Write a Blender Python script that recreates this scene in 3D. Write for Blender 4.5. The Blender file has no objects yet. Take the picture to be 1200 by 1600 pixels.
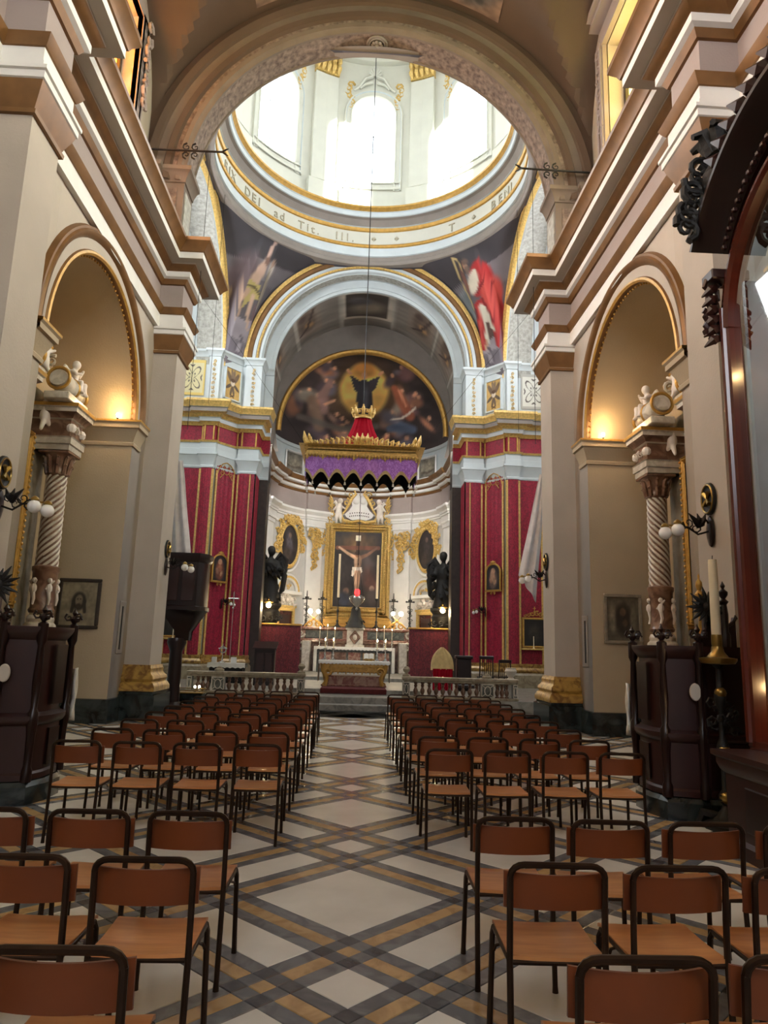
import bpy, bmesh, math, random
import numpy as np
from mathutils import Vector, Matrix
random.seed(7); rng = np.random.default_rng(7)
C = bpy.context.scene.collection
PI = math.pi
def lin(c):
    c = c/255.0
    return c/12.92 if c <= 0.04045 else ((c+0.055)/1.055)**2.4
def L3(c): return (lin(c[0]), lin(c[1]), lin(c[2]), 1.0)

# ---------------------------------------------------------------- camera, world, sun, exposure
F_PX, PITCH, YAW, ROLL, CAMP = 1107.0, 0.1885, 0.0362, 0.0297, Vector((-0.03, 0.0, 1.53))
def cam_axes():
    cp, sp, cy, sy = math.cos(PITCH), math.sin(PITCH), math.cos(YAW), math.sin(YAW)
    F = Vector((sy*cp, cy*cp, sp)); R = Vector((cy, -sy, 0)); U = R.cross(F)
    c, s = math.cos(ROLL), math.sin(ROLL)
    return F, c*R+s*U, -s*R+c*U
_F, _R, _U = cam_axes()
cam = bpy.data.objects.new('camera', bpy.data.cameras.new('camera')); C.objects.link(cam)
cam.data.sensor_fit = 'VERTICAL'; cam.data.sensor_height = 24.0; cam.data.lens = 24.0*F_PX/1600.0
cam.data.clip_start = 0.05; cam.data.clip_end = 300
cam.matrix_world = Matrix(((_R.x, _U.x, -_F.x, CAMP.x), (_R.y, _U.y, -_F.y, CAMP.y), (_R.z, _U.z, -_F.z, CAMP.z), (0, 0, 0, 1)))
sc = bpy.context.scene; sc.camera = cam
def to_px(P):
    d = Vector(P)-CAMP; z = d.dot(_F)
    if z < 0.2: return None
    return 600+F_PX*d.dot(_R)/z, 800-F_PX*d.dot(_U)/z
world = bpy.data.worlds.new('sky'); sc.world = world; world.use_nodes = True
_bg = world.node_tree.nodes['Background']; _bg.inputs[0].default_value = (0.82, 0.91, 1.0, 1); _bg.inputs[1].default_value = 4.0
sun = bpy.data.objects.new('sun', bpy.data.lights.new('sun', 'SUN')); C.objects.link(sun)
sun.data.energy = 110.0; sun.data.angle = 0.03; sun.data.color = (1.0, 0.96, 0.88)
sun.rotation_euler = Vector((math.sin(0.315), math.cos(0.315), -0.15)).to_track_quat('-Z', 'Y').to_euler()
def area_light(name, loc, direction, sx, sy, energy, col):
    o = bpy.data.objects.new(name, bpy.data.lights.new(name, 'AREA')); C.objects.link(o)
    o.data.shape = 'RECTANGLE'; o.data.size = sx; o.data.size_y = sy; o.data.energy = energy; o.data.color = col
    o.location = loc; o.rotation_euler = Vector(direction).to_track_quat('-Z', 'Z').to_euler(); return o
def point_light(name, loc, energy, col, r=0.04, parent=None):
    o = bpy.data.objects.new(name, bpy.data.lights.new(name, 'POINT')); C.objects.link(o)
    o.data.energy = energy; o.data.color = col; o.data.shadow_soft_size = r; o.location = loc
    if parent: o.parent = parent
    return o
# daylight through the nave's clerestory windows; transept and west lights are added fill
WIN_E, WEST_FILL_E, SPOT_E = 2700.0, 520.0, 900.0
for _s in (-1, 1):
    for _yb in (11.5, 4.5, -2.5):
        area_light('nave_window_daylight', (_s*6.5, _yb, 12.75), (-_s, 0, -0.12), 4.4, 5.2, WIN_E, (0.92, 0.96, 1.0))
    area_light('transept_fill', (_s*7.05, 20.35, 12.6), (-_s, 0, -0.3), 3.2, 3.0, 650.0, (0.95, 0.98, 1.0))  # added to brighten the crossing from unseen transept ends
area_light('west_fill', (0, -8.3, 9.0), (0, 1, -0.15), 5.0, 6.0, WEST_FILL_E, (0.97, 0.97, 1.0))  # fill light added behind the camera to lift floor and chair backs
sc.view_settings.view_transform = 'Standard'; sc.view_settings.look = 'None'
sc.view_settings.gamma = 1.0; sc.view_settings.use_curve_mapping = False
sc.view_settings.exposure = 0.40
sc.cycles.max_bounces = 6; sc.cycles.diffuse_bounces = 4; sc.cycles.glossy_bounces = 3; sc.cycles.transparent_max_bounces = 8
sc.cycles.caustics_reflective = False; sc.cycles.caustics_refractive = False; sc.cycles.sample_clamp_indirect = 8.0
sc.cycles.use_denoising = True

# ---------------------------------------------------------------- materials
M = {}
def mat(name, col, rough=0.6, metal=0.0, var=0.10, scale=6.0, bump=0.0, bscale=30.0, emit=0.0, col2=None, rnd=0.0, spec=0.5, coat=0.0, pattern=None):
    m = bpy.data.materials.new(name); m.use_nodes = True; nt = m.node_tree; N = nt.nodes; Lk = nt.links
    b = N['Principled BSDF']; b.inputs['Roughness'].default_value = rough; b.inputs['Metallic'].default_value = metal
    b.inputs['Specular IOR Level'].default_value = spec
    if coat: b.inputs['Coat Weight'].default_value = coat; b.inputs['Coat Roughness'].default_value = 0.15
    base = L3(col)
    tc = N.new('ShaderNodeTexCoord'); src = tc.outputs['Object']
    if rnd:
        oi = N.new('ShaderNodeObjectInfo'); ad = N.new('ShaderNodeVectorMath'); ad.operation = 'MULTIPLY_ADD'
        cmb = N.new('ShaderNodeCombineXYZ')
        for k in range(3): Lk.new(oi.outputs['Random'], cmb.inputs[k])
        ad.inputs[1].default_value = (37, 37, 37); Lk.new(cmb.outputs[0], ad.inputs[0]); Lk.new(src, ad.inputs[2]); src = ad.outputs[0]
    mix = N.new('ShaderNodeMix'); mix.data_type = 'RGBA'
    c2 = L3(col2) if col2 else tuple(min(1, x*(1-var*2)) for x in base[:3])+(1,)
    mix.inputs['A'].default_value = base; mix.inputs['B'].default_value = c2
    if pattern == 'damask':
        vo = N.new('ShaderNodeTexVoronoi'); vo.feature = 'SMOOTH_F1'; vo.inputs['Scale'].default_value = scale
        mp = N.new('ShaderNodeMapping'); mp.inputs['Scale'].default_value = (1, 1, 0.6); Lk.new(src, mp.inputs[0])
        nz = N.new('ShaderNodeTexNoise'); nz.inputs['Scale'].default_value = scale*0.9; Lk.new(mp.outputs[0], nz.inputs[0])
        ad2 = N.new('ShaderNodeVectorMath'); ad2.operation = 'MULTIPLY_ADD'; ad2.inputs[1].default_value = (0.35, 0.35, 0.35)
        Lk.new(nz.outputs['Color'], ad2.inputs[0]); Lk.new(mp.outputs[0], ad2.inputs[2]); Lk.new(ad2.outputs[0], vo.inputs['Vector'])
        rp = N.new('ShaderNodeMath'); rp.operation = 'SINE'; ml = N.new('ShaderNodeMath'); ml.operation = 'MULTIPLY'; ml.inputs[1].default_value = 18
        Lk.new(vo.outputs['Distance'], ml.inputs[0]); Lk.new(ml.outputs[0], rp.inputs[0])
        cr = N.new('ShaderNodeMapRange'); cr.inputs['From Min'].default_value = -0.2; cr.inputs['From Max'].default_value = 0.3
        Lk.new(rp.outputs[0], cr.inputs['Value']); fac = cr.outputs[0]
    elif pattern == 'wood':
        mp = N.new('ShaderNodeMapping'); mp.inputs['Scale'].default_value = (scale, scale*6, scale); Lk.new(src, mp.inputs[0])
        nz = N.new('ShaderNodeTexNoise'); nz.inputs['Scale'].default_value = 2.0; nz.inputs['Detail'].default_value = 6; Lk.new(mp.outputs[0], nz.inputs[0]); fac = nz.outputs['Fac']
    elif pattern == 'marble':
        nz = N.new('ShaderNodeTexNoise'); nz.inputs['Scale'].default_value = scale; nz.inputs['Detail'].default_value = 8; nz.inputs['Distortion'].default_value = 1.5
        Lk.new(src, nz.inputs[0])
        cr = N.new('ShaderNodeMapRange'); cr.inputs['From Min'].default_value = 0.42; cr.inputs['From Max'].default_value = 0.62
        Lk.new(nz.outputs['Fac'], cr.inputs['Value']); fac = cr.outputs[0]
    else:
        nz = N.new('ShaderNodeTexNoise'); nz.inputs['Scale'].default_value = scale; nz.inputs['Detail'].default_value = 5; Lk.new(src, nz.inputs[0])
        cr = N.new('ShaderNodeMapRange'); cr.inputs['From Min'].default_value = 0.3; cr.inputs['From Max'].default_value = 0.7
        Lk.new(nz.outputs['Fac'], cr.inputs['Value']); fac = cr.outputs[0]
    Lk.new(fac, mix.inputs['Factor'])
    out = mix.outputs['Result']
    if rnd:
        hs = N.new('ShaderNodeHueSaturation'); mr = N.new('ShaderNodeMapRange'); mr.inputs['To Min'].default_value = 1-rnd; mr.inputs['To Max'].default_value = 1+rnd
        Lk.new(oi.outputs['Random'], mr.inputs['Value']); Lk.new(mr.outputs[0], hs.inputs['Value']); Lk.new(out, hs.inputs['Color']); out = hs.outputs[0]
    Lk.new(out, b.inputs['Base Color'])
    if bump:
        bn = N.new('ShaderNodeTexNoise'); bn.inputs['Scale'].default_value = bscale; bn.inputs['Detail'].default_value = 4; Lk.new(src, bn.inputs[0])
        bp = N.new('ShaderNodeBump'); bp.inputs['Strength'].default_value = bump; bp.inputs['Distance'].default_value = 0.02
        Lk.new(bn.outputs['Fac'], bp.inputs['Height']); Lk.new(bp.outputs[0], b.inputs['Normal'])
    if emit:
        b.inputs['Emission Color'].default_value = base; b.inputs['Emission Strength'].default_value = emit
    M[name] = m; return m
mat('stone', (182, 171, 158), 0.75, var=0.06, scale=1.3, bump=0.15)
mat('stone_pink', (154, 140, 136), 0.75, var=0.06, scale=1.3, bump=0.15)
mat('chapel_stone', (180, 163, 137), 0.8, var=0.06, scale=1.0, bump=0.2)
mat('white', (222, 220, 216), 0.6, var=0.05, scale=2)
mat('drum_white', (206, 204, 190), 0.6, var=0.03, scale=2)
mat('apse_grey', (196, 194, 190), 0.65, var=0.05, scale=2)
mat('pale_blue', (198, 206, 208), 0.6, var=0.05, scale=2)
mat('grey_trim', (138, 128, 120), 0.7, var=0.08, scale=2)
mat('ochre', (130, 92, 52), 0.42, 0.3, var=0.18, scale=3)
mat('gold', (204, 158, 78), 0.38, 0.4, var=0.15, scale=8, bump=0.2, bscale=40)
mat('gold_leaf', (228, 190, 110), 0.42, 0.2, var=0.2, scale=14, bump=0.3, bscale=60)
mat('arch_stone', (116, 102, 90), 0.8, var=0.12, scale=2)
mat('vault', (86, 68, 54), 0.85, var=0.12, scale=0.7, bump=0.1)
mat('carved', (140, 122, 110), 0.85, var=0.28, scale=9, bump=0.8, bscale=14, col2=(84, 70, 62))
mat('carved_pale', (180, 178, 170), 0.8, var=0.2, scale=9, bump=0.8, bscale=14, col2=(140, 138, 130))
mat('black_marble', (22, 27, 28), 0.18, var=0.5, scale=3, pattern='marble', col2=(52, 60, 60))
mat('gold_marble', (176, 140, 70), 0.3, 0.1, scale=5, pattern='marble', col2=(120, 84, 42))
mat('damask', (156, 18, 52), 0.55, scale=10, pattern='damask', col2=(124, 10, 40))
mat('damask_dull', (112, 34, 46), 0.6, scale=9, pattern='damask', col2=(84, 22, 34))
mat('red_cloth', (158, 6, 34), 0.85, var=0.1, scale=5, spec=0.15)
mat('purple', (186, 132, 220), 0.7, scale=9, pattern='damask', col2=(158, 102, 196))
mat('black_cloth', (14, 10, 12), 0.9, var=0.2)
mat('fringe', (206, 180, 128), 0.7, var=0.2, scale=40)
mat('white_cloth', (224, 219, 208), 0.85, var=0.06, scale=8, bump=0.2, bscale=60)
mat('sheet_cloth', (214, 206, 204), 0.8, var=0.08, scale=6)
mat('cream_cloth', (206, 178, 120), 0.7, var=0.12, scale=7)
mat('dark_wood', (52, 19, 15), 0.4, scale=2.0, pattern='wood', col2=(30, 10, 9), coat=0.15)
mat('darker_wood', (34, 13, 12), 0.3, scale=2.0, pattern='wood', col2=(20, 8, 8))
mat('mahogany', (92, 34, 20), 0.25, scale=2.0, pattern='wood', col2=(56, 18, 12), coat=0.4)
mat('bronze_black', (15, 13, 13), 0.6, 0.0, var=0.3, bump=0.4, bscale=20)
mat('iron', (38, 34, 34), 0.45, 0.7, var=0.2)
mat('brass', (168, 138, 76), 0.3, 0.85, var=0.2, scale=10)
mat('silver', (206, 204, 200), 0.25, 0.9, var=0.1)
mat('chair_back', (124, 62, 26), 0.42, scale=2.2, pattern='wood', col2=(96, 44, 15), rnd=0.12)
mat('chair_seat', (222, 158, 98), 0.3, scale=2.2, pattern='wood', col2=(150, 86, 46), rnd=0.14)
mat('chair_tube', (62, 46, 36), 0.35, 0.75, var=0.2, scale=10, rnd=0.1)
mat('rubber', (22, 20, 20), 0.8)
mat('tile_cream', (230, 225, 214), 0.24, var=0.06, scale=3, rnd=0.05, col2=(214, 208, 196))
mat('tile_grey', (96, 96, 98), 0.24, scale=5, rnd=0.08, pattern='marble', col2=(118, 118, 120))
mat('tile_dark', (62, 63, 68), 0.24, scale=5, rnd=0.08, pattern='marble', col2=(80, 80, 84))
mat('tile_tan', (190, 156, 108), 0.26, scale=5, rnd=0.08, pattern='marble', col2=(166, 132, 90))
mat('grout', (120, 112, 100), 0.9)
mat('step_stone', (150, 146, 136), 0.4, scale=4, pattern='marble', col2=(118, 116, 110))
mat('marble_red', (128, 78, 66), 0.3, scale=5, pattern='marble', col2=(170, 140, 120))
mat('marble_green', (66, 68, 62), 0.3, scale=5, pattern='marble', col2=(104, 104, 96))
mat('rail_marble', (156, 144, 120), 0.35, scale=4, pattern='marble', col2=(128, 114, 92))
mat('marble_white', (206, 198, 184), 0.35, scale=4, pattern='marble', col2=(178, 168, 152))
mat('marble_brown', (96, 66, 50), 0.3, scale=4, pattern='marble', col2=(134, 104, 84))
mat('statue_white', (226, 216, 206), 0.5, var=0.06)
mat('candle', (232, 218, 184), 0.5, var=0.04)
mat('carpet', (96, 30, 30), 0.9, var=0.2, scale=20)
mat('frame_dark', (58, 48, 42), 0.5, var=0.2)
mat('frame_grey', (150, 140, 124), 0.6, var=0.2, bump=0.3)
mat('flame', (255, 232, 170), emit=30)
mat('bulb_warm', (255, 214, 150), emit=40)
mat('bulb_red', (255, 30, 30), emit=8)
mat('globe', (236, 234, 230), 0.15, var=0.02)
mat('globe_lit', (255, 238, 200), emit=14)
mat('black_line', (24, 22, 22), 0.7)
mat('oval_plate', (196, 186, 172), 0.5, var=0.05)
mat('amber_wall', (216, 150, 70), 0.8, var=0.1, scale=1.2)
mat('yellow_wall', (206, 186, 110), 0.8, var=0.1, scale=1.2)
mat('lettering', (176, 166, 140), 0.5, 0.2)
def painted(name, rough=0.6, coat=0.0):
    m = bpy.data.materials.new(name); m.use_nodes = True; nt = m.node_tree; b = nt.nodes['Principled BSDF']
    a = nt.nodes.new('ShaderNodeVertexColor'); a.layer_name = 'Col'; nt.links.new(a.outputs[0], b.inputs['Base Color'])
    b.inputs['Roughness'].default_value = rough; M[name] = m
    if coat: b.inputs['Coat Weight'].default_value = coat
painted('fresco', 0.85); painted('oil_paint', 0.45)
def glass_mat(name, col, tr, gl, emit, rough=0.02):
    m = bpy.data.materials.new(name); m.use_nodes = True; nt = m.node_tree; N = nt.nodes; Lk = nt.links
    N.remove(N['Principled BSDF']); out = N['Material Output']
    t = N.new('ShaderNodeBsdfTransparent'); t.inputs[0].default_value = L3(col)
    prev = t.outputs[0]
    if emit:
        e = N.new('ShaderNodeEmission'); e.inputs[0].default_value = L3(col); e.inputs[1].default_value = emit
        mx = N.new('ShaderNodeMixShader'); mx.inputs[0].default_value = 1-tr; Lk.new(prev, mx.inputs[1]); Lk.new(e.outputs[0], mx.inputs[2]); prev = mx.outputs[0]
    if gl:
        g = N.new('ShaderNodeBsdfGlossy'); g.inputs['Roughness'].default_value = rough
        mx = N.new('ShaderNodeMixShader'); mx.inputs[0].default_value = gl; Lk.new(prev, mx.inputs[1]); Lk.new(g.outputs[0], mx.inputs[2]); prev = mx.outputs[0]
    Lk.new(prev, out.inputs[0]); M[name] = m
glass_mat('dome_glass', (236, 244, 255), 0.5, 0.0, 9.5)
glass_mat('amber_glass', (255, 160, 50), 0.12, 0.0, 9.0)
glass_mat('yellow_glass', (255, 222, 120), 0.12, 0.0, 5.0)
glass_mat('green_glass', (170, 214, 130), 0.5, 0.0, 2.0)
glass_mat('clear_glass', (255, 253, 250), 0.85, 0.0, 2.0)
glass_mat('fill_glow', (235, 240, 250), 0.0, 0.0, 3.0)  # opaque glowing surface for the added, unseen west and transept panes
glass_mat('case_glass', (225, 225, 220), 1.0, 0.38, 0.0)

# ---------------------------------------------------------------- mesh helpers
class MB:
    def __init__(s): s.v = []; s.f = []; s.m = []
    def quad(s, a, b, c, d, m=0):
        n = len(s.v); s.v += [tuple(a), tuple(b), tuple(c), tuple(d)]; s.f.append((n, n+1, n+2, n+3)); s.m.append(m)
    def poly(s, pts, m=0):
        n = len(s.v); s.v += [tuple(p) for p in pts]; s.f.append(tuple(range(n, n+len(pts)))); s.m.append(m)
    def box(s, x0, x1, y0, y1, z0, z1, m=0):
        n = len(s.v)
        s.v += [(x0,y0,z0),(x1,y0,z0),(x1,y1,z0),(x0,y1,z0),(x0,y0,z1),(x1,y0,z1),(x1,y1,z1),(x0,y1,z1)]
        for f in ((0,3,2,1),(4,5,6,7),(0,1,5,4),(1,2,6,5),(2,3,7,6),(3,0,4,7)): s.f.append(tuple(n+i for i in f)); s.m.append(m)
    def bbox(s, x0, x1, y0, y1, z0, z1, b=0.01, m=0):
        # box with chamfered edges
        n = len(s.v); xs = (x0, x0+b, x1-b, x1); ys = (y0, y0+b, y1-b, y1); zs = (z0, z0+b, z1-b, z1)
        bm = bmesh.new(); bmesh.ops.create_cube(bm, size=1.0)
        for v in bm.verts: v.co = Vector((x0+(v.co.x+.5)*(x1-x0), y0+(v.co.y+.5)*(y1-y0), z0+(v.co.z+.5)*(z1-z0)))
        bmesh.ops.bevel(bm, geom=bm.edges[:], offset=b, segments=1, affect='EDGES')
        s.addbm(bm, m)
    def addbm(s, bm, m=0):
        n = len(s.v); bm.verts.index_update()
        s.v += [tuple(v.co) for v in bm.verts]
        for f in bm.faces: s.f.append(tuple(n+v.index for v in f.verts)); s.m.append(m)
        bm.free()
    def grid(s, P, m=0, closeu=False, closev=False, mfn=None):
        nu = len(P); nv = len(P[0]); n = len(s.v)
        for r in P: s.v += [tuple(p) for p in r]
        for i in range(nu if closeu else nu-1):
            for j in range(nv if closev else nv-1):
                i2 = (i+1) % nu; j2 = (j+1) % nv
                s.f.append((n+i*nv+j, n+i2*nv+j, n+i2*nv+j2, n+i*nv+j2)); s.m.append(mfn(i, j) if mfn else m)
    def lathe(s, prof, c=(0,0,0), n=16, m=0, a0=0.0, a1=2*PI, mats=None, sx=1.0, sy=1.0):
        full = abs(a1-a0-2*PI) < 1e-6; k = n if full else n+1
        P = [[(c[0]+sx*r*math.cos(a0+(a1-a0)*i/n), c[1]+sy*r*math.sin(a0+(a1-a0)*i/n), c[2]+z) for (r, z) in prof] for i in range(k)]
        s.grid(P, m, closeu=full, mfn=(lambda i, j: mats[min(j, len(mats)-1)]) if mats else None)
    def tube(s, pts, r, n=6, m=0, closed=False, caps=True):
        pts = [Vector(p) for p in pts]; K = len(pts); rr = r if isinstance(r, (list, tuple)) else [r]*K
        P = []; prev = None
        for i, p in enumerate(pts):
            a = pts[i-1] if (i > 0 or closed) else p; b = pts[(i+1) % K] if (i < K-1 or closed) else p
            t = (b-a); t = t.normalized() if t.length > 1e-9 else Vector((0, 0, 1))
            if prev is None:
                u = t.orthogonal().normalized()
            else:
                u = prev - t*prev.dot(t); u = u.normalized() if u.length > 1e-6 else t.orthogonal().normalized()
            prev = u; w = t.cross(u)
            P.append([p+(u*math.cos(2*PI*k/n)+w*math.sin(2*PI*k/n))*rr[i] for k in range(n)])
        s.grid(P, m, closeu=closed, closev=True)
        if caps and not closed:
            s.poly(P[0][::-1], m); s.poly(P[-1], m)
    def ball(s, c, r, n=8, m=0, sz=1.0, sx=1.0, sy=1.0):
        h = max(4, n//2+1)
        s.lathe([(r*math.sin(PI*j/h)+1e-5, -r*sz*math.cos(PI*j/h)) for j in range(h+1)], c, n, m, sx=sx, sy=sy)
    def sweep(s, path, prof, mats, side=1, closed=False):
        # moulding: profile (outward, z) along a plan path, mitred
        P = []; K = len(path)
        for i in range(K):
            ns = []
            for a, b in ((i-1, i), (i, i+1)):
                if not closed and (a < 0 or b >= K): continue
                p, q = path[a % K], path[b % K]; dx, dy = q[0]-p[0], q[1]-p[1]; l = math.hypot(dx, dy)
                ns.append((side*dy/l, -side*dx/l))
            if len(ns) == 1: nx, ny = ns[0]
            else:
                nx, ny = ns[0][0]+ns[1][0], ns[0][1]+ns[1][1]; l = math.hypot(nx, ny) or 1e-6; nx /= l; ny /= l
                d = max(0.35, nx*ns[0][0]+ny*ns[0][1]); nx /= d; ny /= d
            P.append([(path[i][0]+nx*e, path[i][1]+ny*e, z) for e, z in prof])
        s.grid(P, 0, closeu=closed, mfn=lambda i, j: mats[min(j, len(mats)-1)] if isinstance(mats, (list, tuple)) else mats)
    def arcsweep(s, f, a0, a1, n, prof, mats):
        # f(angle, radius, depth) -> point ; profile (radius, depth)
        P = [[f(a0+(a1-a0)*i/n, r, d) for r, d in prof] for i in range(n+1)]
        s.grid(P, 0, mfn=lambda i, j: mats[min(j, len(mats)-1)] if isinstance(mats, (list, tuple)) else mats)
    def xform(s, mx): s.v = [tuple(mx @ Vector(v)) for v in s.v]; return s
    def add(s, o, mx=None, m=None):
        n = len(s.v); s.v += [tuple(mx @ Vector(v)) if mx else v for v in o.v]
        s.f += [tuple(n+i for i in f) for f in o.f]; s.m += [m if m is not None else k for k in o.m]
    def build(s, name, mats, parent=None, smooth=35, kind=None):
        me = bpy.data.meshes.new(name); me.from_pydata(s.v, [], s.f)
        if isinstance(mats, str): mats = [mats]
        for k in mats: me.materials.append(M[k])
        if len(mats) > 1: me.polygons.foreach_set('material_index', s.m)
        if smooth:
            bm = bmesh.new(); bm.from_mesh(me); bmesh.ops.remove_doubles(bm, verts=bm.verts, dist=1e-5); bm.to_mesh(me); bm.free()
            me.polygons.foreach_set('use_smooth', [True]*len(me.polygons)); me.set_sharp_from_angle(angle=math.radians(smooth))
        me.update(); o = bpy.data.objects.new(name, me); C.objects.link(o)
        if parent: o.parent = parent
        if kind: o['kind'] = kind
        return o
def struct(name, mb, mats, parent=None, smooth=35):
    o = mb.build(name, mats, parent, smooth)
    if not parent: o['kind'] = 'structure'
    return o
def thing(name, label, cat, loc=(0,0,0), rz=0.0, group=None):
    o = bpy.data.objects.new(name, None); C.objects.link(o); o.empty_display_size = 0.2
    o.location = loc; o.rotation_euler = (0, 0, rz); o['label'] = label; o['category'] = cat
    if group: o['group'] = group
    return o
def tag(o, label, cat, group=None):
    o['label'] = label; o['category'] = cat
    if group: o['group'] = group
    return o
def dup(root, loc, rz=None, label=None, group=None):
    r = root.copy(); C.objects.link(r); r.location = loc
    if rz is not None: r.rotation_euler = (0, 0, rz)
    if label: r['label'] = label
    if group: r['group'] = group
    for ch in list(root.children):
        c = ch.copy(); C.objects.link(c); c.parent = r
        for g in list(ch.children):
            d = g.copy(); C.objects.link(d); d.parent = c
    return r
def ring_pts(c, r, n, ax='z', a0=0, a1=2*PI, ry=None):
    ry = ry or r
    o = []
    for i in range(n):
        a = a0+(a1-a0)*i/n; x, y = r*math.cos(a), ry*math.sin(a)
        o.append((c[0]+x, c[1]+y, c[2]) if ax == 'z' else ((c[0]+x, c[1], c[2]+y) if ax == 'y' else (c[0], c[1]+x, c[2]+y)))
    return o
# ---- painting: colours of a picture laid on a grid
def paint(U, V, bg, strokes, noise=0.12, seed=1):
    r = np.random.default_rng(seed)
    col = np.zeros(U.shape+(3,)); col[:] = bg
    def smooth_noise(k):
        g = r.random((k+2, k+2)); x = (U-U.min())/(np.ptp(U)+1e-9)*k; y = (V-V.min())/(np.ptp(V)+1e-9)*k
        xi = x.astype(int); yi = y.astype(int); fx = x-xi; fy = y-yi; fx = fx*fx*(3-2*fx); fy = fy*fy*(3-2*fy)
        return g[xi, yi]*(1-fx)*(1-fy)+g[xi+1, yi]*fx*(1-fy)+g[xi, yi+1]*(1-fx)*fy+g[xi+1, yi+1]*fx*fy
    nz = smooth_noise(7)*0.6+smooth_noise(19)*0.4
    wx = (smooth_noise(9)-.5); wy = (smooth_noise(9)-.5)
    for st in strokes:
        k = st[0]
        if k == 'e':
            _, cx, cy, rx, ry, rot, c, soft = st
            dx, dy = U-cx, V-cy; a = dx*math.cos(rot)+dy*math.sin(rot); b = -dx*math.sin(rot)+dy*math.cos(rot)
            d = np.sqrt((a/rx)**2+(b/ry)**2); w = np.clip((1-d)/max(soft, 1e-3)+0.5, 0, 1)
        elif k == 'l':
            _, pts, wd, c, soft = st
            d = np.full(U.shape, 1e9); wds = wd if isinstance(wd, (list, tuple)) else [wd]*len(pts)
            for (p, q, w0, w1) in zip(pts[:-1], pts[1:], wds[:-1], wds[1:]):
                ex, ey = q[0]-p[0], q[1]-p[1]; t = np.clip(((U-p[0])*ex+(V-p[1])*ey)/(ex*ex+ey*ey+1e-12), 0, 1)
                dd = np.hypot(U-p[0]-t*ex, V-p[1]-t*ey)/(w0+(w1-w0)*t); d = np.minimum(d, dd)
            w = np.clip((1-d)/max(soft, 1e-3)+0.5, 0, 1)
        else:
            _, pts, c = st; inside = np.zeros(U.shape, bool); n = len(pts)
            for i in range(n):
                x1, y1 = pts[i]; x2, y2 = pts[(i+1) % n]
                cnd = ((y1 > V) != (y2 > V)) & (U < (x2-x1)*(V-y1)/((y2-y1) if abs(y2-y1) > 1e-12 else 1e-12)+x1); inside ^= cnd
            w = inside.astype(float)
        w = w[..., None]; col = col*(1-w)+np.array(c, float)*w
    col = col*(1+noise*2*(nz[..., None]-0.5))
    return np.clip(col, 0, 255)
def paint_grid(name, P, cols, matname='oil_paint', parent=None):
    nu, nv = P.shape[:2]
    v = P.reshape(-1, 3); idx = np.arange(nu*nv).reshape(nu, nv)
    f = np.stack([idx[:-1, :-1], idx[1:, :-1], idx[1:, 1:], idx[:-1, 1:]], -1).reshape(-1, 4)
    me = bpy.data.meshes.new(name); me.from_pydata(v.tolist(), [], f.tolist())
    c = cols.reshape(-1, 3)/255.0; c = np.where(c <= 0.04045, c/12.92, ((c+0.055)/1.055)**2.4)
    at = me.color_attributes.new('Col', 'FLOAT_COLOR', 'POINT'); at.data.foreach_set('color', np.concatenate([c, np.ones((len(c), 1))], 1).ravel())
    me.materials.append(M[matname]); me.polygons.foreach_set('use_smooth', [True]*len(me.polygons)); me.update()
    o = bpy.data.objects.new(name, me); C.objects.link(o)
    if parent: o.parent = parent
    return o
# ---- carved ornament: scrolls and leaves
def scroll(mb, c, r, turns=1.4, a0=0.0, sgn=1, th=0.25, m=0, plane='xz', n=14, depth=0.0, seg=5):
    pts = []; rad = []
    for i in range(n):
        t = i/(n-1); a = a0+sgn*turns*2*PI*t; q = r*(1-0.82*t)
        x, y = q*math.cos(a), q*math.sin(a)
        pts.append((c[0]+x, c[1]-depth*t, c[2]+y) if plane == 'xz' else (c[0]+x, c[1]+y, c[2])); rad.append(r*th*(1-0.55*t))
    mb.tube(pts, rad, seg, m)
def leaf(mb, p, q, w, t=0.3, m=0):
    p = Vector(p); q = Vector(q); mid = (p+q)/2+Vector((0, -w*0.5, 0))
    mb.tube([p, (p*0.6+q*0.4)+Vector((0, -w*0.4, 0)), mid, q], [w*0.3, w*0.55, w*0.5, w*0.08], 5, m)
def foliage_cluster(mb, x0, x1, z0, z1, y, size, n, rs, m=0):
    # carved foliage: curled scrolls and leaves spread over an upright panel
    for k in range(n):
        x = x0+(x1-x0)*rs.random(); z = z0+(z1-z0)*rs.random()
        if rs.random() < 0.5: scroll(mb, (x, y-size*0.3*rs.random(), z), size*(0.6+0.6*rs.random()), 1.0+0.5*rs.random(), rs.random()*6.28, rs.choice((-1, 1)), 0.26, m, n=9, seg=4)
        else:
            a = rs.random()*6.28; l = size*(0.9+rs.random()*0.8)
            leaf(mb, (x, y, z), (x+l*math.cos(a), y-size*0.25, z+l*math.sin(a)), size*0.7, m=m)
def remeshed(mb, name, matname, parent=None, voxel=0.02, smooth_it=4):
    o = mb.build(name, matname, None, 0)
    md = M[matname]
    rm = o.modifiers.new('r', 'REMESH'); rm.mode = 'VOXEL'; rm.voxel_size = voxel
    sm = o.modifiers.new('s', 'SMOOTH'); sm.iterations = smooth_it; sm.factor = 0.5
    dg = bpy.context.evaluated_depsgraph_get(); me = bpy.data.meshes.new_from_object(o.evaluated_get(dg))
    old = o.data; o.modifiers.clear(); o.data = me; bpy.data.meshes.remove(old); me.name = name; me.materials.clear(); me.materials.append(md)
    me.polygons.foreach_set('use_smooth', [True]*len(me.polygons))
    if parent: o.parent = parent
    return o
def limb(mb, pts, rad, n=8, m=0):
    mb.tube(pts, rad, n, m)
    for p, r in zip(pts, rad): mb.ball(p, r, 8, m)

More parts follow.
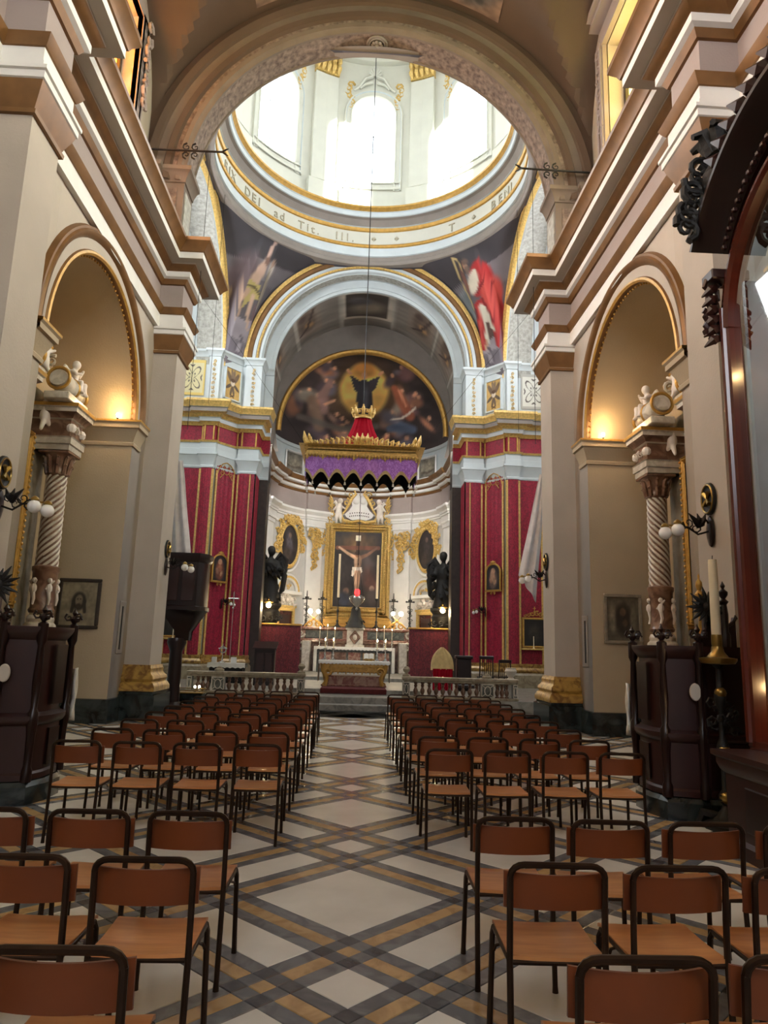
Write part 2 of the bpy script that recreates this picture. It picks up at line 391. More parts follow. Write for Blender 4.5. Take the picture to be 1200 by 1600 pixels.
# ================================================================ THE SETTING
YC = 20.35
def arch_wall(mb, s0, s1, z0, z1, sc_, hw, zb, zs, mapf, depth, n=18, m=0, mr=1, sub=1, rect=False, reveal=True):
    if rect: bd = [(sc_-hw, zb), (sc_-hw, zs), (sc_+hw, zs), (sc_+hw, zb)]
    else: bd = [(sc_-hw, zb)]+[(sc_-hw*math.cos(PI*i/n), zs+hw*math.sin(PI*i/n)) for i in range(n+1)]+[(sc_+hw, zb)]
    for a, b in ((s0, sc_-hw), (sc_+hw, s1)):
        for k in range(sub):
            u, v = a+(b-a)*k/sub, a+(b-a)*(k+1)/sub
            mb.quad(mapf(u, z0, 0), mapf(v, z0, 0), mapf(v, z1, 0), mapf(u, z1, 0), m)
    for p, q in zip(bd[:-1], bd[1:]):
        if abs(p[0]-q[0]) > 1e-6:
            K = 1 if not rect else max(1, sub*2)
            for k in range(K):
                a = (p[0]+(q[0]-p[0])*k/K, p[1]+(q[1]-p[1])*k/K); b = (p[0]+(q[0]-p[0])*(k+1)/K, p[1]+(q[1]-p[1])*(k+1)/K)
                mb.quad(mapf(a[0], a[1], 0), mapf(b[0], b[1], 0), mapf(b[0], z1, 0), mapf(a[0], z1, 0), m)
        if reveal: mb.quad(mapf(p[0], p[1], 0), mapf(q[0], q[1], 0), mapf(q[0], q[1], depth), mapf(p[0], p[1], depth), mr)
    if zb > z0+1e-6:
        K = max(1, sub*2)
        for k in range(K):
            u, v = sc_-hw+2*hw*k/K, sc_-hw+2*hw*(k+1)/K
            mb.quad(mapf(u, z0, 0), mapf(v, z0, 0), mapf(v, zb, 0), mapf(u, zb, 0), m)
        if reveal: mb.quad(mapf(bd[0][0], zb, 0), mapf(bd[-1][0], zb, 0), mapf(bd[-1][0], zb, depth), mapf(bd[0][0], zb, depth), mr)

# ---------------- floor: every slab of the plaid marble pavement a tile
mb = MB(); mb.box(-7.6, 7.6, -9, 17.7, -0.3, -0.016)
floor = struct('floor', mb, 'grout', smooth=0)
PER, CELL, BAND = 2.327/math.sqrt(2), 0.576*math.sqrt(2), 0.0935
SMALL = PER-CELL-6*BAND
SEQ = [('c', CELL), ('g', BAND), ('t', BAND), ('g', BAND), ('c', SMALL), ('g', BAND), ('t', BAND), ('g', BAND)]
U0 = 4.754/math.sqrt(2)-CELL/2
def stripes(lo, hi):
    out = []; k = math.floor((lo-U0)/PER)-1; x = U0+k*PER
    while x < hi:
        for t, w in SEQ:
            if x+w > lo and x < hi: out.append((t, x+w/2, w))
            x += w
    return out
def tile_col(a, b):
    if a == 'c' and b == 'c': return 'tile_cream'
    if a == 'c' or b == 'c':
        o = b if a == 'c' else a; return 'tile_tan' if o == 't' else 'tile_grey'
    if a == 't' and b == 't': return 'tile_tan'
    return 'tile_dark' if a == b else 'tile_grey'
cand = []
S2 = 1/math.sqrt(2)
for ta, u, wu in stripes(-8, 18):
    for tb, v, wv in stripes(-8, 18):
        x, y = (u-v)*S2, (u+v)*S2
        if abs(x) < 4.62 and -1.5 < y < 17.58 or (4.62 <= abs(x) < 6.2 and 9.4 < y < 13.8):
            px = to_px((x, y, 0)); area = 0
            if px and -60 < px[0] < 1260 and px[1] < 1680: area = wu*wv/(y*y*y+0.5)
            cand.append((area, x, y, wu, wv, tile_col(ta, tb)))
cand.sort(reverse=True)
def tile_mesh(mb, cx, cy, wu, wv, rot, m=0):
    a, b, g, ch = wu/2-0.002, wv/2-0.002, -0.017, 0.003
    pts = []
    for (q, w, z) in ((a, b, g), (a, b, -ch), (a-ch, b-ch, 0)):
        for sx, sy in ((-1, -1), (1, -1), (1, 1), (-1, 1)):
            x, y = sx*q, sy*w
            if rot: x, y = (x-y)*S2, (x+y)*S2
            pts.append((cx+x, cy+y, z))
    n = len(mb.v); mb.v += pts
    for r in (0, 4):
        for k in range(4):
            k2 = (k+1) % 4; mb.f.append((n+r+k, n+r+k2, n+r+4+k2, n+r+4+k)); mb.m.append(m)
    mb.f.append((n+8, n+9, n+10, n+11)); mb.m.append(m)
shared = {}
for ar, x, y, wu, wv, mn in cand[:300]:
    key = (round(wu, 4), round(wv, 4), mn)
    if key not in shared:
        t = MB(); tile_mesh(t, 0, 0, wu, wv, False); o = t.build('tile', mn, floor, 0); shared[key] = o.data
    else:
        o = bpy.data.objects.new('tile', shared[key]); C.objects.link(o); o.parent = floor
    o.location = (x, y, 0); o.rotation_euler = (0, 0, PI/4)
TM = ['tile_cream', 'tile_grey', 'tile_dark', 'tile_tan']; mb = MB()
for ar, x, y, wu, wv, mn in cand[300:]: tile_mesh(mb, x, y, wu, wv, True, TM.index(mn))
o = mb.build('tile_field', TM, floor, 0); o['kind'] = 'stuff'
# sanctuary steps and platform
mb = MB(); mb.bbox(-4.02, 4.02, 17.62, 18.3, -0.1, 0.14, 0.012); struct('trim_1', mb, 'step_stone')
mb = MB(); mb.bbox(-5.2, 5.2, 18.02, 26.4, -0.1, 0.30, 0.012); mb.box(-7.2, 7.2, 15.96, 24.74, -0.12, 0.0); mb.box(-7.2, 7.2, 18.3, 24.74, -0.1, 0.295); mb.box(-4.15, 4.15, 26.3, 34.4, -0.1, 0.42)
struct('floor_sanctuary', mb, 'step_stone')

# ---------------- nave side walls, bay by bay
WX, PX_, BX, UX = 4.55, 4.05, 6.15, 5.2
PIL = [(-6.44, -5.7), (0.54, 1.28), (7.52, 8.26), (14.5, 15.35)]
BAYS = [(-6.07, 0.91, -2.6), (0.91, 7.89, 4.5), (7.89, 14.9, 11.6)]
WIN = [(-2.5), (4.5), (11.5)]
ENT = [(0, 8.13), (0.09, 8.13), (0.09, 8.26), (0.075, 8.265), (0.075, 8.45), (0.10, 8.455), (0.14, 8.52), (0.17, 8.585), (0.02, 8.6), (0.02, 9.16), (0.06, 9.17), (0.11, 9.27), (0.17, 9.30), (0.17, 9.42), (0.20, 9.43), (0.30, 9.53), (0.31, 9.56), (0.50, 9.56), (0.50, 9.70), (0.53, 9.71), (0.56, 9.78), (0.64, 9.88), (0.66, 9.90), (0.66, 9.98), (0.0, 10.0), (-0.75, 10.0)]
EM = ['white', 'ochre', 'stone_pink', 'stone', 'gold', 'vault']
ENTM = [0, 0, 0, 0, 1, 1, 1, 3, 2, 1, 1, 0, 0, 1, 1, 3, 3, 0, 1, 1, 1, 1, 1, 3, 3]
CAP = [(0.0, 7.58), (0.045, 7.585), (0.05, 7.64), (0.02, 7.66), (0.04, 7.72), (0.11, 7.90), (0.13, 7.97), (0.15, 7.98), (0.15, 8.07), (0.18, 8.08), (0.18, 8.13), (0.0, 8.135)]
CAPM = [1, 1, 3, 1, 1, 1, 0, 0, 0, 0, 0]
BASE = [(0.0, 1.05), (0.03, 1.05), (0.035, 1.0), (0.05, 0.98), (0.045, 0.92), (0.06, 0.88), (0.11, 0.83), (0.12, 0.78), (0.09, 0.73), (0.13, 0.70), (0.17, 0.63), (0.17, 0.55), (0.14, 0.54)]
for s, nm in ((-1, 'left'), (1, 'right')):
    side = -s
    wall = MB()
    for y0, y1, yc in BAYS:
        arch_wall(wall, y0, y1, 0, 10.0, yc, 2.1, 0, 5.77, lambda a, z, d: (s*(WX+d), a, z), BX-WX, n=24, m=0, mr=1)
        wall.poly([(s*BX, yc-2.1, 0), (s*BX, yc+2.1, 0), (s*BX, yc+2.1, 5.77)]+[(s*BX, yc+2.1*math.cos(PI*i/24), 5.77+2.1*math.sin(PI*i/24)) for i in range(1, 24)]+[(s*BX, yc-2.1, 5.77)], 1)
    wall.quad((s*WX, 14.9, 0), (s*WX, 15.36, 0), (s*WX, 15.36, 10), (s*WX, 14.9, 10), 0)
    wall.quad((s*WX, -9, 0), (s*WX, -6.07, 0), (s*WX, -6.07, 10), (s*WX, -9, 10), 0)
    w = struct('wall_'+nm, wall, ['stone', 'chapel_stone'], smooth=20)
    # clerestory with its three windows, each opening splayed and warm inside
    up = MB(); lin_ = 'amber_wall' if s < 0 else 'yellow_wall'
    for yb, (y0, y1) in zip(WIN, ((-6.2, 0.95), (0.95, 8.0), (8.0, 15.2))):
        arch_wall(up, y0, y1, 9.9, 17.2, yb, 2.1, 10.2, 15.1, lambda a, z, d: (s*(UX+d), a, z), 0.5, m=0, mr=1, rect=True)
    up.quad((s*UX, -9, 9.9), (s*UX, -6.2, 9.9), (s*UX, -6.2, 17.2), (s*UX, -9, 17.2), 0)
    struct('wall_%s.001' % nm, up, ['stone', 'stone'], smooth=0)
    for k, yb in enumerate(WIN):
        g = MB(); g.quad((s*5.72, yb-2.1, 10.2), (s*5.72, yb+2.1, 10.2), (s*5.72, yb+2.1, 15.1), (s*5.72, yb-2.1, 15.1))
        wn = MB()
        for y_ in (-2.12, 1.98): wn.box(s*5.6-0.05, s*5.6+0.05, yb+y_, yb+y_+0.14, 10.2, 15.1)
        for q in (-0.7, 0.7): wn.box(s*5.62-0.03, s*5.62+0.03, yb+q-0.05, yb+q+0.05, 10.2, 15.1)
        for z_ in (10.2, 11.8, 13.4, 15.02): wn.box(s*5.62-0.03, s*5.62+0.03, yb-2.1, yb+2.1, z_, z_+0.09)
        w_ = struct('window_%d' % (k+1+(3 if s > 0 else 0)), wn, 'frame_dark', smooth=0)
        pn = 0
        for q0, q1 in ((-2.0, -0.75), (-0.65, 0.65), (0.75, 2.0)):
            for z0_, z1_ in ((10.3, 11.78), (11.9, 13.38), (13.5, 15.0)):
                p = MB(); p.box(s*5.63-0.008, s*5.63+0.008, yb+q0, yb+q1, z0_, z1_)
                p.build('pane', (('amber_glass' if s < 0 else 'yellow_glass') if (q0 > 0 or pn == 4) else ('green_glass' if pn in (2, 5) else 'clear_glass')), w_, 0); pn += 1
        fr = MB()
        for y_ in (-2.55, 2.1):
            fr.box(s*UX-0.1, s*UX+0.02, yb+y_, yb+y_+0.45, 10.0, 15.2); fr.box(s*UX-0.15, s*UX+0.02, yb+y_+0.04, yb+y_+0.14, 10.0, 15.2); fr.box(s*UX-0.14, s*UX+0.02, yb+y_+0.3, yb+y_+0.38, 10.0, 15.2)
        fr.box(s*UX-0.12, s*UX+0.02, yb-2.6, yb+2.6, 15.1, 15.5); fr.box(s*UX-0.35, s*UX+0.02, yb-2.75, yb+2.75, 15.5, 15.62); fr.box(s*UX-0.45, s*UX+0.02, yb-2.85, yb+2.85, 15.62, 15.75)
        sc_m = MB(); rs = random.Random(3)
        for q in range(7): scroll(sc_m, (0, -0.1, -0.32*q), 0.16, 1.2, q, (-1)**q, 0.3, n=9, seg=5)
        sc_m.xform(Matrix.Translation((s*UX-s*0.02, yb+2.32, 15.0)) @ Matrix.Rotation(-s*PI/2, 4, 'Z'))
        fr.add(sc_m); fr.build('window_surround', 'stone_pink', w_, 0)
    # archivolts of the chapel arches
    for k, (y0, y1, yc) in enumerate(BAYS):
        if k == 0: continue
        t = MB()
        f = lambda a, r, d: (s*(WX+d), yc+r*math.cos(a), 5.77+r*math.sin(a))
        pr = [(2.1, 0.08), (2.07, 0.02), (2.07, -0.03), (2.10, -0.06), (2.14, -0.05), (2.16, -0.02), (2.33, -0.02), (2.35, -0.06), (2.39, -0.10), (2.44, -0.11), (2.47, -0.08), (2.51, -0.08), (2.54, 0.0)]
        t.arcsweep(f, -0.02, PI+0.02, 40, pr, [2, 2, 1, 1, 2, 0, 2, 2, 2, 2, 2, 2])
        # beads along the inner gilded edge
        for i in range(56):
            a = PI*(i+.5)/56; c = f(a, 2.05, 0.05); t.ball(c, 0.022, 6, 1)
        tr = struct('trim_%d' % (10+k+(4 if s > 0 else 0)), t, ['stone', 'gold', 'ochre'])
        im = MB()
        path = [(s*WX, yc+2.55), (s*WX, yc+2.1), (s*BX, yc+2.1), (s*BX, yc-2.1), (s*WX, yc-2.1), (s*WX, yc-2.55)]
        im.sweep(path, [(0, 5.28), (0.03, 5.28), (0.04, 5.33), (0.02, 5.36), (0.05, 5.45), (0.10, 5.56), (0.12, 5.60), (0.16, 5.62), (0.16, 5.70), (0.19, 5.73), (0.19, 5.77), (0, 5.78)], [0]*9+[1, 1], side=s*1)
        im.build('impost', ['chapel_stone', 'gold'], tr)
    # pilasters
    for k, (y0, y1) in enumerate(PIL):
        p = MB(); path = [(s*WX, y0), (s*PX_, y0), (s*PX_, y1), (s*WX, y1)]
        p.sweep(path, [(0, 1.0), (0, 7.6)], 2, side=side); p.sweep(path, CAP, [0 if m_ == 0 else (1 if m_ == 1 else 2) for m_ in CAPM], side=side)
        p.sweep(path, BASE, 3, side=side); p.sweep(path, [(0.14, 0.56), (0.14, 0.50), (0.19, 0.48), (0.19, 0.0)], 4, side=side)
        struct('pilaster' if (k, s) == (0, -1) else 'pilaster.%03d' % (k+1+(4 if s > 0 else 0)), p, ['white', 'ochre', 'stone', 'gold_marble', 'black_marble'])['kind'] = 'structure'
    # entablature running over wall and pilasters
    path = [(s*WX, -8.9)]
    for y0, y1 in PIL: path += [(s*WX, y0), (s*PX_, y0), (s*PX_, y1), (s*WX, y1)]
    path[-1] = (s*4.7, 15.35)
    e = MB(); e.sweep(path, ENT, ENTM, side=side); struct('trim_%d' % (2 if s < 0 else 3), e, EM)
    # dark plinth round the chapels
    b = MB()
    for y0, y1, yc in BAYS:
        b.sweep([(s*WX, yc+2.9-0.0), (s*WX, yc+2.1), (s*BX, yc+2.1), (s*BX, yc-2.1), (s*WX, yc-2.1), (s*WX, yc-2.9)], [(0.0, 0.44), (0.04, 0.43), (0.05, 0.0)], 0, side=s)
    struct('baseboard_'+nm, b, 'black_marble')
# nave vault: barrel crossed by the window bays
yy = np.linspace(-9, 15.2, 150); tt = np.linspace(-1, 1, 61)
xx = 5.4*np.sin(tt*math.asin(5.25/5.4))
P = []
for y in yy:
    row = []
    for x in xx:
        z = 11.9+math.sqrt(max(0, 5.4**2-x*x))
        for yb in WIN:
            d = abs(y-yb)
            if d < 3.25: z = max(z, 13.15+math.sqrt(3.25**2-d*d)+0.35*(1-abs(x)/5.2)*0)
        row.append((x, y, z))
    P.append(row)
mb = MB(); mb.grid(P); struct('ceiling', mb, 'vault', smooth=25)
# ceiling paintings at the edge of the crossing vault web
def vault_z(x, y):
    z = 11.9+math.sqrt(max(0, 5.4**2-x*x))
    for yb in WIN:
        d = abs(y-yb)
        if d < 3.25: z = max(z, 13.15+math.sqrt(3.25**2-d*d))
    return z
for s in (-1, 1):
    us = np.linspace(0, 1, 40); vs = np.linspace(0, 1, 40)
    P = np.array([[(s*(1.2+1.7*u), 13.1+1.4*v, vault_z(s*(1.2+1.7*u), 13.1+1.4*v)-0.03) for v in vs] for u in us])
    U, V = np.meshgrid(us, vs, indexing='ij')
    col = paint(U, V, (112, 92, 80), [('e', .5, .5, .42, .42, 0, (84, 82, 84), .4), ('e', .45, .55, .14, .25, .5, (120, 112, 112), .6), ('e', .6, .35, .2, .12, -.4, (40, 52, 62), .6), ('l', [(.3, .3), (.5, .6), (.7, .8)], .06, (60, 58, 60), .6)], .3, 5+s)
    o = paint_grid('vault_fresco', P, col, 'fresco', bpy.data.objects['ceiling'])
# west wall with its doorway (behind the camera), plus an added glowing pane
mb = MB(); arch_wall(mb, -5.3, 5.3, 0, 17.4, 0, 1.8, 0, 4.0, lambda a, z, d: (a, -8.6-d, z), 0.3, m=0, mr=0, rect=False)
struct('wall_back', mb, 'stone')
mb = MB()
for sx in (-1, 1): mb.bbox(min(0, sx*1.85), max(0, sx*1.85), -8.86, -8.72, 0, 5.9, .02)
struct('door_3', mb, 'mahogany')  # unseen closed leaves, added to stop sun leaking through the doorway
mb = MB(); mb.box(-2.6, 2.6, -8.55, -8.45, 5.9, 12.1); struct('window_7', mb, 'fill_glow', smooth=0)  # unseen glowing pane added with the west fill light
# unseen slabs added outside the clerestory to keep low sun out of the nave
for s, nm in ((-1, 'left'), (1, 'right')):
    mb = MB(); mb.box(min(s*9.5, s*10.5), max(s*9.5, s*10.5), -32, 17, 0, 18.2); struct('sun_screen_'+nm, mb, 'stone', smooth=0)
# great arch between nave and crossing
t = MB(); f = lambda a, r, d: (r*math.cos(a), 14.75+d, 11.9+r*math.sin(a))
NP = [(4.3, 0.75), (4.3, 0.70), (4.33, 0.68), (4.33, 0.08), (4.3, 0.06), (4.3, 0.0), (4.36, -0.02), (4.40, -0.07), (4.50, -0.08), (4.53, -0.03), (4.62, -0.03), (4.66, -0.10), (4.78, -0.13), (4.82, -0.07), (5.0, -0.06), (5.04, -0.12), (5.18, -0.16), (5.22, -0.05), (5.6, -0.03)]
t.arcsweep(f, 0, PI, 64, NP, [0, 0, 1, 0, 0, 0, 0, 0, 0, 1, 2, 2, 2, 0, 2, 2, 2, 2])
for s in (-1, 1):
    t.box(min(s*4.3, s*5.6), max(s*4.3, s*5.6), 14.75, 15.5, 9.9, 11.9, 0)
    t.sweep([(s*5.2, 14.6), (s*4.95, 14.6), (s*4.95, 14.75), (s*4.3, 14.75), (s*4.3, 15.5)], [(0, 11.85), (0.03, 11.86), (0.04, 11.93), (0.10, 12.05), (0.13, 12.08), (0.17, 12.1), (0.17, 12.2), (0.0, 12.22)], 0, side=-s)
ga = struct('trim_4', t, ['arch_stone', 'carved', 'vault'])
rz_ = MB()
for k in range(8):
    a = k*PI/4; rz_.ball((0.1*math.cos(a), 15.1+0.1*math.sin(a), 16.16), 0.055, 8, sz=0.6)
rz_.ball((0, 15.1, 16.14), 0.06, 8); rz_.tube(ring_pts((0, 15.1, 16.2), 0.24, 24), 0.03, 6, closed=True); rz_.tube(ring_pts((0, 15.1, 16.18), 0.19, 24), 0.02, 6, closed=True)
rz_.build('rosette', 'grey_trim', ga)
for s in (-1, 1):
    pan = MB(); pan.box(s*4.58-0.13, s*4.58+0.13, 14.72, 14.76, 10.15, 11.7); pan.build('attic_panel', 'carved', ga)
    pn2 = MB(); pn2.box(s*4.3-0.02, s*4.3+0.02, 14.85, 15.4, 10.1, 11.7); pn2.build('attic_panel', 'carved_pale', ga)

# ---------------- crossing: piers, transept arms, pendentives
for s, nm in ((-1, 'left'), (1, 'right')):
    far = [(s*3.5, 26.3), (s*3.9, 26.3), (s*3.9, 25.5), (s*4.58, 25.5), (s*5.2, 24.75), (s*7.2, 24.75)]
    near = [(s*4.55, 15.36), (s*4.58, 15.5), (s*5.2, 15.95), (s*7.2, 15.95)]
    mb = MB(); mb.sweep(far, [(0, -0.1), (0, 12.05)], 0, side=s); mb.sweep(near[::-1], [(0, -0.1), (0, 12.05)], 0, side=s)
    mb.quad((s*4.3, 15.5, 9.9), (s*4.6, 15.5, 9.9), (s*4.6, 15.5, 12.05), (s*4.3, 15.5, 12.05))
    mb.quad((s*7.2, 15.9, -0.1), (s*7.2, 24.8, -0.1), (s*7.2, 24.8, 16.2), (s*7.2, 15.9, 16.2))
    struct('wall_crossing_'+nm, mb, 'pale_blue', smooth=0)
    wn = MB(); wn.box(s*7.1-.02, s*7.1+.02, 18.7, 22.0, 11.0, 14.2); struct('window_%d' % (20 if s < 0 else 21), wn, 'fill_glow', smooth=0)  # last: unseen glowing pane added with the transept fill light
    # transept arch, its vault and gilded archivolt
    t = MB(); f = lambda a, r, d: (s*(5.2+d), YC+r*math.cos(a), 11.5+r*math.sin(a))
    t.arcsweep(f, 0, PI, 48, [(4.4, 2.02), (4.4, 1.0), (4.36, 0.98), (4.36, 0.1), (4.4, 0.06), (4.4, 0.0), (4.43, -0.06), (4.5, -0.08), (4.53, -0.02), (4.62, -0.02), (4.65, -0.08), (4.72, -0.11), (4.76, -0.1), (4.8, 0.0)], [0, 0, 1, 0, 2, 2, 2, 2, 3, 2, 2, 2, 2])
    struct('trim_%d' % (5 if s < 0 else 6), t, ['pale_blue', 'carved_pale', 'gold_leaf', 'grey_trim'])
    for sy in (-1, 1):
        nT, nV = 110, 80; D, Dy, at, ac, zt, zcn = 5.2, 5.15, 4.4, (3.9 if sy > 0 else 4.3), 11.5, (12.0 if sy > 0 else 11.9); ro = 4.62 if sy > 0 else 4.5
        Pg = np.zeros((nT, nV, 3))
        for i in range(nT):
            th = (PI/2)*i/(nT-1); dx_, dy_ = math.cos(th), math.sin(th)
            k1 = at/D; k2 = Dy/4.58; tn = dy_/max(dx_, 1e-9)
            if tn <= k1: rB = D/dx_; y = D*tn; zB = min(16.06, zt+math.sqrt(max(0, 4.78*4.78-y*y)))
            elif tn >= k2: rB = Dy/dy_; x = Dy/tn; zB = min(16.06, zcn+math.sqrt(max(0, ro*ro-x*x))) if x < ro else zcn
            else:
                ex, ey = 4.58-5.2, Dy-at; q = (5.2*dy_-at*dx_)/(ex*-dy_+ey*dx_) if abs(ex*-dy_+ey*dx_) > 1e-9 else 0
                rB = (5.2+q*ex)/dx_ if dx_ > 0.1 else (at+q*ey)/dy_; zB = zt+(zcn-zt)*q
            for j in range(nV):
                tq = j/(nV-1); z = zB+(16.13-zB)*tq; r = rB+(5.0-rB)*(0.45*tq+0.55*(1-math.cos(tq*PI/2)))
                Pg[i, j] = (s*r*dx_, YC+sy*r*dy_, z)
        A = ((Pg[..., 0]*s)-(Pg[..., 1]-YC)*sy)/math.sqrt(2)*s; Z = Pg[..., 2]
        st = [('p', [(-3, 15.35), (3, 14.75), (3, 17), (-3, 17)], (66, 62, 66)), ('p', [(-3, 15.0), (3, 15.9), (3, 15.2), (-3, 14.4)], (112, 106, 110)), ('p', [(-3, 13.2), (3, 13.5), (3, 12.55), (-3, 12.3)], (150, 140, 146)), ('p', [(-3, 12.55), (3, 12.7), (3, 10), (-3, 10)], (118, 110, 118)),
              ('e', 0, 12.35, .17, .24, 0, (96, 88, 96), .2), ('e', 0, 12.38, .12, .18, 0, (158, 150, 156), .2), ('l', [(-.2, 12.1), (0, 11.95), (.2, 12.1)], .04, (92, 84, 92), .4), ('l', [(0, 12.6), (.06, 12.75), (-.06, 12.78)], .04, (92, 84, 92), .4)]
        if sy > 0 and s > 0:
            RD, RL, RDK = (158, 42, 42), (190, 74, 66), (116, 26, 30)
            st += [('p', [(-1.1, 15.05), (-.6, 15.2), (-.48, 13.95), (-.95, 13.85)], (132, 136, 138)), ('p', [(-1.02, 14.95), (-.64, 15.07), (-.55, 14.1), (-.9, 14.0)], (116, 122, 124)), ('l', [(-1.05, 13.7), (-.5, 13.75)], .12, (120, 108, 104), .6),
                   ('e', .25, 15.1, .42, .6, -.5, RD, .15), ('p', [(-.25, 14.4), (.75, 14.6), (.85, 12.7), (.45, 12.55), (.3, 13.3), (-.2, 12.75), (-.45, 12.85)], RD), ('e', .55, 14.7, .3, .5, -.5, RL, .4), ('l', [(-.05, 14.2), (-.25, 13.4), (-.3, 12.95)], .09, RL, .7), ('l', [(.4, 14.3), (.65, 13.4), (.72, 12.8)], .1, RL, .7), ('l', [(.2, 14.4), (.48, 13.5)], .05, RDK, .7), ('l', [(-.2, 14.2), (-.38, 13.3)], .04, RDK, .7), ('l', [(.0, 14.7), (.6, 15.0)], .05, RDK, .7),
                   ('e', -.02, 15.05, .24, .4, -.5, (206, 196, 178), .3), ('l', [(.15, 15.35), (-.1, 15.0), (-.42, 15.05)], .09, (210, 200, 180), .5), ('l', [(-.3, 15.02), (-.5, 15.1)], .05, (190, 146, 116), .5), ('l', [(.05, 14.2), (.1, 13.5), (-.02, 13.0)], .11, (202, 196, 180), .5), ('l', [(.2, 14.1), (.36, 13.3)], .08, (196, 190, 172), .5), ('p', [(.05, 13.7), (.3, 13.6), (.34, 13.1), (.05, 13.0)], (84, 62, 56)), ('l', [(-.02, 13.05), (-.14, 12.8)], .06, (190, 150, 120), .5),
                   ('e', -.2, 15.68, .12, .15, 0, (176, 132, 108), .4), ('e', -.15, 15.76, .14, .1, 0, (104, 84, 74), .5), ('e', -.15, 15.5, .12, .14, 0, (112, 92, 80), .5),
                   ('l', [(-.42, 15.6), (-.46, 15.95), (-.62, 16.02), (-.68, 15.7), (-.66, 15.2), (-.5, 14.6), (-.44, 14.1)], .035, (196, 172, 120), .5), ('e', -.44, 15.2, .12, .45, 0.1, (140, 96, 84), .8)]
        elif sy > 0:
            st += [('e', -.6, 14.6, .5, .9, 0, (96, 80, 82), .6), ('l', [(0.02, 15.3), (0.08, 15.9), (0.16, 16.1), (.1, 16.3)], [.08, .06, .05, .04], (196, 164, 150), .5), ('e', -.06, 15.0, .2, .4, -.25, (186, 154, 136), .3), ('e', -.16, 14.7, .22, .26, 0, (180, 150, 130), .4), ('p', [(-.38, 14.65), (.15, 14.62), (.32, 14.2), (-.02, 14.1), (-.4, 13.6)], (168, 150, 92)), ('l', [(-.35, 14.45), (-.05, 14.5), (.3, 14.35)], .035, (84, 72, 50), .5), ('l', [(-.02, 14.2), (0.0, 13.6), (.2, 13.1)], [.1, .08, .05], (190, 158, 138), .5), ('l', [(-.3, 14.3), (-.5, 13.9), (-.4, 13.4)], [.1, .08, .05], (176, 144, 122), .5), ('e', .1, 15.45, .1, .14, 0, (120, 92, 80), .4),
                   ('e', .42, 15.3, .18, .3, 0, (196, 186, 180), .5), ('l', [(.42, 15.2), (.5, 14.5), (.45, 14.0)], .12, (150, 138, 120), .6), ('p', [(.3, 14.0), (.8, 14.1), (.7, 13.0), (.2, 13.2)], (156, 146, 156)), ('e', .4, 13.7, .2, .35, .3, (112, 88, 90), .6), ('l', [(-.75, 14.3), (-.85, 13.6), (-.6, 13.2)], .1, (150, 122, 92), .6), ('e', .42, 15.52, .1, .12, 0, (172, 140, 122), .5)]
        else: st = st[:4]+[('e', 0, 14.6, .6, 1.1, 0, (140, 110, 96), .5), ('e', 0, 15.8, .2, .25, 0, (170, 140, 120), .5)]
        o = paint_grid('pendentive', Pg, paint(A, Z, (92, 86, 90), st, .14, 11+sy+3*s), 'fresco'); o['kind'] = 'structure'
# chancel arch
t = MB(); f = lambda a, r, d: (r*math.cos(a), 25.5+d, 12.0+r*math.sin(a))
CP = [(3.5, 0.85), (3.5, 0.72), (3.62, 0.70), (3.62, 0.66), (3.9, 0.62), (3.9, 0.5), (3.87, 0.48), (3.87, 0.10), (3.9, 0.08), (3.9, 0.0), (3.93, -0.05), (4.0, -0.07), (4.05, -0.03), (4.08, -0.08), (4.12, -0.09), (4.16, -0.03), (4.28, -0.03), (4.31, -0.1), (4.40, -0.13), (4.46, -0.1), (4.5, -0.14), (4.58, -0.15), (4.64, -0.08), (4.66, 0.02)]
t.arcsweep(f, 0, PI, 64, CP, [0, 0, 0, 0, 0, 0, 1, 0, 0, 0, 0, 3, 2, 2, 3, 0, 4, 4, 4, 2, 2, 3, 3])
struct('trim_7', t, ['pale_blue', 'carved_pale', 'gold_leaf', 'grey_trim', 'ochre'])
# crossing entablature, attic and impost on the far piers
CE = [(0, 7.6), (0.03, 7.6), (0.04, 7.66), (0.02, 7.7), (0.05, 7.85), (0.12, 8.0), (0.14, 8.05), (0.16, 8.06), (0.16, 8.13), (0.09, 8.14), (0.09, 8.3), (0.075, 8.31), (0.075, 8.5), (0.11, 8.51), (0.15, 8.58), (0.02, 8.62), (0.02, 9.14), (0.05, 9.15), (0.10, 9.24), (0.16, 9.27), (0.16, 9.4), (0.2, 9.42), (0.28, 9.53), (0.44, 9.55), (0.44, 9.7), (0.48, 9.71), (0.55, 9.86), (0.58, 9.9), (0.58, 9.98), (0.0, 10.0)]
CEM = [0, 0, 0, 0, 0, 0, 0, 0, 0, 0, 0, 0, 0, 1, 1, 2, 2, 1, 1, 0, 0, 1, 1, 3, 0, 1, 1, 1, 1]
IMP = [(0, 11.78), (0.03, 11.79), (0.04, 11.86), (0.09, 11.95), (0.13, 11.98), (0.13, 12.06), (0.0, 12.08)]
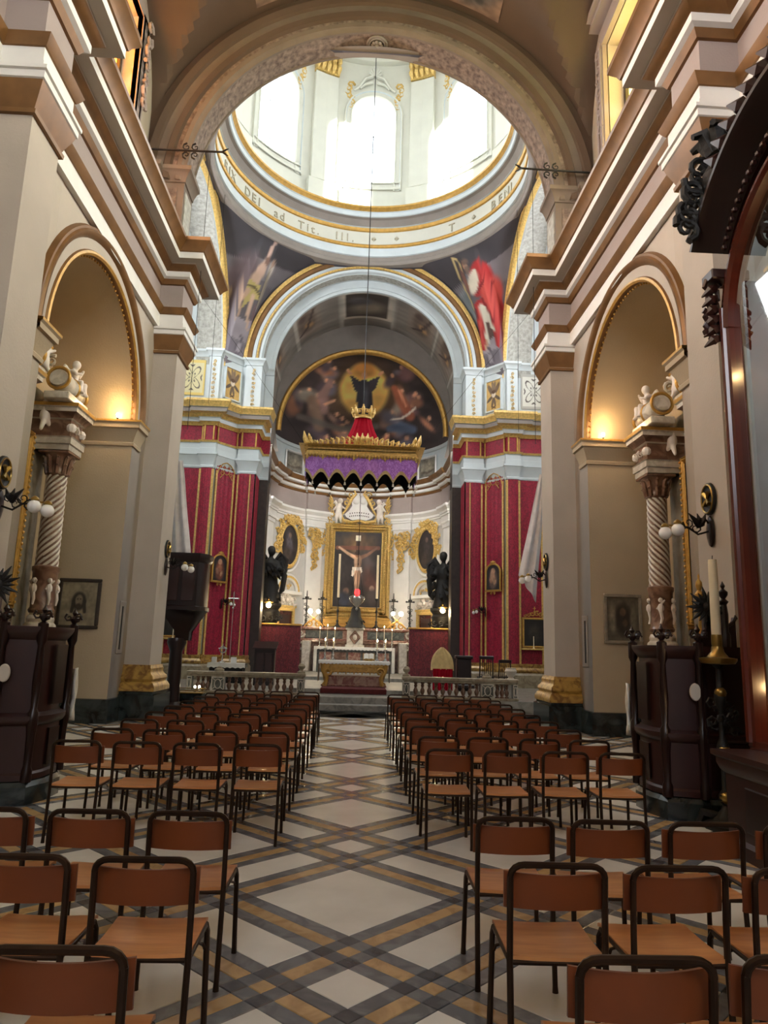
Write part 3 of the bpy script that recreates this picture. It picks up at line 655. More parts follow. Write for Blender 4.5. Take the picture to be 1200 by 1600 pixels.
for s in (-1, 1):
    path = [(s*3.5, 26.28), (s*3.85, 26.28), (s*3.85, 25.35), (s*4.05, 25.35), (s*4.45, 25.35), (s*4.45, 25.48), (s*4.58, 25.48), (s*5.2, 24.73), (s*5.26, 24.73), (s*5.26, 24.6), (s*5.66, 24.6), (s*5.66, 24.72), (s*7.18, 24.72)]
    e = MB(); e.sweep(path, CE, CEM, side=s); e.sweep(path, [(0.0, 10.0), (0.0, 11.8)], 0, side=s); e.sweep(path, IMP, 0, side=s)
    tr = struct('trim_%d' % (8 if s < 0 else 9), e, ['pale_blue', 'gold_leaf', 'damask', 'grey_trim'])
    for q in (0.0, 1.0):
        g = MB(); a, b = (s*4.6, 25.45), (s*5.18, 24.76)
        x, y = a[0]+(b[0]-a[0])*q, a[1]+(b[1]-a[1])*q
        g.box(x-0.03, x+0.03, y-0.05, y+0.0, 8.62, 9.14); g.build('gilt_strip', 'gold', tr, 0)
    for x, y in ((3.9, 25.3), (4.41, 25.3), (5.3, 24.55), (5.62, 24.55), (5.72, 24.68)):
        g = MB(); g.box(s*x-0.025, s*x+0.025, y-0.02, y+0.04, 8.62, 9.14); g.build('gilt_strip', 'gold', tr, 0)
    # attic: cherub panel on the chamfer, pierced ornament panel on the transept jamb, carved strips
    th = math.atan2(24.73-25.48, s*(5.2-4.58)); mx = Matrix.Translation((s*4.89, 25.08, 10.9)) @ Matrix.Rotation(math.atan2(-0.75*s, 0.62) if s > 0 else math.atan2(0.75, 0.62), 4, 'Z')
    us = np.linspace(-.34, .34, 40); vs = np.linspace(-.58, .58, 60); U, V = np.meshgrid(us, vs, indexing='ij')
    col = paint(U, V, (196, 160, 96), [('e', -.15, .24, .08, .26, .5, (112, 92, 74), .4), ('e', .15, .24, .08, .26, -.5, (112, 92, 74), .4), ('e', -.04, .36, .06, .2, .15, (124, 104, 84), .4), ('e', .04, .36, .06, .2, -.15, (124, 104, 84), .4), ('e', -.16, -.1, .06, .2, -.9, (92, 78, 66), .4), ('e', .16, -.1, .06, .2, .9, (92, 78, 66), .4), ('e', -.05, -.26, .05, .2, -.2, (104, 86, 70), .4), ('e', .05, -.26, .05, .2, .2, (104, 86, 70), .4), ('e', 0, .05, .1, .13, 0, (216, 200, 180), .3), ('e', 0, .14, .1, .07, 0, (88, 66, 50), .4), ('l', [(-.08, -.42), (.08, -.5)], .02, (88, 66, 50), .4), ('l', [(.08, -.42), (-.08, -.5)], .02, (88, 66, 50), .4)], .12, 3)
    P = np.stack([U, np.full(U.shape, -0.05), V], -1)
    Pw = np.array([[tuple(mx @ Vector(p)) for p in r] for r in P]); paint_grid('cherub_panel', Pw, col, 'fresco', tr)
    fr = MB()
    for x in (-.38, .34): fr.box(x, x+.04, -0.09, 0.02, -.62, .62)
    for z in (-.62, .58): fr.box(-.38, .38, -0.09, 0.02, z, z+.04)
    fr.xform(mx); fr.build('panel_frame', 'pale_blue', tr, 0)
    us = np.linspace(5.8, 6.75, 60); vs = np.linspace(10.3, 11.65, 80); U, V = np.meshgrid(us, vs, indexing='ij'); a_ = (U-6.27)/.45; b_ = (V-10.97)/.62
    pat = (np.abs(np.sin(6*np.hypot(a_, b_)+2*np.cos(4*np.arctan2(b_, a_)))) < 0.35) & (np.maximum(abs(a_), abs(b_)) < 0.8)
    col = np.zeros(U.shape+(3,)); col[:] = (206, 196, 156) if s < 0 else (206, 204, 194); col[pat] = (100, 92, 88); col[np.maximum(abs(a_), abs(b_)) > 0.93] = (212, 186, 110) if s < 0 else (170, 168, 160)
    paint_grid('ornament_panel', np.stack([s*U, np.full(U.shape, 24.68), V], -1), col, 'fresco', tr)
    for (x, y) in ((4.15, 25.32), (5.46, 24.57)):
        cst = MB(); rs = random.Random(2)
        for q in range(9): scroll(cst, (s*x, y-0.0, 10.25+0.17*q), 0.07, 1.2, q*1.3, (-1)**q, 0.3, n=8, seg=4)
        cst.build('carved_strip', 'gold_leaf', tr, 0)

# ---------------- drum and dome
R0 = 5.25
prof = [(5.3, 16.1), (4.95, 16.1), (4.93, 16.14), (4.93, 16.24), (4.99, 16.3), (4.99, 16.46), (4.93, 16.48), (4.93, 16.66), (4.97, 16.68), (4.97, 16.84), (4.92, 16.86), (4.90, 16.92), (4.92, 16.97), (5.02, 16.98), (5.02, 17.55), (4.96, 17.57), (4.93, 17.63), (4.93, 17.68), (4.88, 17.70), (4.76, 17.92), (4.66, 17.96), (4.62, 17.98), (4.60, 18.12), (4.56, 18.15), (4.50, 18.24), (4.46, 18.27), (4.46, 18.34), (5.3, 18.36)]
pm = [1, 1, 1, 1, 1, 0, 0, 0, 0, 2, 2, 2, 2, 3, 2, 2, 2, 0, 4, 4, 0, 0, 0, 2, 2, 2, 0]
mb = MB(); mb.lathe(prof, (0, YC, 0), 96, mats=pm); tr = struct('trim_20', mb, ['pale_blue', 'grey_trim', 'gold', 'drum_white', 'grey_trim'])
# raised lettering on the drum frieze
fm = MB()
def glyph_mesh(ch):
    cu = bpy.data.curves.new('g', 'FONT'); cu.body = ch; cu.size = 0.46; cu.extrude = 0.015; cu.align_x = 'CENTER'; cu.resolution_u = 3
    o = bpy.data.objects.new('g', cu); C.objects.link(o); dg = bpy.context.evaluated_depsgraph_get(); me = bpy.data.meshes.new_from_object(o.evaluated_get(dg))
    b = MB(); b.v = [tuple(v.co) for v in me.vertices]; b.f = [tuple(p.vertices) for p in me.polygons]; b.m = [0]*len(b.f)
    bpy.data.objects.remove(o); bpy.data.curves.remove(cu); bpy.data.meshes.remove(me); return b
GL = {}
def frieze_text(txt, a_start, step, r=5.0, z=17.09):
    a = a_start
    for ch in txt:
        if ch == ' ': a += step*0.75; continue
        w = 0.6 if ch in 'iIlt.1d' else 1.0
        a += step*w/2
        if ch == '*':
            st = MB(); st.tube([(-.09, 0.17, 0), (.09, 0.17, 0)], .02, 4); st.tube([(0, 0.08, 0), (0, .26, 0)], .02, 4); st.tube([(-.06, .11, 0), (.06, .23, 0)], .015, 4); st.tube([(.06, .11, 0), (-.06, .23, 0)], .015, 4); g = st
        else:
            if ch not in GL: GL[ch] = glyph_mesh(ch)
            g = GL[ch]
        # face the drum's axis; a measured clockwise from +Y, reading left to right
        mx = Matrix.Translation((r*math.sin(a), YC+r*math.cos(a), z)) @ Matrix.Rotation(-a, 4, 'Z') @ Matrix.Rotation(PI/2, 4, 'X')
        fm.add(g, mx); a += step*w/2
D_ = math.radians
frieze_text('RIX  DEI  ad  Tit.  III.  *  *', D_(-80), D_(4.1))
frieze_text('T  *  BENI', D_(36), D_(4.6))
fm.build('lettering', 'lettering', tr, 0)
drum = MB(); wn_i = 8
mp = lambda a0: (lambda a, z, d: ((R0+d)*math.sin(a0+a/R0), YC+(R0+d)*math.cos(a0+a/R0), z))
dmo = None
for k in range(8):
    arch_wall(drum, -R0*PI/8, R0*PI/8, 18.3, 25.4, 0, 0.88, 19.85, 22.95, mp(k*PI/4), 0.5, n=14, sub=4, m=0, mr=0)
dmo = struct('wall_drum', drum, 'drum_white', smooth=0)
for k in range(8):
    a0 = k*PI/4; f = mp(a0)
    fr = MB()
    fa = lambda a, r, d: f(-r*math.cos(a), 22.95+r*math.sin(a), d)
    fp = [(0.88, 0.05), (0.88, -0.03), (0.93, -0.07), (0.97, -0.03), (1.12, -0.03), (1.15, -0.08), (1.2, -0.08), (1.22, 0.0)]
    fr.arcsweep(fa, 0, PI, 20, fp, [0, 0, 0, 0, 1, 0, 0])
    for sg in (-1, 1):
        Pp = [[f(sg*r, z, d) for r, d in fp] for z in (19.5, 22.95)]; fr.grid(Pp, 0, mfn=lambda i, j: [0, 0, 0, 0, 1, 0, 0][j])
    for z0_, z1_, dd in ((19.55, 19.65, -0.08), (19.65, 19.82, -0.03), (19.82, 19.88, -0.08)):
        fr.grid([[f(-1.2+2.4*i/6, z0_, dd), f(-1.2+2.4*i/6, z1_, dd), f(-1.2+2.4*i/6, z1_, 0.05)] for i in range(7)], 0)
    w_ = struct('window_%d' % (8+k), fr, ['drum_white', 'pale_blue'])
    pane = MB()
    for (xa, xb, za, zb) in ((-.86, -.03, 19.85, 22.2), (.03, .86, 19.85, 22.2)):
        p = MB(); p.quad(f(xa, za, .42), f(xb, za, .42), f(xb, zb, .42), f(xa, zb, .42)); p.build('pane', 'dome_glass', w_, 0)
    p = MB(); p.poly([f(-.86, 22.26, .42), f(.86, 22.26, .42)]+[f(.86*math.cos(PI*i/14), 22.95+.86*math.sin(PI*i/14), .42) for i in range(15)]); p.build('pane', 'dome_glass', w_, 0)
    bars = MB(); bars.tube([f(0, 19.85, .4), f(0, 22.2, .4)], .035, 5); bars.tube([f(-.86, 22.23, .4), f(.86, 22.23, .4)], .04, 5)
    for i in range(1, 6): a = PI*i/6; bars.tube([f(.25*math.cos(a), 22.4+.25*math.sin(a), .4), f(.84*math.cos(a), 22.95+.84*math.sin(a), .4)], .02, 4)
    bars.build('glazing_bar', 'pale_blue', w_, 0)
    orn = MB(); rs = random.Random(k)
    mxw = Matrix.Translation((R0*math.sin(a0), YC+R0*math.cos(a0), 0)) @ Matrix.Rotation(-a0, 4, 'Z')
    # shell crest with scrolls over the arch
    for i in range(7):
        a = PI*(i+.5)/7; orn.tube([(0.05*math.cos(a), -0.1, 24.75+0.05*math.sin(a)), (.26*math.cos(a), -0.16, 24.78+.3*math.sin(a))], [.03, .05], 5)
    for sg in (-1, 1):
        orn.tube([(sg*0.1, -.1, 24.75), (sg*.4, -.12, 24.6), (sg*.6, -.12, 24.25), (sg*.85, -.1, 24.05)], [.07, .07, .06, .05], 6)
        orn.tube([(sg*0.1, -.1, 24.45), (sg*.4, -.12, 24.35), (sg*.6, -.1, 24.15)], [.06, .05, .04], 6)
    orn.xform(mxw); orn.build('shell_crest', 'drum_white', w_)
    for sg in (-1, 1):
        g = MB()
        for i in range(9):
            q = i/8; scroll(g, (sg*(1.0+.1*math.sin(i)), -0.1, 24.3-1.3*q), 0.17*(1-.45*q), 1.1, i*1.7, (-1)**i, .34, n=8, seg=5)
        g.xform(mxw); g.build('garland', 'gold_leaf', w_, 0)
    # pilaster between the windows
    a1 = a0+PI/8; fp2 = mp(a1); pl = MB()
    for (x, z0_, z1_, d) in ((.62, 18.34, 19.45, -.26), (.5, 19.45, 24.3, -.2)):
        pl.grid([[fp2(-x, z0_, 0), fp2(-x, z1_, 0)], [fp2(-x, z0_, d), fp2(-x, z1_, d)], [fp2(0, z0_, d), fp2(0, z1_, d)], [fp2(x, z0_, d), fp2(x, z1_, d)], [fp2(x, z0_, 0), fp2(x, z1_, 0)]])
    pl.grid([[fp2(-.62, 19.45, -.26), fp2(.62, 19.45, -.26)], [fp2(-.62, 19.45, 0), fp2(.62, 19.45, 0)]])
    po = pl.build('pilaster', 'drum_white', dmo, 0)
    cp = MB(); mxp = Matrix.Translation((R0*math.sin(a1), YC+R0*math.cos(a1), 0)) @ Matrix.Rotation(-a1, 4, 'Z')
    cp.box(-.58, .58, -.3, 0, 25.2, 25.35); cp.box(-.5, .5, -.26, 0, 24.35, 25.2)
    for i in range(5):
        x = -.44+.22*i
        leaf(cp, (x, -.26, 24.4), (x, -.42, 24.8), .16); leaf(cp, (x, -.26, 24.7), (x, -.45, 25.1), .16)
    for sg in (-1, 1): scroll(cp, (sg*.45, -.32, 25.05), .15, 1.4, 1.5, sg, .3, n=10)
    cp.xform(mxp); cp.build('gilded_capital', 'gold_leaf', po, 0)
prof = [(5.3, 25.35), (5.0, 25.35), (5.0, 25.6), (4.95, 25.62), (4.95, 25.85), (4.85, 25.9), (4.65, 26.05), (4.6, 26.1), (4.6, 26.2), (5.0, 26.22)]+[(5.05*math.cos(PI/2*i/12), 26.3+5.0*math.sin(PI/2*i/12)) for i in range(12)]+[(0.01, 31.3)]
mb = MB(); mb.lathe(prof, (0, YC, 0), 64, mats=[0, 0, 1, 0, 0, 0, 1, 0, 0]+[0]*12); struct('dome', mb, ['drum_white', 'ochre'])['kind'] = 'structure'

# ---------------- chancel and apse
mb = MB(); AR, AY = 4.1, 30.2
apath = [(AR, 26.3)]+[(AR*math.cos(PI*i/32), AY+AR*math.sin(PI*i/32)) for i in range(33)]+[(-AR, 26.3)]
mb.sweep(apath, [(0, -0.1), (0, 9.3)], 0, side=-1)
struct('wall_apse', mb, 'apse_grey')
mb = MB()
AE = [(0, 7.05), (0.04, 7.05), (0.05, 7.12), (0.02, 7.15), (0.03, 7.4), (0.07, 7.42), (0.07, 7.5), (0.10, 7.52), (0.10, 7.62), (0.17, 7.7), (0.22, 7.76), (0.22, 7.86), (0.02, 7.88), (0.02, 8.68), (0.06, 8.7), (0.1, 8.8), (0.17, 8.84), (0.17, 8.95), (0.24, 9.02), (0.36, 9.05), (0.36, 9.15), (0.42, 9.17), (0.5, 9.28), (0.52, 9.34), (0.0, 9.36)]
AEM = [0]*12+[1]+[2, 2, 0, 0, 2, 0, 0, 2, 2, 2, 0]
epath = [(AR, 26.3)]; angs = [90]
for lo, hi in ((86, 71), (39, 24), (-24, -39), (-71, -86)): angs += [('o', lo), ('i', lo), ('i', hi), ('o', hi)]
full = []
seq = [(90, AR)]
for lo, hi in ((85, 71), (38.5, 24.5), (-24.5, -38.5), (-71, -85)):
    prev = seq[-1][0]; n_ = max(1, int((prev-lo)/6))
    for k in range(1, n_): seq.append((prev+(lo-prev)*k/n_, AR))
    seq += [(lo, AR), (lo-.1, AR-.14), ((lo+hi)/2, AR-.14), (hi+.1, AR-.14), (hi, AR)]
seq.append((-90, AR))
epath += [(r*math.sin(math.radians(g)), AY+r*math.cos(math.radians(g))) for g, r in seq]+[(-AR, 26.3)]
mb.sweep(epath, AE, AEM, side=-1); struct('trim_21', mb, ['white', 'stone_pink', 'ochre'])
mb = MB(); mb.sweep(apath, [(0.0, 9.3), (-0.02, 10.75), (0.05, 10.76), (0.08, 10.82), (0.08, 10.9), (0, 10.95)], 0, side=-1); at_ = struct('trim_22', mb, 'pale_blue')
for a in (-52, -26, 26, 52):
    us = np.linspace(-.55, .55, 30); vs = np.linspace(9.55, 10.45, 24); U, V = np.meshgrid(us, vs, indexing='ij')
    col = paint(U, V, (112, 106, 96), [('e', 0, 10.0, .4, .25, 0, (136, 128, 112), .8), ('l', [(-.4, 9.8), (0, 9.75), (.4, 9.85)], .05, (92, 82, 70), .8)], .3, a+60)
    P = np.stack([4.04*np.sin(np.radians(a)+U/4.04), AY+4.04*np.cos(np.radians(a)+U/4.04), V], -1); paint_grid('attic_picture', P, col, 'fresco', at_)
    fr = MB()
    ff = lambda x, z: (4.02*math.sin(math.radians(a)+x/4.02), AY+4.02*math.cos(math.radians(a)+x/4.02), z)
    fr.tube([ff(-.6, 9.5), ff(-.3, 9.5), ff(0, 9.5), ff(.3, 9.5), ff(.6, 9.5), ff(.6, 10.5), ff(.3, 10.5), ff(0, 10.5), ff(-.3, 10.5), ff(-.6, 10.5)], .045, 4, closed=True); fr.build('panel_frame', 'white', at_, 0)
# painted half dome
ph = np.linspace(-PI/2, PI/2, 110); el = np.linspace(0, PI/2*0.97, 80); A_, E_ = np.meshgrid(ph, el, indexing='ij')
P = np.stack([4.1*np.sin(A_)*np.cos(E_), 30.1+4.1*np.cos(A_)*np.cos(E_), 10.9+3.95*np.sin(E_)], -1)
k_ = (34.0-P[..., 1])*0.0
X = P[..., 0]*30/P[..., 1]; Z = 1.53+(P[..., 2]-1.53)*30/P[..., 1]
DK = (40, 34, 34)
st = [('e', 0, 12.6, 1.55, 1.35, 0, (74, 58, 42), .8), ('e', 0.02, 12.75, 1.08, 1.2, 0, (172, 136, 76), .2), ('e', -.5, 12.6, .3, .7, 0, (168, 134, 78), .8), ('e', .55, 12.5, .3, .7, 0, (164, 130, 74), .8), ('e', 0, 13.7, .5, .35, 0, (140, 100, 56), .6)]
st += [('p', [(-.32, 13.2), (.34, 13.2), (.42, 11.6), (-.28, 11.6)], (42, 42, 48)), ('p', [(-.65, 13.45), (-.25, 13.2), (-.2, 12.5), (-.45, 12.8)], (46, 44, 50)), ('p', [(.7, 13.45), (.25, 13.2), (.2, 12.5), (.5, 12.8)], (46, 44, 50)), ('e', 0.0, 13.42, .13, .17, 0, (150, 112, 84), .4), ('l', [(-.62, 13.5), (-.75, 13.65)], .07, (160, 120, 92), .5), ('l', [(.66, 13.5), (.8, 13.62)], .07, (160, 120, 92), .5), ('e', 0.1, 12.3, .1, .6, 0, (62, 64, 72), .8)]
rs = random.Random(5)
for q in range(54):
    a = rs.random()*2*PI; r_ = 1.4+1.6*rs.random(); x = math.cos(a)*r_*1.05; z = 12.1+math.sin(a)*r_*0.75
    if abs(x) < 1.15 and z > 11.6: continue
    c = rs.choice([(98, 78, 70), (84, 62, 62), (110, 76, 60), (74, 70, 78), (92, 86, 78), (58, 50, 54)])
    st.append(('e', x, z, .22+.25*rs.random(), .12+.2*rs.random(), rs.random()*3, c, .9)); st.append(('e', x+.1, z+.28, .09, .1, 0, (140, 104, 84), .6))
st += [('l', [(1.35, 12.9), (1.7, 12.3), (2.1, 11.6)], [.14, .24, .2], (110, 64, 48), .6), ('l', [(1.55, 12.8), (1.9, 12.1)], .06, (140, 96, 76), .7), ('l', [(1.3, 11.45), (1.7, 11.5), (2.0, 11.7), (2.3, 12.0)], .05, (150, 142, 132), .6), ('l', [(1.2, 11.0), (1.7, 11.1), (2.2, 11.0)], [.16, .26, .2], (62, 70, 86), .7),
       ('l', [(-2.3, 12.2), (-2.1, 11.6), (-1.9, 11.0)], [.2, .3, .26], (88, 72, 62), .7), ('l', [(-1.5, 13.1), (-1.8, 12.4), (-1.7, 11.7)], [.12, .22, .16], (96, 76, 72), .7), ('l', [(-1.3, 12.2), (-1.7, 12.0)], .06, (136, 104, 84), .7), ('l', [(-2.8, 11.4), (-1.0, 10.9), (.6, 11.1)], .14, (72, 66, 62), .9)]
o = paint_grid('ceiling_apse', P, np.clip(paint(X, Z, DK, st, .3, 9)*1.65, 0, 255), 'fresco'); o['kind'] = 'structure'
# wall round the lunette, its gilded arch, the chancel vault
mb = MB(); f = lambda a, r, d: (r*math.cos(a), 30.0+d, 10.9+r*math.sin(a))
mb.arcsweep(f, -0.05, PI+0.05, 48, [(3.58, 0.15), (3.58, -0.05), (3.62, -0.1), (3.7, -0.12), (3.76, -0.08), (3.8, 0.0)], [1]*5)
mb.arcsweep(f, -0.3, PI+0.3, 48, [(3.8, 0.0), (5.4, 0.0)], 0)
struct('wall_lunette', mb, ['grey_trim', 'gold'])
us = np.linspace(0.0, PI, 120); vs = np.linspace(26.3, 30.02, 60); A_, Y_ = np.meshgrid(us, vs, indexing='ij')
P = np.stack([3.85*np.cos(A_), Y_, 12.0+3.85*np.sin(A_)], -1)
Uv = A_*3.85; st = [('p', [(4.95, 26.9), (7.15, 26.9), (7.15, 29.3), (4.95, 29.3)], (150, 142, 132)), ('p', [(5.15, 27.1), (6.95, 27.1), (6.95, 29.1), (5.15, 29.1)], (58, 52, 48)), ('e', 6.0, 28.3, .7, .5, .2, (104, 96, 86), .8), ('e', 6.3, 27.7, .5, .3, -.2, (80, 76, 78), .8)]
for a in (1.2, 2.9, 8.2, 10.3):
    st += [('p', [(a-.1, 26.8), (a+1.3, 26.8), (a+1.3, 29.4), (a-.1, 29.4)], (108, 98, 90))]
    st += [('e', a+.6, 28.1, .45, .9, 0, (84, 72, 64), .5), ('e', a+.5, 28.4, .2, .3, .5, (134, 104, 74), .7), ('e', a+.8, 27.6, .2, .25, 0, (70, 58, 52), .7), ('l', [(a+.2, 27.3), (a+.6, 28.6), (a+1, 28.9)], .07, (60, 50, 46), .7)]
for a in (1.0, 2.65, 4.85, 7.15, 9.4, 11.05): st.append(('l', [(a, 26.3), (a, 30)], .07, (140, 134, 126), .3))
o = paint_grid('ceiling_chancel', P, np.clip(paint(Uv, Y_, (104, 98, 92), st, .2, 4)*1.25, 0, 255), 'fresco'); o['kind'] = 'structure'
mb = MB()
for s in (-1, 1):
    mb.quad((s*3.85, 26.2, 9.25), (s*3.85, 30.05, 9.25), (s*3.85, 30.05, 12.0), (s*3.85, 26.2, 12.0)); mb.quad((s*3.85, 26.2, 9.3), (s*3.85, 30.05, 9.3), (s*4.2, 30.05, 9.3), (s*4.2, 26.2, 9.3))
    mb.quad((s*3.5, 26.27, 0.2), (s*3.86, 26.27, 0.2), (s*3.86, 26.27, 7.6), (s*3.5, 26.27, 7.6), 1); mb.quad((s*3.5, 26.27, 0.2), (s*3.5, 26.9, 0.2), (s*3.5, 26.9, 7.6), (s*3.5, 26.27, 7.6), 1); mb.quad((s*3.5, 26.9, 0.2), (s*4.12, 26.9, 0.2), (s*4.12, 26.9, 9.2), (s*3.5, 26.9, 9.2), 1)
struct('wall_chancel', mb, ['grey_trim', 'frame_dark'])
def apse_mx(deg, z, r=None):
    a = math.radians(deg); r = r or AR
    return Matrix.Translation((r*math.sin(a), AY+r*math.cos(a), z)) @ Matrix.Rotation(-a, 4, 'Z')
for i, a in enumerate((-78, -31.5, 31.5, 78)):
    mb = MB(); mb.bbox(-.42, .42, -.12, .1, 2.3, 7.05, .02); mb.bbox(-.5, .5, -.16, .1, 2.2, 2.5, .02); mb.bbox(-.47, .47, -.16, .1, 6.85, 7.05, .02)
    mb.xform(apse_mx(a, 0)); p = struct('pilaster.%03d' % (20+i), mb, 'white', smooth=0); p['kind'] = 'structure'
    if abs(a) < 50:
        g = MB(); rs = random.Random(i)
        foliage_cluster(g, -.3, .3, 6.2, 6.9, -.18, .19, 26, rs)
        for q in range(8): scroll(g, (.06*(-1)**q, -.2, 6.15-.15*q), .18*(1-.04*q), 1.2, q*1.5, (-1)**q, .36, n=8, seg=5)
        g.xform(apse_mx(a, 0)); g.build('gilded_drop', 'gold_leaf', p, 0)

# ================================================================ CHAIRS
ORD = ['first', 'second', 'third', 'fourth', 'fifth', 'sixth', 'seventh', 'eighth', 'ninth', 'tenth', 'eleventh', 'twelfth', 'thirteenth']
def make_chair(label, group):
    t = thing('chapel_chair', label, 'chair', (0, 0, 0), 0, group)
    sb = MB(); P = []
    for i in range(9):
        x = -.18+.36*i/8; row = []
        for y, zz in ((-.005, .424), (.04, .420), (.16, .414), (.28, .416), (.35, .42), (.378, .412)): row.append((x, y, zz-.006*math.cos(x/.18*PI/2)))
        P.append(row)
    sb.grid(P); Q = [[(p[0], p[1], p[2]-.014) for p in r] for r in P]; sb.grid(Q)
    n = len(P); edge = [(P[0][j], Q[0][j]) for j in range(6)]+[(P[i][5], Q[i][5]) for i in range(9)]+[(P[8][j], Q[8][j]) for j in range(5, -1, -1)]+[(P[i][0], Q[i][0]) for i in range(8, -1, -1)]
    for a, b in zip(edge[:-1], edge[1:]): sb.quad(a[0], b[0], b[1], a[1])
    sb.build('seat', 'chair_seat', t)
    bb = MB(); A = []; B = []
    for i in range(13):
        x = -.192+.384*i/12; y = .012+.035*(x/.192)**2
        zt = .702-.004*math.cos(x/.192*PI/2)
        A.append([(x, y, .572), (x, y-.004, .60), (x, y-.008, .68), (x, y-.01, zt)]); B.append([(x, y+.011, .572), (x, y+.007, .60), (x, y+.003, .68), (x, y+.001, zt)])
    bb.grid(A); bb.grid(B); loop = lambda G: [G[i][0] for i in range(13)]+[G[12][j] for j in range(1, 4)]+[G[i][3] for i in range(11, -1, -1)]+[G[0][j] for j in (2, 1)]
    la, lb = loop(A), loop(B)
    for k in range(len(la)): k2 = (k+1) % len(la); bb.quad(la[k], la[k2], lb[k2], lb[k])
    bb.build('backrest', 'chair_back', t)
    r = .0125
    hp = MB(); pts = [(-.178, -.002, .40), (-.178, -.008, .56), (-.178, -.018, .70)]
    for i in range(5):
        a = PI-PI/2*i/4; pts.append((-.125+.053*math.cos(a), -.02-.002*i, .70+.043*math.sin(a)))
    pts += [(-x, y, z) for x, y, z in pts[::-1]]
    hp.tube(pts, r, 8); hp.build('back_frame', 'chair_tube', t)
    for sx in (-1, 1):
        l = MB(); l.tube([(sx*.178, -.03, 0), (sx*.178, -.028, .03), (sx*.178, -.002, .405)], [r*1.15, r, r], 8); l.build('leg', 'chair_tube', t)
    for sx in (-1, 1):
        l = MB(); l.tube([(sx*.19, .375, 0), (sx*.19, .374, .03), (sx*.182, .355, .37), (sx*.18, .33, .402)], [r*1.15, r, r, r], 8); l.build('leg', 'chair_tube', t)
    fr = MB()
    for sx in (-1, 1): fr.tube([(sx*.178, -.002, .40), (sx*.18, .335, .40)], .01, 6)
    fr.tube([(-.178, 0, .398), (.178, 0, .398)], .01, 6); fr.tube([(-.18, .335, .398), (.18, .335, .398)], .01, 6)
    for sx in (-1, 1): fr.tube([(sx*.18, .17, .395), (sx*.2, .17, .39), (sx*.207, .17, .372)], .006, 5)
    fr.build('seat_frame', 'chair_tube', t); return t
proto = None; CR = random.Random(21)
def put_chair(x, y, label, group):
    global proto
    if proto is None: proto = make_chair(label, group); o = proto; o.location = (x, y, 0)
    else: o = dup(proto, (x, y, 0), None, label, group)
    o.rotation_euler.z = (CR.random()-.5)*.05
ROWS = [2.05, 2.85, 3.58]+[5.88+.81*k for k in range(9)]
for s, nm in ((-1, 'left'), (1, 'right')):
    for ri, y in enumerate(ROWS):
        n = 4
        if ri == 0: n = 1 if s < 0 else 2
        if ri == 1: n = 2 if s < 0 else 3
        if ri == 2: n = 3 if s < 0 else 4
        for k in range(n):
            x = s*(.765+.462*k)+(CR.random()-.5)*.014
            if ri < 3: lab = 'orange plywood chair, %s from the aisle in the %s front row, %s of the aisle' % (ORD[k], ('nearest', 'middle', 'farther')[ri], nm)
            else: lab = 'orange plywood chair, %s from the aisle, %s row of the far block %s of aisle' % (ORD[k], ORD[ri-3], nm)
            put_chair(x, y+(CR.random()-.5)*.03, lab, 'plywood chairs in rows facing the altar')

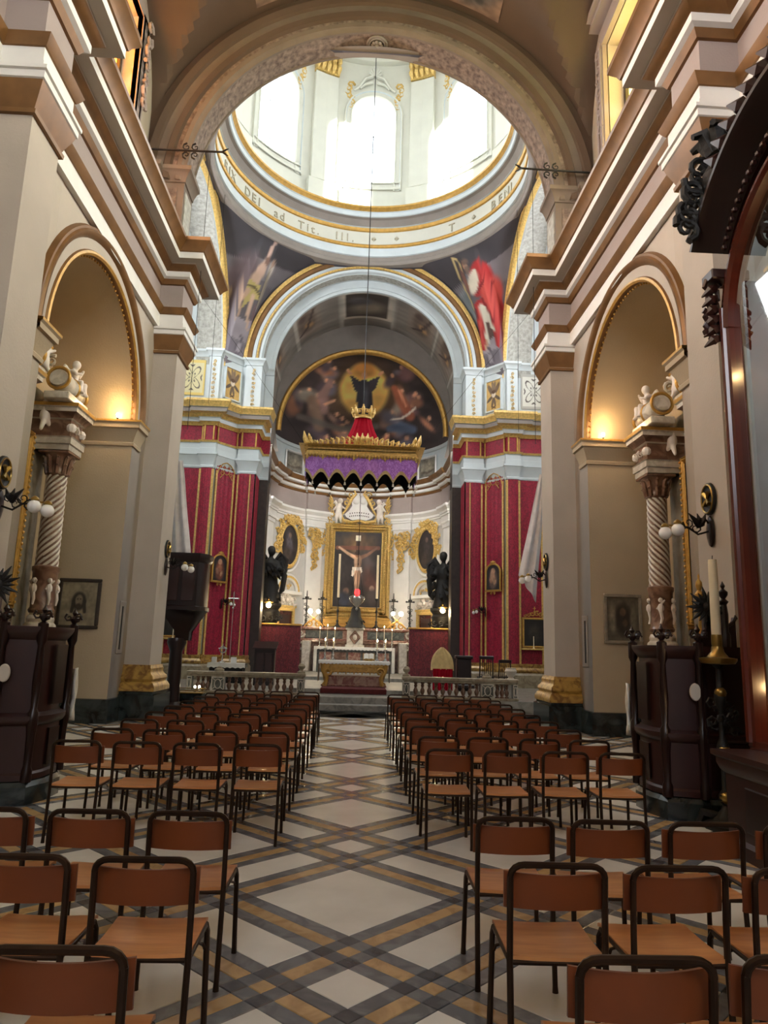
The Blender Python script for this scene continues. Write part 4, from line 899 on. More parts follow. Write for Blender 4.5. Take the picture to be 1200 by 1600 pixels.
# ================================================================ NAVE FURNITURE
for s, nm in ((-1, 'left'), (1, 'right')):
    # ---- confessional
    t = thing('confessional', ('dark carved confessional against the left pilaster, nearer end cut by the picture edge' if s < 0 else 'dark carved confessional with sunburst crest, beside the tall glass display case'), 'confessional', (s*3.4, 7.5, 0))
    X = lambda x: s*(x-3.4)
    Yo = lambda y: y-7.5
    plan = [(3.86, 6.98), (3.30, 7.0), (3.06, 7.08), (3.0, 7.3), (3.0, 7.62), (3.08, 7.82), (3.3, 8.1), (3.86, 8.2)]
    path = [(X(x), Yo(y)) for x, y in plan]
    b = MB(); b.sweep(path, [(.06, 0), (.06, .16), (.03, .2), (0, .2)], 0, side=s*-1); b.build('plinth', 'black_marble', t)
    b = MB(); b.sweep(path, [(0, .2), (.02, .21), (.02, .26), (0, .28), (0, .7), (.03, .72), (.05, .76), (.05, .79), (.0, .81), (-.02, .82), (-.02, 1.5), (.0, 1.52), (.03, 1.56), (.05, 1.6), (.05, 1.63), (-.3, 1.63)], 0, side=s*-1); b.build('body', 'dark_wood', t)
    for (x0, y0, x1, y1, z0, z1) in ((3.82, 6.97, 3.42, 6.98, .32, .66), (3.0, 7.34, 3.0, 7.58, .32, .66), (3.0, 7.34, 3.0, 7.58, .88, 1.46), (3.82, 6.97, 3.42, 6.98, .88, 1.46)):
        p = MB(); q0 = (X(x0), Yo(y0)); q1 = (X(x1), Yo(y1)); p.sweep([q0, q1], [(0.0, z0), (.025, z0), (.025, z1), (0, z1)], 0, side=s*-1)
        p.build('panel', 'darker_wood', t)
    for (x, y) in ((3.04, 7.08), (3.02, 7.78), (3.36, 6.98)):
        p = MB(); p.lathe([(.05, .2), (.05, .3), (.035, .34), (.04, .6), (.05, .7), (.05, .82), (.03, .86), (.042, 1.1), (.03, 1.45), (.05, 1.5), (.05, 1.66), (.02, 1.68), (.045, 1.71), (.05, 1.73), (.015, 1.76), (.03, 1.79), (.012, 1.82), (.0, 1.85)], (X(x), Yo(y), 0), 10)
        for k in range(3): scroll(p, (X(x)+.05*(-1)**k, Yo(y)-.03, 1.72+.02*k), .045, 1.2, k*2, 1, .3, n=8, seg=4)
        p.build('carved_post', 'darker_wood', t)
    bk = MB(); pts = [(3.42, 1.6), (3.42, 1.68), (3.46, 1.72), (3.5, 1.8), (3.5, 1.9)]+[(3.655-.155*math.cos(PI*i/10), 1.93-.11*math.sin(PI*i/10)) for i in range(11)]+[(3.82, 1.9), (3.82, 1.6)]
    for yy_ in (7.1, 7.16): bk.poly([(X(x), Yo(yy_), z) for x, z in pts])
    for a, c in zip(pts, pts[1:]+pts[:1]): bk.quad((X(a[0]), Yo(7.1), a[1]), (X(c[0]), Yo(7.1), c[1]), (X(c[0]), Yo(7.16), c[1]), (X(a[0]), Yo(7.16), a[1]))
    bk.tube([(X(x), Yo(7.08), z+.01) for x, z in pts[1:-1]], .018, 6); bk.build('crest_board', 'dark_wood', t)
    fp = MB(); fp.lathe([(.05, 1.6), (.05, 1.75), (.035, 1.78), (.04, 1.95), (.03, 2.05), (.05, 2.08), (.02, 2.11), (.045, 2.15), (.045, 2.18), (.012, 2.21), (.025, 2.24), (0, 2.29)], (X(3.68), Yo(7.05), 0), 10); fp.build('finial_post', 'darker_wood', t)
    sb = MB(); c = (X(3.5), Yo(7.06), 2.02)
    for k in range(18):
        a = 2*PI*k/18; l = .16+.05*(k % 2); sb.tube([c, (c[0]+l*.6*math.cos(a), c[1]-.03, c[2]+l*.6*math.sin(a)), (c[0]+l*math.cos(a), c[1]-.02, c[2]+l*math.sin(a))], [.018, .022, .004], 5)
    sb.ball(c, .06, 8); sb.build('sunburst', 'bronze_black', t)
    pl = MB(); pl.lathe([(0.001, -.02), (.05, -.02), (.056, -.012), (.056, .0)], (0, 0, 0), 20, sy=1.5); pl.xform(Matrix.Translation((X(3.3), Yo(6.965), 1.19)) @ Matrix.Rotation(PI/2, 4, 'X') @ Matrix.Scale(-1, 4, (0, 0, 1)))
    o = pl.build('oval_plaque', 'oval_plate', t); o['label'] = 'pale oval plaque'
    # gilt finial figure behind the crest
    if s > 0:
        g = thing('gilt_finial', 'small gilded finial rising behind the sunburst of the confessional', 'finial', (3.56, 7.3, 1.63))
        q = MB(); q.lathe([(.05, 0), (.03, .05), (.02, .3), (.045, .5), (.05, .54), (.02, .58), (.035, .63), (.03, .67), (.008, .7), (.012, .73), (0, .76)], (0, 0, 0), 12); q.build('body', 'gold', g)
    # ---- white cloth hanging at the confessional's far side
    P = []
    for i in range(14):
        u = i/13; P.append([(s*(2.98+.16*u+.03*math.sin(u*14)), 7.9+.3*u+.02*math.cos(u*11+j), 1.22-.52*j/9-.05*math.sin(u*3)) for j in range(10)])
    c = MB(); c.grid(P); o = c.build('white_curtain', 'white_cloth', None, 60); tag(o, 'white curtain hanging at the far side of the %s confessional' % nm, 'curtain')
    so = o.modifiers.new('thickness', 'SOLIDIFY'); so.thickness = .008

    # ---- side altar in the chapel
    t = thing('side_altar', 'marble side altar with twisted columns and white putti in the %s chapel' % nm, 'altar', (s*5.6, 11.6, 0))
    X = lambda x: s*(x-5.6)
    for sy in (1, -1):
        Yc_ = sy*1.1; cx = X(5.5)
        pd = MB(); pd.bbox(min(X(5.25), X(6.1)), max(X(5.25), X(6.1)), Yc_-.28, Yc_+.28, 0, 1.35, .02); pd.bbox(min(X(5.2), X(6.1)), max(X(5.2), X(6.1)), Yc_-.33, Yc_+.33, 1.35, 1.5, .03)
        pd.build('pedestal', 'marble_white', t, 0)
        bs = MB(); bs.lathe([(.28, 1.5), (.28, 1.6), (.24, 1.63), (.27, 1.68), (.26, 1.74), (.22, 1.78), (.23, 1.84), (.2, 1.9)], (cx, Yc_, 0), 24); bs.build('column_base', 'marble_white', t)
        n1, n2 = 80, 130; P = []; rs = random.Random(1)
        sh = MB(); tw = 92.0
        for i in range(n1):
            a = 2*PI*i/n1; P.append([((.185-.02*(j/(n2-1))+.012*math.cos(9*a+s*tw*(j/(n2-1))))*math.cos(a)+cx, (.185-.02*(j/(n2-1))+.012*math.cos(9*a+s*tw*(j/(n2-1))))*math.sin(a)+Yc_, 2.76+1.66*j/(n2-1)) for j in range(n2)])
        sh.grid(P, closeu=True, mfn=lambda i, j: 0 if math.cos(9*2*PI*(i+.5)/n1+s*tw*(j+.5)/(n2-1)) > -.15 else 1)
        sh.build('twisted_shaft', ['marble_white', 'marble_brown'], t)
        dr = MB(); dr.lathe([(.2, 1.9), (.22, 1.95), (.19, 2.0), (.2, 2.4), (.21, 2.6), (.23, 2.64), (.23, 2.7), (.18, 2.73)], (cx, Yc_, 0.04), 20); dm = dr.build('carved_drum', 'marble_brown', t)
        for k in range(5):
            pu = MB()
            a = 2*PI*k/5+.5; x, y = cx+.21*math.cos(a), Yc_+.21*math.sin(a)
            pu.ball((x, y, 2.5), .045, 8); pu.ball((x, y, 2.36), .06, 8, sz=1.4); pu.tube([(x, y, 2.3), (x+.02, y, 2.18), (x, y+.02, 2.08)], [.035, .03, .02], 6)
            pu.tube([(x, y, 2.42), (cx+.24*math.cos(a+.3), Yc_+.24*math.sin(a+.3), 2.5)], [.02, .015], 5); pu.tube([(x, y, 2.42), (cx+.24*math.cos(a-.3), Yc_+.24*math.sin(a-.3), 2.34)], [.02, .015], 5)
            pu.build('carved_cherub', 'statue_white', dm)
        cp = MB(); cp.lathe([(.165, 4.38), (.19, 4.4), (.17, 4.43), (.17, 4.55), (.22, 4.72), (.26, 4.77)], (cx, Yc_, 0), 20)
        for k in range(10):
            a = 2*PI*k/10
            for z0, z1, r0 in ((4.42, 4.58, .18), (4.54, 4.72, .2)): cp.tube([(cx+r0*math.cos(a), Yc_+r0*math.sin(a), z0), (cx+(r0+.03)*math.cos(a), Yc_+(r0+.03)*math.sin(a), z1-.03), (cx+(r0+.08)*math.cos(a), Yc_+(r0+.08)*math.sin(a), z1)], [.04, .035, .02], 5)
        cp.bbox(cx-.27, cx+.27, Yc_-.27, Yc_+.27, 4.77, 4.82, .01); cp.build('capital', 'marble_brown', t)
        pil = MB(); pil.bbox(min(X(5.85), X(6.12)), max(X(5.85), X(6.12)), Yc_-.27, Yc_+.22, 1.5, 4.82, .02); pil.build('back_pilaster', 'frame_grey', t, 0)
        en = MB(); xa, xb = (X(5.25), X(6.12)); y0, y1 = Yc_-.27, Yc_+.27
        pth = [(xb, y1), (xa, y1), (xa, y0), (xb, y0)]
        en.sweep(pth, [(0, 4.82), (.02, 4.82), (.02, 4.92), (.05, 4.93), (.05, 5.04), (.07, 5.06), (0, 5.08)], 0, side=s)
        en.sweep(pth, [(0, 5.08), (0, 5.38)], 1, side=s)
        en.sweep(pth, [(0, 5.38), (.04, 5.4), (.07, 5.46), (.13, 5.5), (.13, 5.57), (.16, 5.59), (.17, 5.65), (-.3, 5.67)], [0, 1, 1, 0, 0, 2, 2], side=s)
        eo = en.build('entablature', ['marble_white', 'marble_brown', 'gold'], t)
        hv = MB(); rs = random.Random(4)
        for k in range(5): scroll(hv, (xa-s*.02, y0+.07+.1*k, 5.23), .07, 1.2, k, (-1)**k, .32, n=8, seg=4)
        for (yy_,) in ((y1-.04,), (y0+.04,)): hv.ball((xa, yy_, 5.23), .09, 8)
        hv.build('frieze_carving', 'statue_white', eo)
        # rolled pediment scroll with gilt bands
        sc2 = MB(); xr = X(5.42); Ya = Yc_+sy*.28; Yb = Yc_-sy*.62
        axp = [(xr, Ya+(Yb-Ya)*q, 5.95+.1*q) for q in (0, .1, .25, .4, .42, .55, .57, .7, .85, 1)]
        sc2.tube(axp, [.15, .17, .19, .19, .2, .2, .19, .19, .18, .15], 18); ro = sc2.build('pediment_scroll', 'marble_white', t)
        for q in (.02, .47, .97):
            gb = MB(); gb.tube(ring_pts((xr, Ya+(Yb-Ya)*q, 5.95+.1*q), .195, 20, 'y'), .03, 6, closed=True); gb.build('gilt_band', 'gold', ro)
        gs = MB(); gs_y = Ya+sy*.05
        for k in range(6): gs.tube([(xr+.06*math.cos(k), gs_y, 6.12-.06*k), (xr+s*-.08, gs_y+sy*(.06+.035*k), 5.96-.06*k), (xr-s*.05, gs_y+sy*(.1+.04*k), 5.78-.03*k)], [.05, .05, .025], 6)
        gs.build('gilt_scroll_leaf', 'gold', ro)
        bk = MB(); bk.bbox(xr-.22, xr+.22, min(Ya, Yb), max(Ya, Yb), 5.66, 5.8, .015); bk.build('scroll_block', 'marble_white', ro, 0)
        # putto sitting on the scroll
        pt = MB(); c = (X(5.42), Yc_+sy*.02, 6.14)
        limb(pt, [(c[0], c[1], c[2]), (c[0], c[1]+.01, c[2]+.16), (c[0], c[1], c[2]+.27)], [.095, .09, .06]); pt.ball((c[0]-s*.03, c[1], c[2]+.39), .085, 10, sz=1.1)
        limb(pt, [(c[0], c[1]-.07, c[2]+.25), (c[0]-s*.09, c[1]-.13, c[2]+.17), (c[0]-s*.17, c[1]-.06, c[2]+.2)], [.045, .038, .03]); limb(pt, [(c[0], c[1]+.07, c[2]+.25), (c[0]-s*.05, c[1]+.14, c[2]+.2), (c[0]-s*.12, c[1]+.12, c[2]+.32)], [.045, .038, .03])
        for q in (-.06, .06): limb(pt, [(c[0], c[1]+q, c[2]), (c[0]-s*.18, c[1]+q*1.5, c[2]+.02), (c[0]-s*.2, c[1]+q*1.5, c[2]-.16), (c[0]-s*.25, c[1]+q*1.5, c[2]-.18)], [.07, .06, .045, .03])
        for q in (-1, 1): pt.tube([(c[0]+s*.06, c[1]+q*.04, c[2]+.2), (c[0]+s*.12, c[1]+q*.16, c[2]+.32), (c[0]+s*.12, c[1]+q*.22, c[2]+.22)], [.04, .05, .02], 6)
        remeshed(pt, 'putto', 'statue_white', t, .022, 3)
    rt = MB(); rt.bbox(min(X(5.95), X(6.14)), max(X(5.95), X(6.14)), -1.5, 1.5, 0, 6.0, .02); rt.bbox(min(X(5.9), X(6.14)), max(X(5.9), X(6.14)), -.75, .75, 5.9, 6.9, .02); rt.build('reredos', 'frame_grey', t, 0)
    mn = MB(); mn.bbox(min(X(5.3), X(5.95)), max(X(5.3), X(5.95)), -.8, .8, 0, 1.05, .02); mn.bbox(min(X(5.22), X(5.95)), max(X(5.22), X(5.95)), -.9, .9, 1.05, 1.14, .02); mn.bbox(min(X(5.7), X(5.95)), max(X(5.7), X(5.95)), -.8, .8, 1.14, 1.5, .02); mn.build('altar_table', 'marble_red', t, 0)
    gb = MB()
    for q in (-1, 1):
        P0 = [(X(5.75), q*.12, 7.05), (X(5.75), q*.95, 6.72)]
        gb.sweep([(X(5.95), q*.1), (X(5.95), q*1.0)], [(0, 0), (0, 0)], 0)
        for k, (dz, dd, r) in enumerate(((0, 0, .06), (.07, -.03, .035), (-.07, .02, .035))): gb.tube([(X(5.85)+s*dd, q*.1, 7.05+dz), (X(5.85)+s*dd, q*.98, 6.72+dz)], r, 6, 0 if k != 1 else 1)
        scroll(gb, (X(5.8), q*1.0, 6.55), .12, 1.3, 1, q, .3, plane='xz')
    gb.build('gable', ['marble_white', 'gold'], t)
    an = MB(); c = (X(5.75), .62, 6.35)
    limb(an, [(c[0], c[1], c[2]), (c[0], c[1]-.02, c[2]+.2)], [.09, .07]); an.ball((c[0], c[1], c[2]+.32), .075, 8); limb(an, [(c[0], c[1], c[2]+.2), (c[0]-s*.1, c[1]+.14, c[2]+.3)], [.04, .03]); limb(an, [(c[0], c[1], c[2]), (c[0]-s*.1, c[1]+.08, c[2]-.2)], [.06, .03])
    c = (X(5.7), .78, 5.55); limb(an, [(c[0], c[1], c[2]-.15), (c[0], c[1], c[2]+.1)], [.1, .08]); an.ball((c[0], c[1]+.02, c[2]+.24), .08, 8); limb(an, [(c[0], c[1], c[2]+.1), (c[0]-s*.05, c[1]+.2, c[2]+.2)], [.045, .03]); limb(an, [(c[0], c[1], c[2]-.15), (c[0]-s*.1, c[1]+.12, c[2]-.35)], [.065, .035]); limb(an, [(c[0], c[1], c[2]-.15), (c[0], c[1]-.1, c[2]-.4)], [.065, .035])
    remeshed(an, 'angel', 'statue_white', t, .022, 3)
    us = np.linspace(-.7, .7, 40); vs = np.linspace(2.1, 5.0, 60); U, V = np.meshgrid(us, vs, indexing='ij')
    pic = paint_grid('altar_painting', np.stack([np.full(U.shape, X(5.88)), U, V], -1), paint(U, V, (40, 44, 66), [('e', 0, 3.9, .35, .5, 0, (96, 84, 76), .6), ('e', 0, 4.5, .15, .18, 0, (140, 104, 84), .5), ('e', -.2, 2.9, .4, .6, .3, (66, 40, 40), .7), ('e', .4, 3.2, .2, .6, 0, (50, 60, 90), .7)], .3, 8), 'oil_paint', t)
    fr = MB()
    for r_, dd in ((.05, 0), (.03, .05), (.025, -.05)):
        fr.tube([(X(5.86), -.74-dd, 2.06-dd), (X(5.86), .74+dd, 2.06-dd), (X(5.86), .74+dd, 5.04+dd), (X(5.86), -.74-dd, 5.04+dd)], r_, 6, closed=True)
    for k in range(30):
        for q in (-.74, .74): fr.ball((X(5.81), q, 2.1+.1*k), .03, 6)
    fr.build('gilt_frame', 'gold', t)

    # ---- chapel picture on the far jamb
    if s < 0: x0, x1, z0, z1 = -5.63, -4.84, 1.70, 2.64
    else: x0, x1, z0, z1 = 4.78, 5.53, 1.72, 2.68
    t = thing('framed_picture', 'dark framed picture of a bearded face on pale cloth in left chapel' if s < 0 else 'grey framed devotional icon hanging on the right chapel wall', 'picture', ((x0+x1)/2, 13.68, z0))
    w, h = x1-x0, z1-z0; us = np.linspace(-w/2+.06, w/2-.06, 50); vs = np.linspace(.06, h-.06, 60); U, V = np.meshgrid(us, vs, indexing='ij')
    if s < 0: st = [('e', 0, h*.55, .13, .17, 0, (48, 42, 36), .3), ('e', 0, h*.56, .07, .11, 0, (128, 116, 96), .4), ('e', 0, h*.45, .05, .05, 0, (60, 50, 42), .5), ('l', [(-.1, h*.55), (-.12, h*.34)], .03, (50, 44, 38), .5), ('l', [(.1, h*.55), (.12, h*.34)], .03, (50, 44, 38), .5), ('l', [(-.035, h*.59), (-.015, h*.59)], .008, (40, 34, 30), .5), ('l', [(.015, h*.59), (.035, h*.59)], .008, (40, 34, 30), .5)]; bg = (136, 126, 104)
    else: st = [('e', 0, h*.5, .16, .3, 0, (52, 44, 38), .4), ('e', 0, h*.64, .06, .08, 0, (96, 76, 58), .4), ('e', -.2, h*.5, .06, .25, 0, (126, 118, 100), .8), ('e', .2, h*.5, .06, .25, 0, (120, 112, 94), .8), ('e', .04, h*.42, .05, .07, 0, (86, 70, 54), .5)]; bg = (92, 84, 70)
    paint_grid('canvas', np.stack([U, np.full(U.shape, -.02), V], -1), paint(U, V, bg, st, .2, 6), 'oil_paint', t)
    fr = MB()
    for (a, b_, c_, d_) in ((-w/2, w/2, 0, .065), (-w/2, w/2, h-.065, h), (-w/2, -w/2+.065, .065, h-.065), (w/2-.065, w/2, .065, h-.065)): fr.bbox(a, b_, -.05, .0, c_, d_, .012)
    fr.build('frame', 'frame_dark' if s < 0 else 'frame_grey', t, 0)
    # ---- narrow marble plaque with a slit on the pilaster's wall strip
    t = thing('wall_plaque', 'narrow upright grey plaque with a dark slit on the wall strip %s of nave' % nm, 'plaque', (s*4.55, 14.08, 1.26))
    p = MB(); p.bbox(-.02, .02, -.17, .17, 0, 1.0, .008); p.build('slab', 'grey_trim', t, 0)
    p = MB(); p.box(-s*.026-.006, -s*.026+.006, -.07, -.02, .08, .9); p.build('slit', 'black_line', t, 0)
    # ---- bulb standing on the chapel impost
    t = thing('light_bulb', 'lit bare bulb on the cornice inside the %s chapel arch' % nm, 'bulb', (s*4.86, 13.62, 5.78))
    q = MB(); q.lathe([(.02, 0), (.02, .05), (.012, .06)], (0, 0, 0), 8); q.build('socket', 'rubber', t)
    q = MB(); q.lathe([(.012, .06), (.02, .075), (.032, .1), (.034, .12), (.025, .145), (0.001, .155)], (0, 0, 0), 10); q.build('glass_bulb', 'bulb_warm', t)
    point_light('bulb_light', (s*4.86, 13.36, 6.02), 15, (1, .66, .3), .03)
    # ---- wrought iron banner rod at the spring of the great arch, with its cord
    t = thing('banner_rod', 'black wrought iron rod with scrolls below the great arch, %s side' % nm, 'rod', (s*5.1, 14.5, 12.5))
    q = MB(); q.tube([(0, 0, 0), (-s*1.68, 0, .02)], .025, 6); q.build('bar', 'iron', t)
    q = MB()
    for xq in (.85, 1.05):
        for sg in (-1, 1): scroll(q, (-s*xq, 0, sg*.1), .1, 1.2, sg*PI/2, sg, .22, n=10, seg=5)
    for sg in (-1, 1): q.tube([(-s*1.66, 0, .02), (-s*1.74, 0, .02+sg*.06), (-s*1.8, 0, .02+sg*.09)], [.025, .02, .01], 5)
    q.build('scrollwork', 'iron', t)
    q = MB(); q.tube([(-s*1.4, 0, 0), (-s*1.4, .02, -3), (-s*1.4, 0, -6.6)], .007, 4); q.build('cord', 'black_line', t)
    # ---- floodlight on the cornice by the clerestory window
    t = thing('floodlight', 'small black floodlight bracketed by the %s clerestory window' % nm, 'lamp', (s*4.75, 11.35, 12.55))
    q = MB(); q.bbox(-.13, .13, -.05, .05, -.1, .1, .015); q.build('housing', 'rubber', t, 0)
    q = MB(); q.tube([(s*.0, 0, .12), (s*.2, 0, .2), (s*.46, 0, .22)], .012, 5); q.tube([(0, 0, -.12), (s*.2, 0, -.2), (s*.46, 0, -.3)], .012, 5); q.build('bracket', 'iron', t)

# ---- wall sconces and consecration medallions on the four pilasters
def sconce(label, loc, face, s, arm=.45, small=False):
    # face: +1 wall on the right, -1 wall on the left
    t = thing('wall_sconce', label, 'lamp', loc, 0, None)
    q = MB(); q.lathe([(0.001, .03), (.05, .03), (.075, .015), (.08, 0)], (0, 0, 0), 16, sx=2.3); q.xform(Matrix.Rotation(-face*PI/2, 4, 'Y')); q.build('backplate', 'darker_wood', t)
    q = MB(); d = -face
    q.tube([(d*.02, 0, 0), (d*.15, 0, -.04), (d*arm*.6, 0, .03), (d*arm*.9, 0, .05)], .012, 6)
    for k in range(4): scroll(q, (d*(.1+.08*k), -.01, .06+.03*(-1)**k), .07, 1.3, k*1.5, (-1)**k, .16, n=10, seg=5)
    for k in range(3): leaf(q, (d*.14, 0, .04), (d*(.06+.1*k), -.02, .2), .06)
    q.build('arm', 'iron', t)
    for k, (dx_, dy_, dz_) in enumerate(((arm*.95, -.03, -.0), (arm*1.22, .05, -.03))):
        b = MB(); b.tube([(d*arm*.88, 0, .05), (d*dx_, dy_, dz_+.1)], .01, 5); b.lathe([(.03, .06), (.05, .08), (.04, .1), (.01, .12)], (d*dx_, dy_, dz_), 10); h_ = b.build('lamp_holder', 'brass', t)
        g = MB(); g.ball((d*dx_, dy_, dz_), .075 if not small else .06, 14); g.build('globe', 'globe', h_)
for y, z, lab in ((7.9, 2.95, 'near'), (15.0, 3.05, 'far')):
    for s, nm in ((-1, 'left'), (1, 'right')):
        sconce('iron sconce with two white globes on the %s pilaster at the %s' % (lab, nm), (s*4.03, y, z), s, s, .42)
        t = thing('medallion', 'dark oval consecration medallion above the sconce on the %s %s pilaster' % (lab, nm), 'medallion', (s*4.04, y, z+.38))
        q = MB(); q.lathe([(0.001, .025), (.11, .025), (.13, .04), (.15, .03), (.155, 0)], (0, 0, 0), 20, sx=1.25); q.xform(Matrix.Rotation(-s*PI/2, 4, 'Y')); q.build('disc', 'bronze_black', t)
        q = MB()
        for k in range(4):
            a = PI/4+k*PI/2; q.tube([(-s*.035, 0, 0), (-s*.045, .08*math.cos(a), .1*math.sin(a))], [.012, .03], 5)
        q.tube([(-s*.035, 0.13*math.cos(2*PI*i/20), .165*math.sin(2*PI*i/20)) for i in range(20)], .012, 5, closed=True); q.build('gilt_cross', 'brass', t)

# ---- tall candle stand between confessional and display case
t = thing('candle_stand', 'tall dark brass candle stand between the right confessional and the glass case', 'stand', (3.42, 6.72, 0))
q = MB(); q.lathe([(.2, 0), (.2, .04), (.12, .08), (.05, .16), (.03, .2), (.06, .25), (.06, .29), (.03, .34), (.025, .55), (.04, .62), (.06, .68), (.05, .74), (.025, .8), (.025, 1.05), (.045, 1.1), (.055, 1.18), (.03, 1.24), (.025, 1.42), (.06, 1.46)], (0, 0, 0), 16); q.build('stem', 'bronze_black', t)
for z_, r_ in ((.27, .062), (.68, .06), (1.2, .055)): q = MB(); q.ball((0, -.01, z_), r_, 10); q.build('brass_knop', 'brass', t)
for k in range(3):
    q = MB(); a = k*2*PI/3+.5; q.tube([(.06*math.cos(a), .06*math.sin(a), .1), (.2*math.cos(a), .2*math.sin(a), .12), (.24*math.cos(a), .24*math.sin(a), .02)], [.04, .04, .03], 6); q.build('foot', 'bronze_black', t)
q = MB()
rs = random.Random(9)
for k in range(10): scroll(q, (.1*math.cos(k), -.05+.08*math.sin(k), .85+.03*k), .06, 1.2, k*1.3, (-1)**k, .25, n=8, seg=4)
q.build('scroll_leaf', 'bronze_black', t)
q = MB(); q.lathe([(.02, 1.46), (.15, 1.47), (.17, 1.5), (.17, 1.52), (.1, 1.53), (.06, 1.58), (.05, 1.63), (0.001, 1.63)], (0, 0, 0), 20); q.build('drip_pan', 'brass', t)
t = thing('paschal_candle', 'tall thick cream candle standing on the candle stand by the display case', 'candle', (3.42, 6.72, 1.63))
q = MB(); q.lathe([(.045, 0), (.045, .1), (.0455, .101), (.04, .8), (.036, .83), (0.001, .835)], (0, 0, 0), 16); q.build('wax', 'candle', t)
q = MB(); q.lathe([(.047, .0), (.049, .02), (.049, .09), (.047, .11)], (0, 0, 0), 16); q.build('base_ring', 'brass', t)
q = MB(); q.tube([(0, 0, .83), (.004, 0, .87)], .004, 4); q.build('wick', 'black_line', t)

# ---- great glazed display case on the right
t = thing('display_case', 'towering mahogany display case with arched glass front and carved pediment', 'display case', (3.7, 4.7, 0))
X = lambda x: x-3.7
Y = lambda y: y-4.7
b = MB(); pth = [(X(4.05), Y(6.0)), (X(3.06), Y(6.0)), (X(3.06), Y(3.4)), (X(4.05), Y(3.4))]
b.sweep(pth, [(.03, 0), (.03, .1), (0, .13), (0, .6), (.03, .63), (.05, .68), (.05, .72), (.08, .74), (.08, .78), (-.22, .80)], 0, side=1); b.build('base', 'dark_wood', t)
for y0 in (5.75, 5.05, 4.35, 3.75):
    p = MB(); p.bbox(X(3.05), X(3.08), Y(y0-.55), Y(y0-.03), .2, .54, .012); p.build('base_panel', 'darker_wood', t, 0)
for (y0, y1) in ((5.92, 6.02), (3.38, 3.48)):
    p = MB(); p.bbox(X(3.27), X(3.42), Y(y0), Y(y1), .8, 4.75, .02); p.tube([(X(3.27), Y((y0+y1)/2), .85), (X(3.27), Y((y0+y1)/2), 4.7)], .035, 8); p.build('corner_post', 'mahogany', t)
bp = MB(); bp.box(X(3.95), X(4.04), Y(3.4), Y(6.0), .78, 5.4); bp.box(X(3.5), X(3.98), Y(5.97), Y(6.02), .78, 5.0); bp.box(X(3.5), X(3.98), Y(3.38), Y(3.43), .78, 5.0); bp.box(X(3.28), X(3.98), Y(3.4), Y(6.0), .76, .86); bp.build('cabinet_back', 'mahogany', t, 0)
ar = MB(); f = lambda a, r, d: (X(3.3)+d, Y(4.69)+r*math.cos(a), 4.5+r*math.sin(a)*.92)
ar.arcsweep(f, 0, PI, 28, [(1.22, .06), (1.22, -.02), (1.25, -.05), (1.28, -.03), (1.32, -.03), (1.34, .08)], 0); ar.build('arch_moulding', 'mahogany', t)
def gl(a): return [(X(3.34), Y(5.78), .86), (X(3.34), Y(5.78), 4.85)]
g = MB(); N_ = 24; g.poly([(X(3.34), Y(3.46), .86), (X(3.34), Y(5.93), .86)]+[(X(3.34), Y(4.69)+1.235*math.cos(PI*i/N_), 4.5+1.13*math.sin(PI*i/N_)) for i in range(N_+1)]); g.build('glass_front', 'case_glass', t, 0)
pd = MB(); f = lambda a, r, d: (X(3.3)+d, Y(4.69)+r*math.cos(a), 4.46+r*math.sin(a))
pd.arcsweep(f, .56, PI-.56, 36, [(1.36, .3), (1.36, -.02), (1.39, -.05), (1.45, -.04), (1.48, -.1), (1.54, -.15), (1.57, -.21), (1.62, -.25), (1.66, -.25), (1.66, .5)], 0)
for a in (.56, PI-.56):
    pd.poly([f(a, r, d) for r, d in ((1.36, .3), (1.36, -.02), (1.39, -.05), (1.45, -.04), (1.48, -.1), (1.54, -.15), (1.57, -.21), (1.62, -.25), (1.66, -.25), (1.66, .5))])
po = pd.build('pediment', 'darker_wood', t, 25)
dn = MB()
for i in range(34): a = .6+(PI-1.2)*i/33; c = f(a, 1.37, -.06); dn.bbox(c[0]-.02, c[0]+.02, c[1]-.02, c[1]+.02, c[2]-.02, c[2]+.02, .006)
dn.build('dentil_course', 'dark_wood', po, 0)['kind'] = 'stuff'
for sg in (1, -1):
    cr = MB(); rs = random.Random(12)
    cy = 4.69+sg*1.12
    cr.lathe([(.001, 0), (.1, .03), (.12, .1), (.2, .2), (.22, .35), (.15, .47), (.1, .52), (.16, .58), (.17, .62), (.001, .64)], (X(3.3), Y(cy), 5.62), 14)
    for k in range(8): a = k*PI/4; cr.tube([(X(3.3)+.1*math.cos(a), Y(cy)+.1*math.sin(a), 6.2), (X(3.3)+.2*math.cos(a), Y(cy)+.2*math.sin(a), 6.4), (X(3.3)+.3*math.cos(a), Y(cy)+.3*math.sin(a), 6.36)], [.07, .07, .03], 6)
    for k in range(9): scroll(cr, (X(3.1)-.02*k, Y(cy+.1*sg), 6.1-.08*k), .12, 1.2, k*1.4, (-1)**k, .3, n=13, seg=7)
    for k in range(5): cr.tube([(X(3.12), Y(cy+.24*sg), 5.95-.1*k), (X(3.05), Y(cy+.3*sg), 5.85-.1*k)], [.06, .03], 6)
    cr.build('carved_urn', 'bronze_black', po)
    br = MB()
    for k in range(6): scroll(br, (X(3.2), Y(4.69+sg*1.34), 4.95-.1*k), .09, 1.2, k*1.8, (-1)**k, .34, n=8, seg=5); leaf(br, (X(3.25), Y(4.69+sg*1.34), 4.95-.1*k), (X(3.12), Y(4.69+sg*1.36), 4.85-.1*k), .09)
    br.bbox(X(3.16), X(3.4), Y(4.69+sg*1.32-.1), Y(4.69+sg*1.32+.1), 4.98, 5.08, .01); br.build('carved_bracket', 'dark_wood', t)
rg = MB()
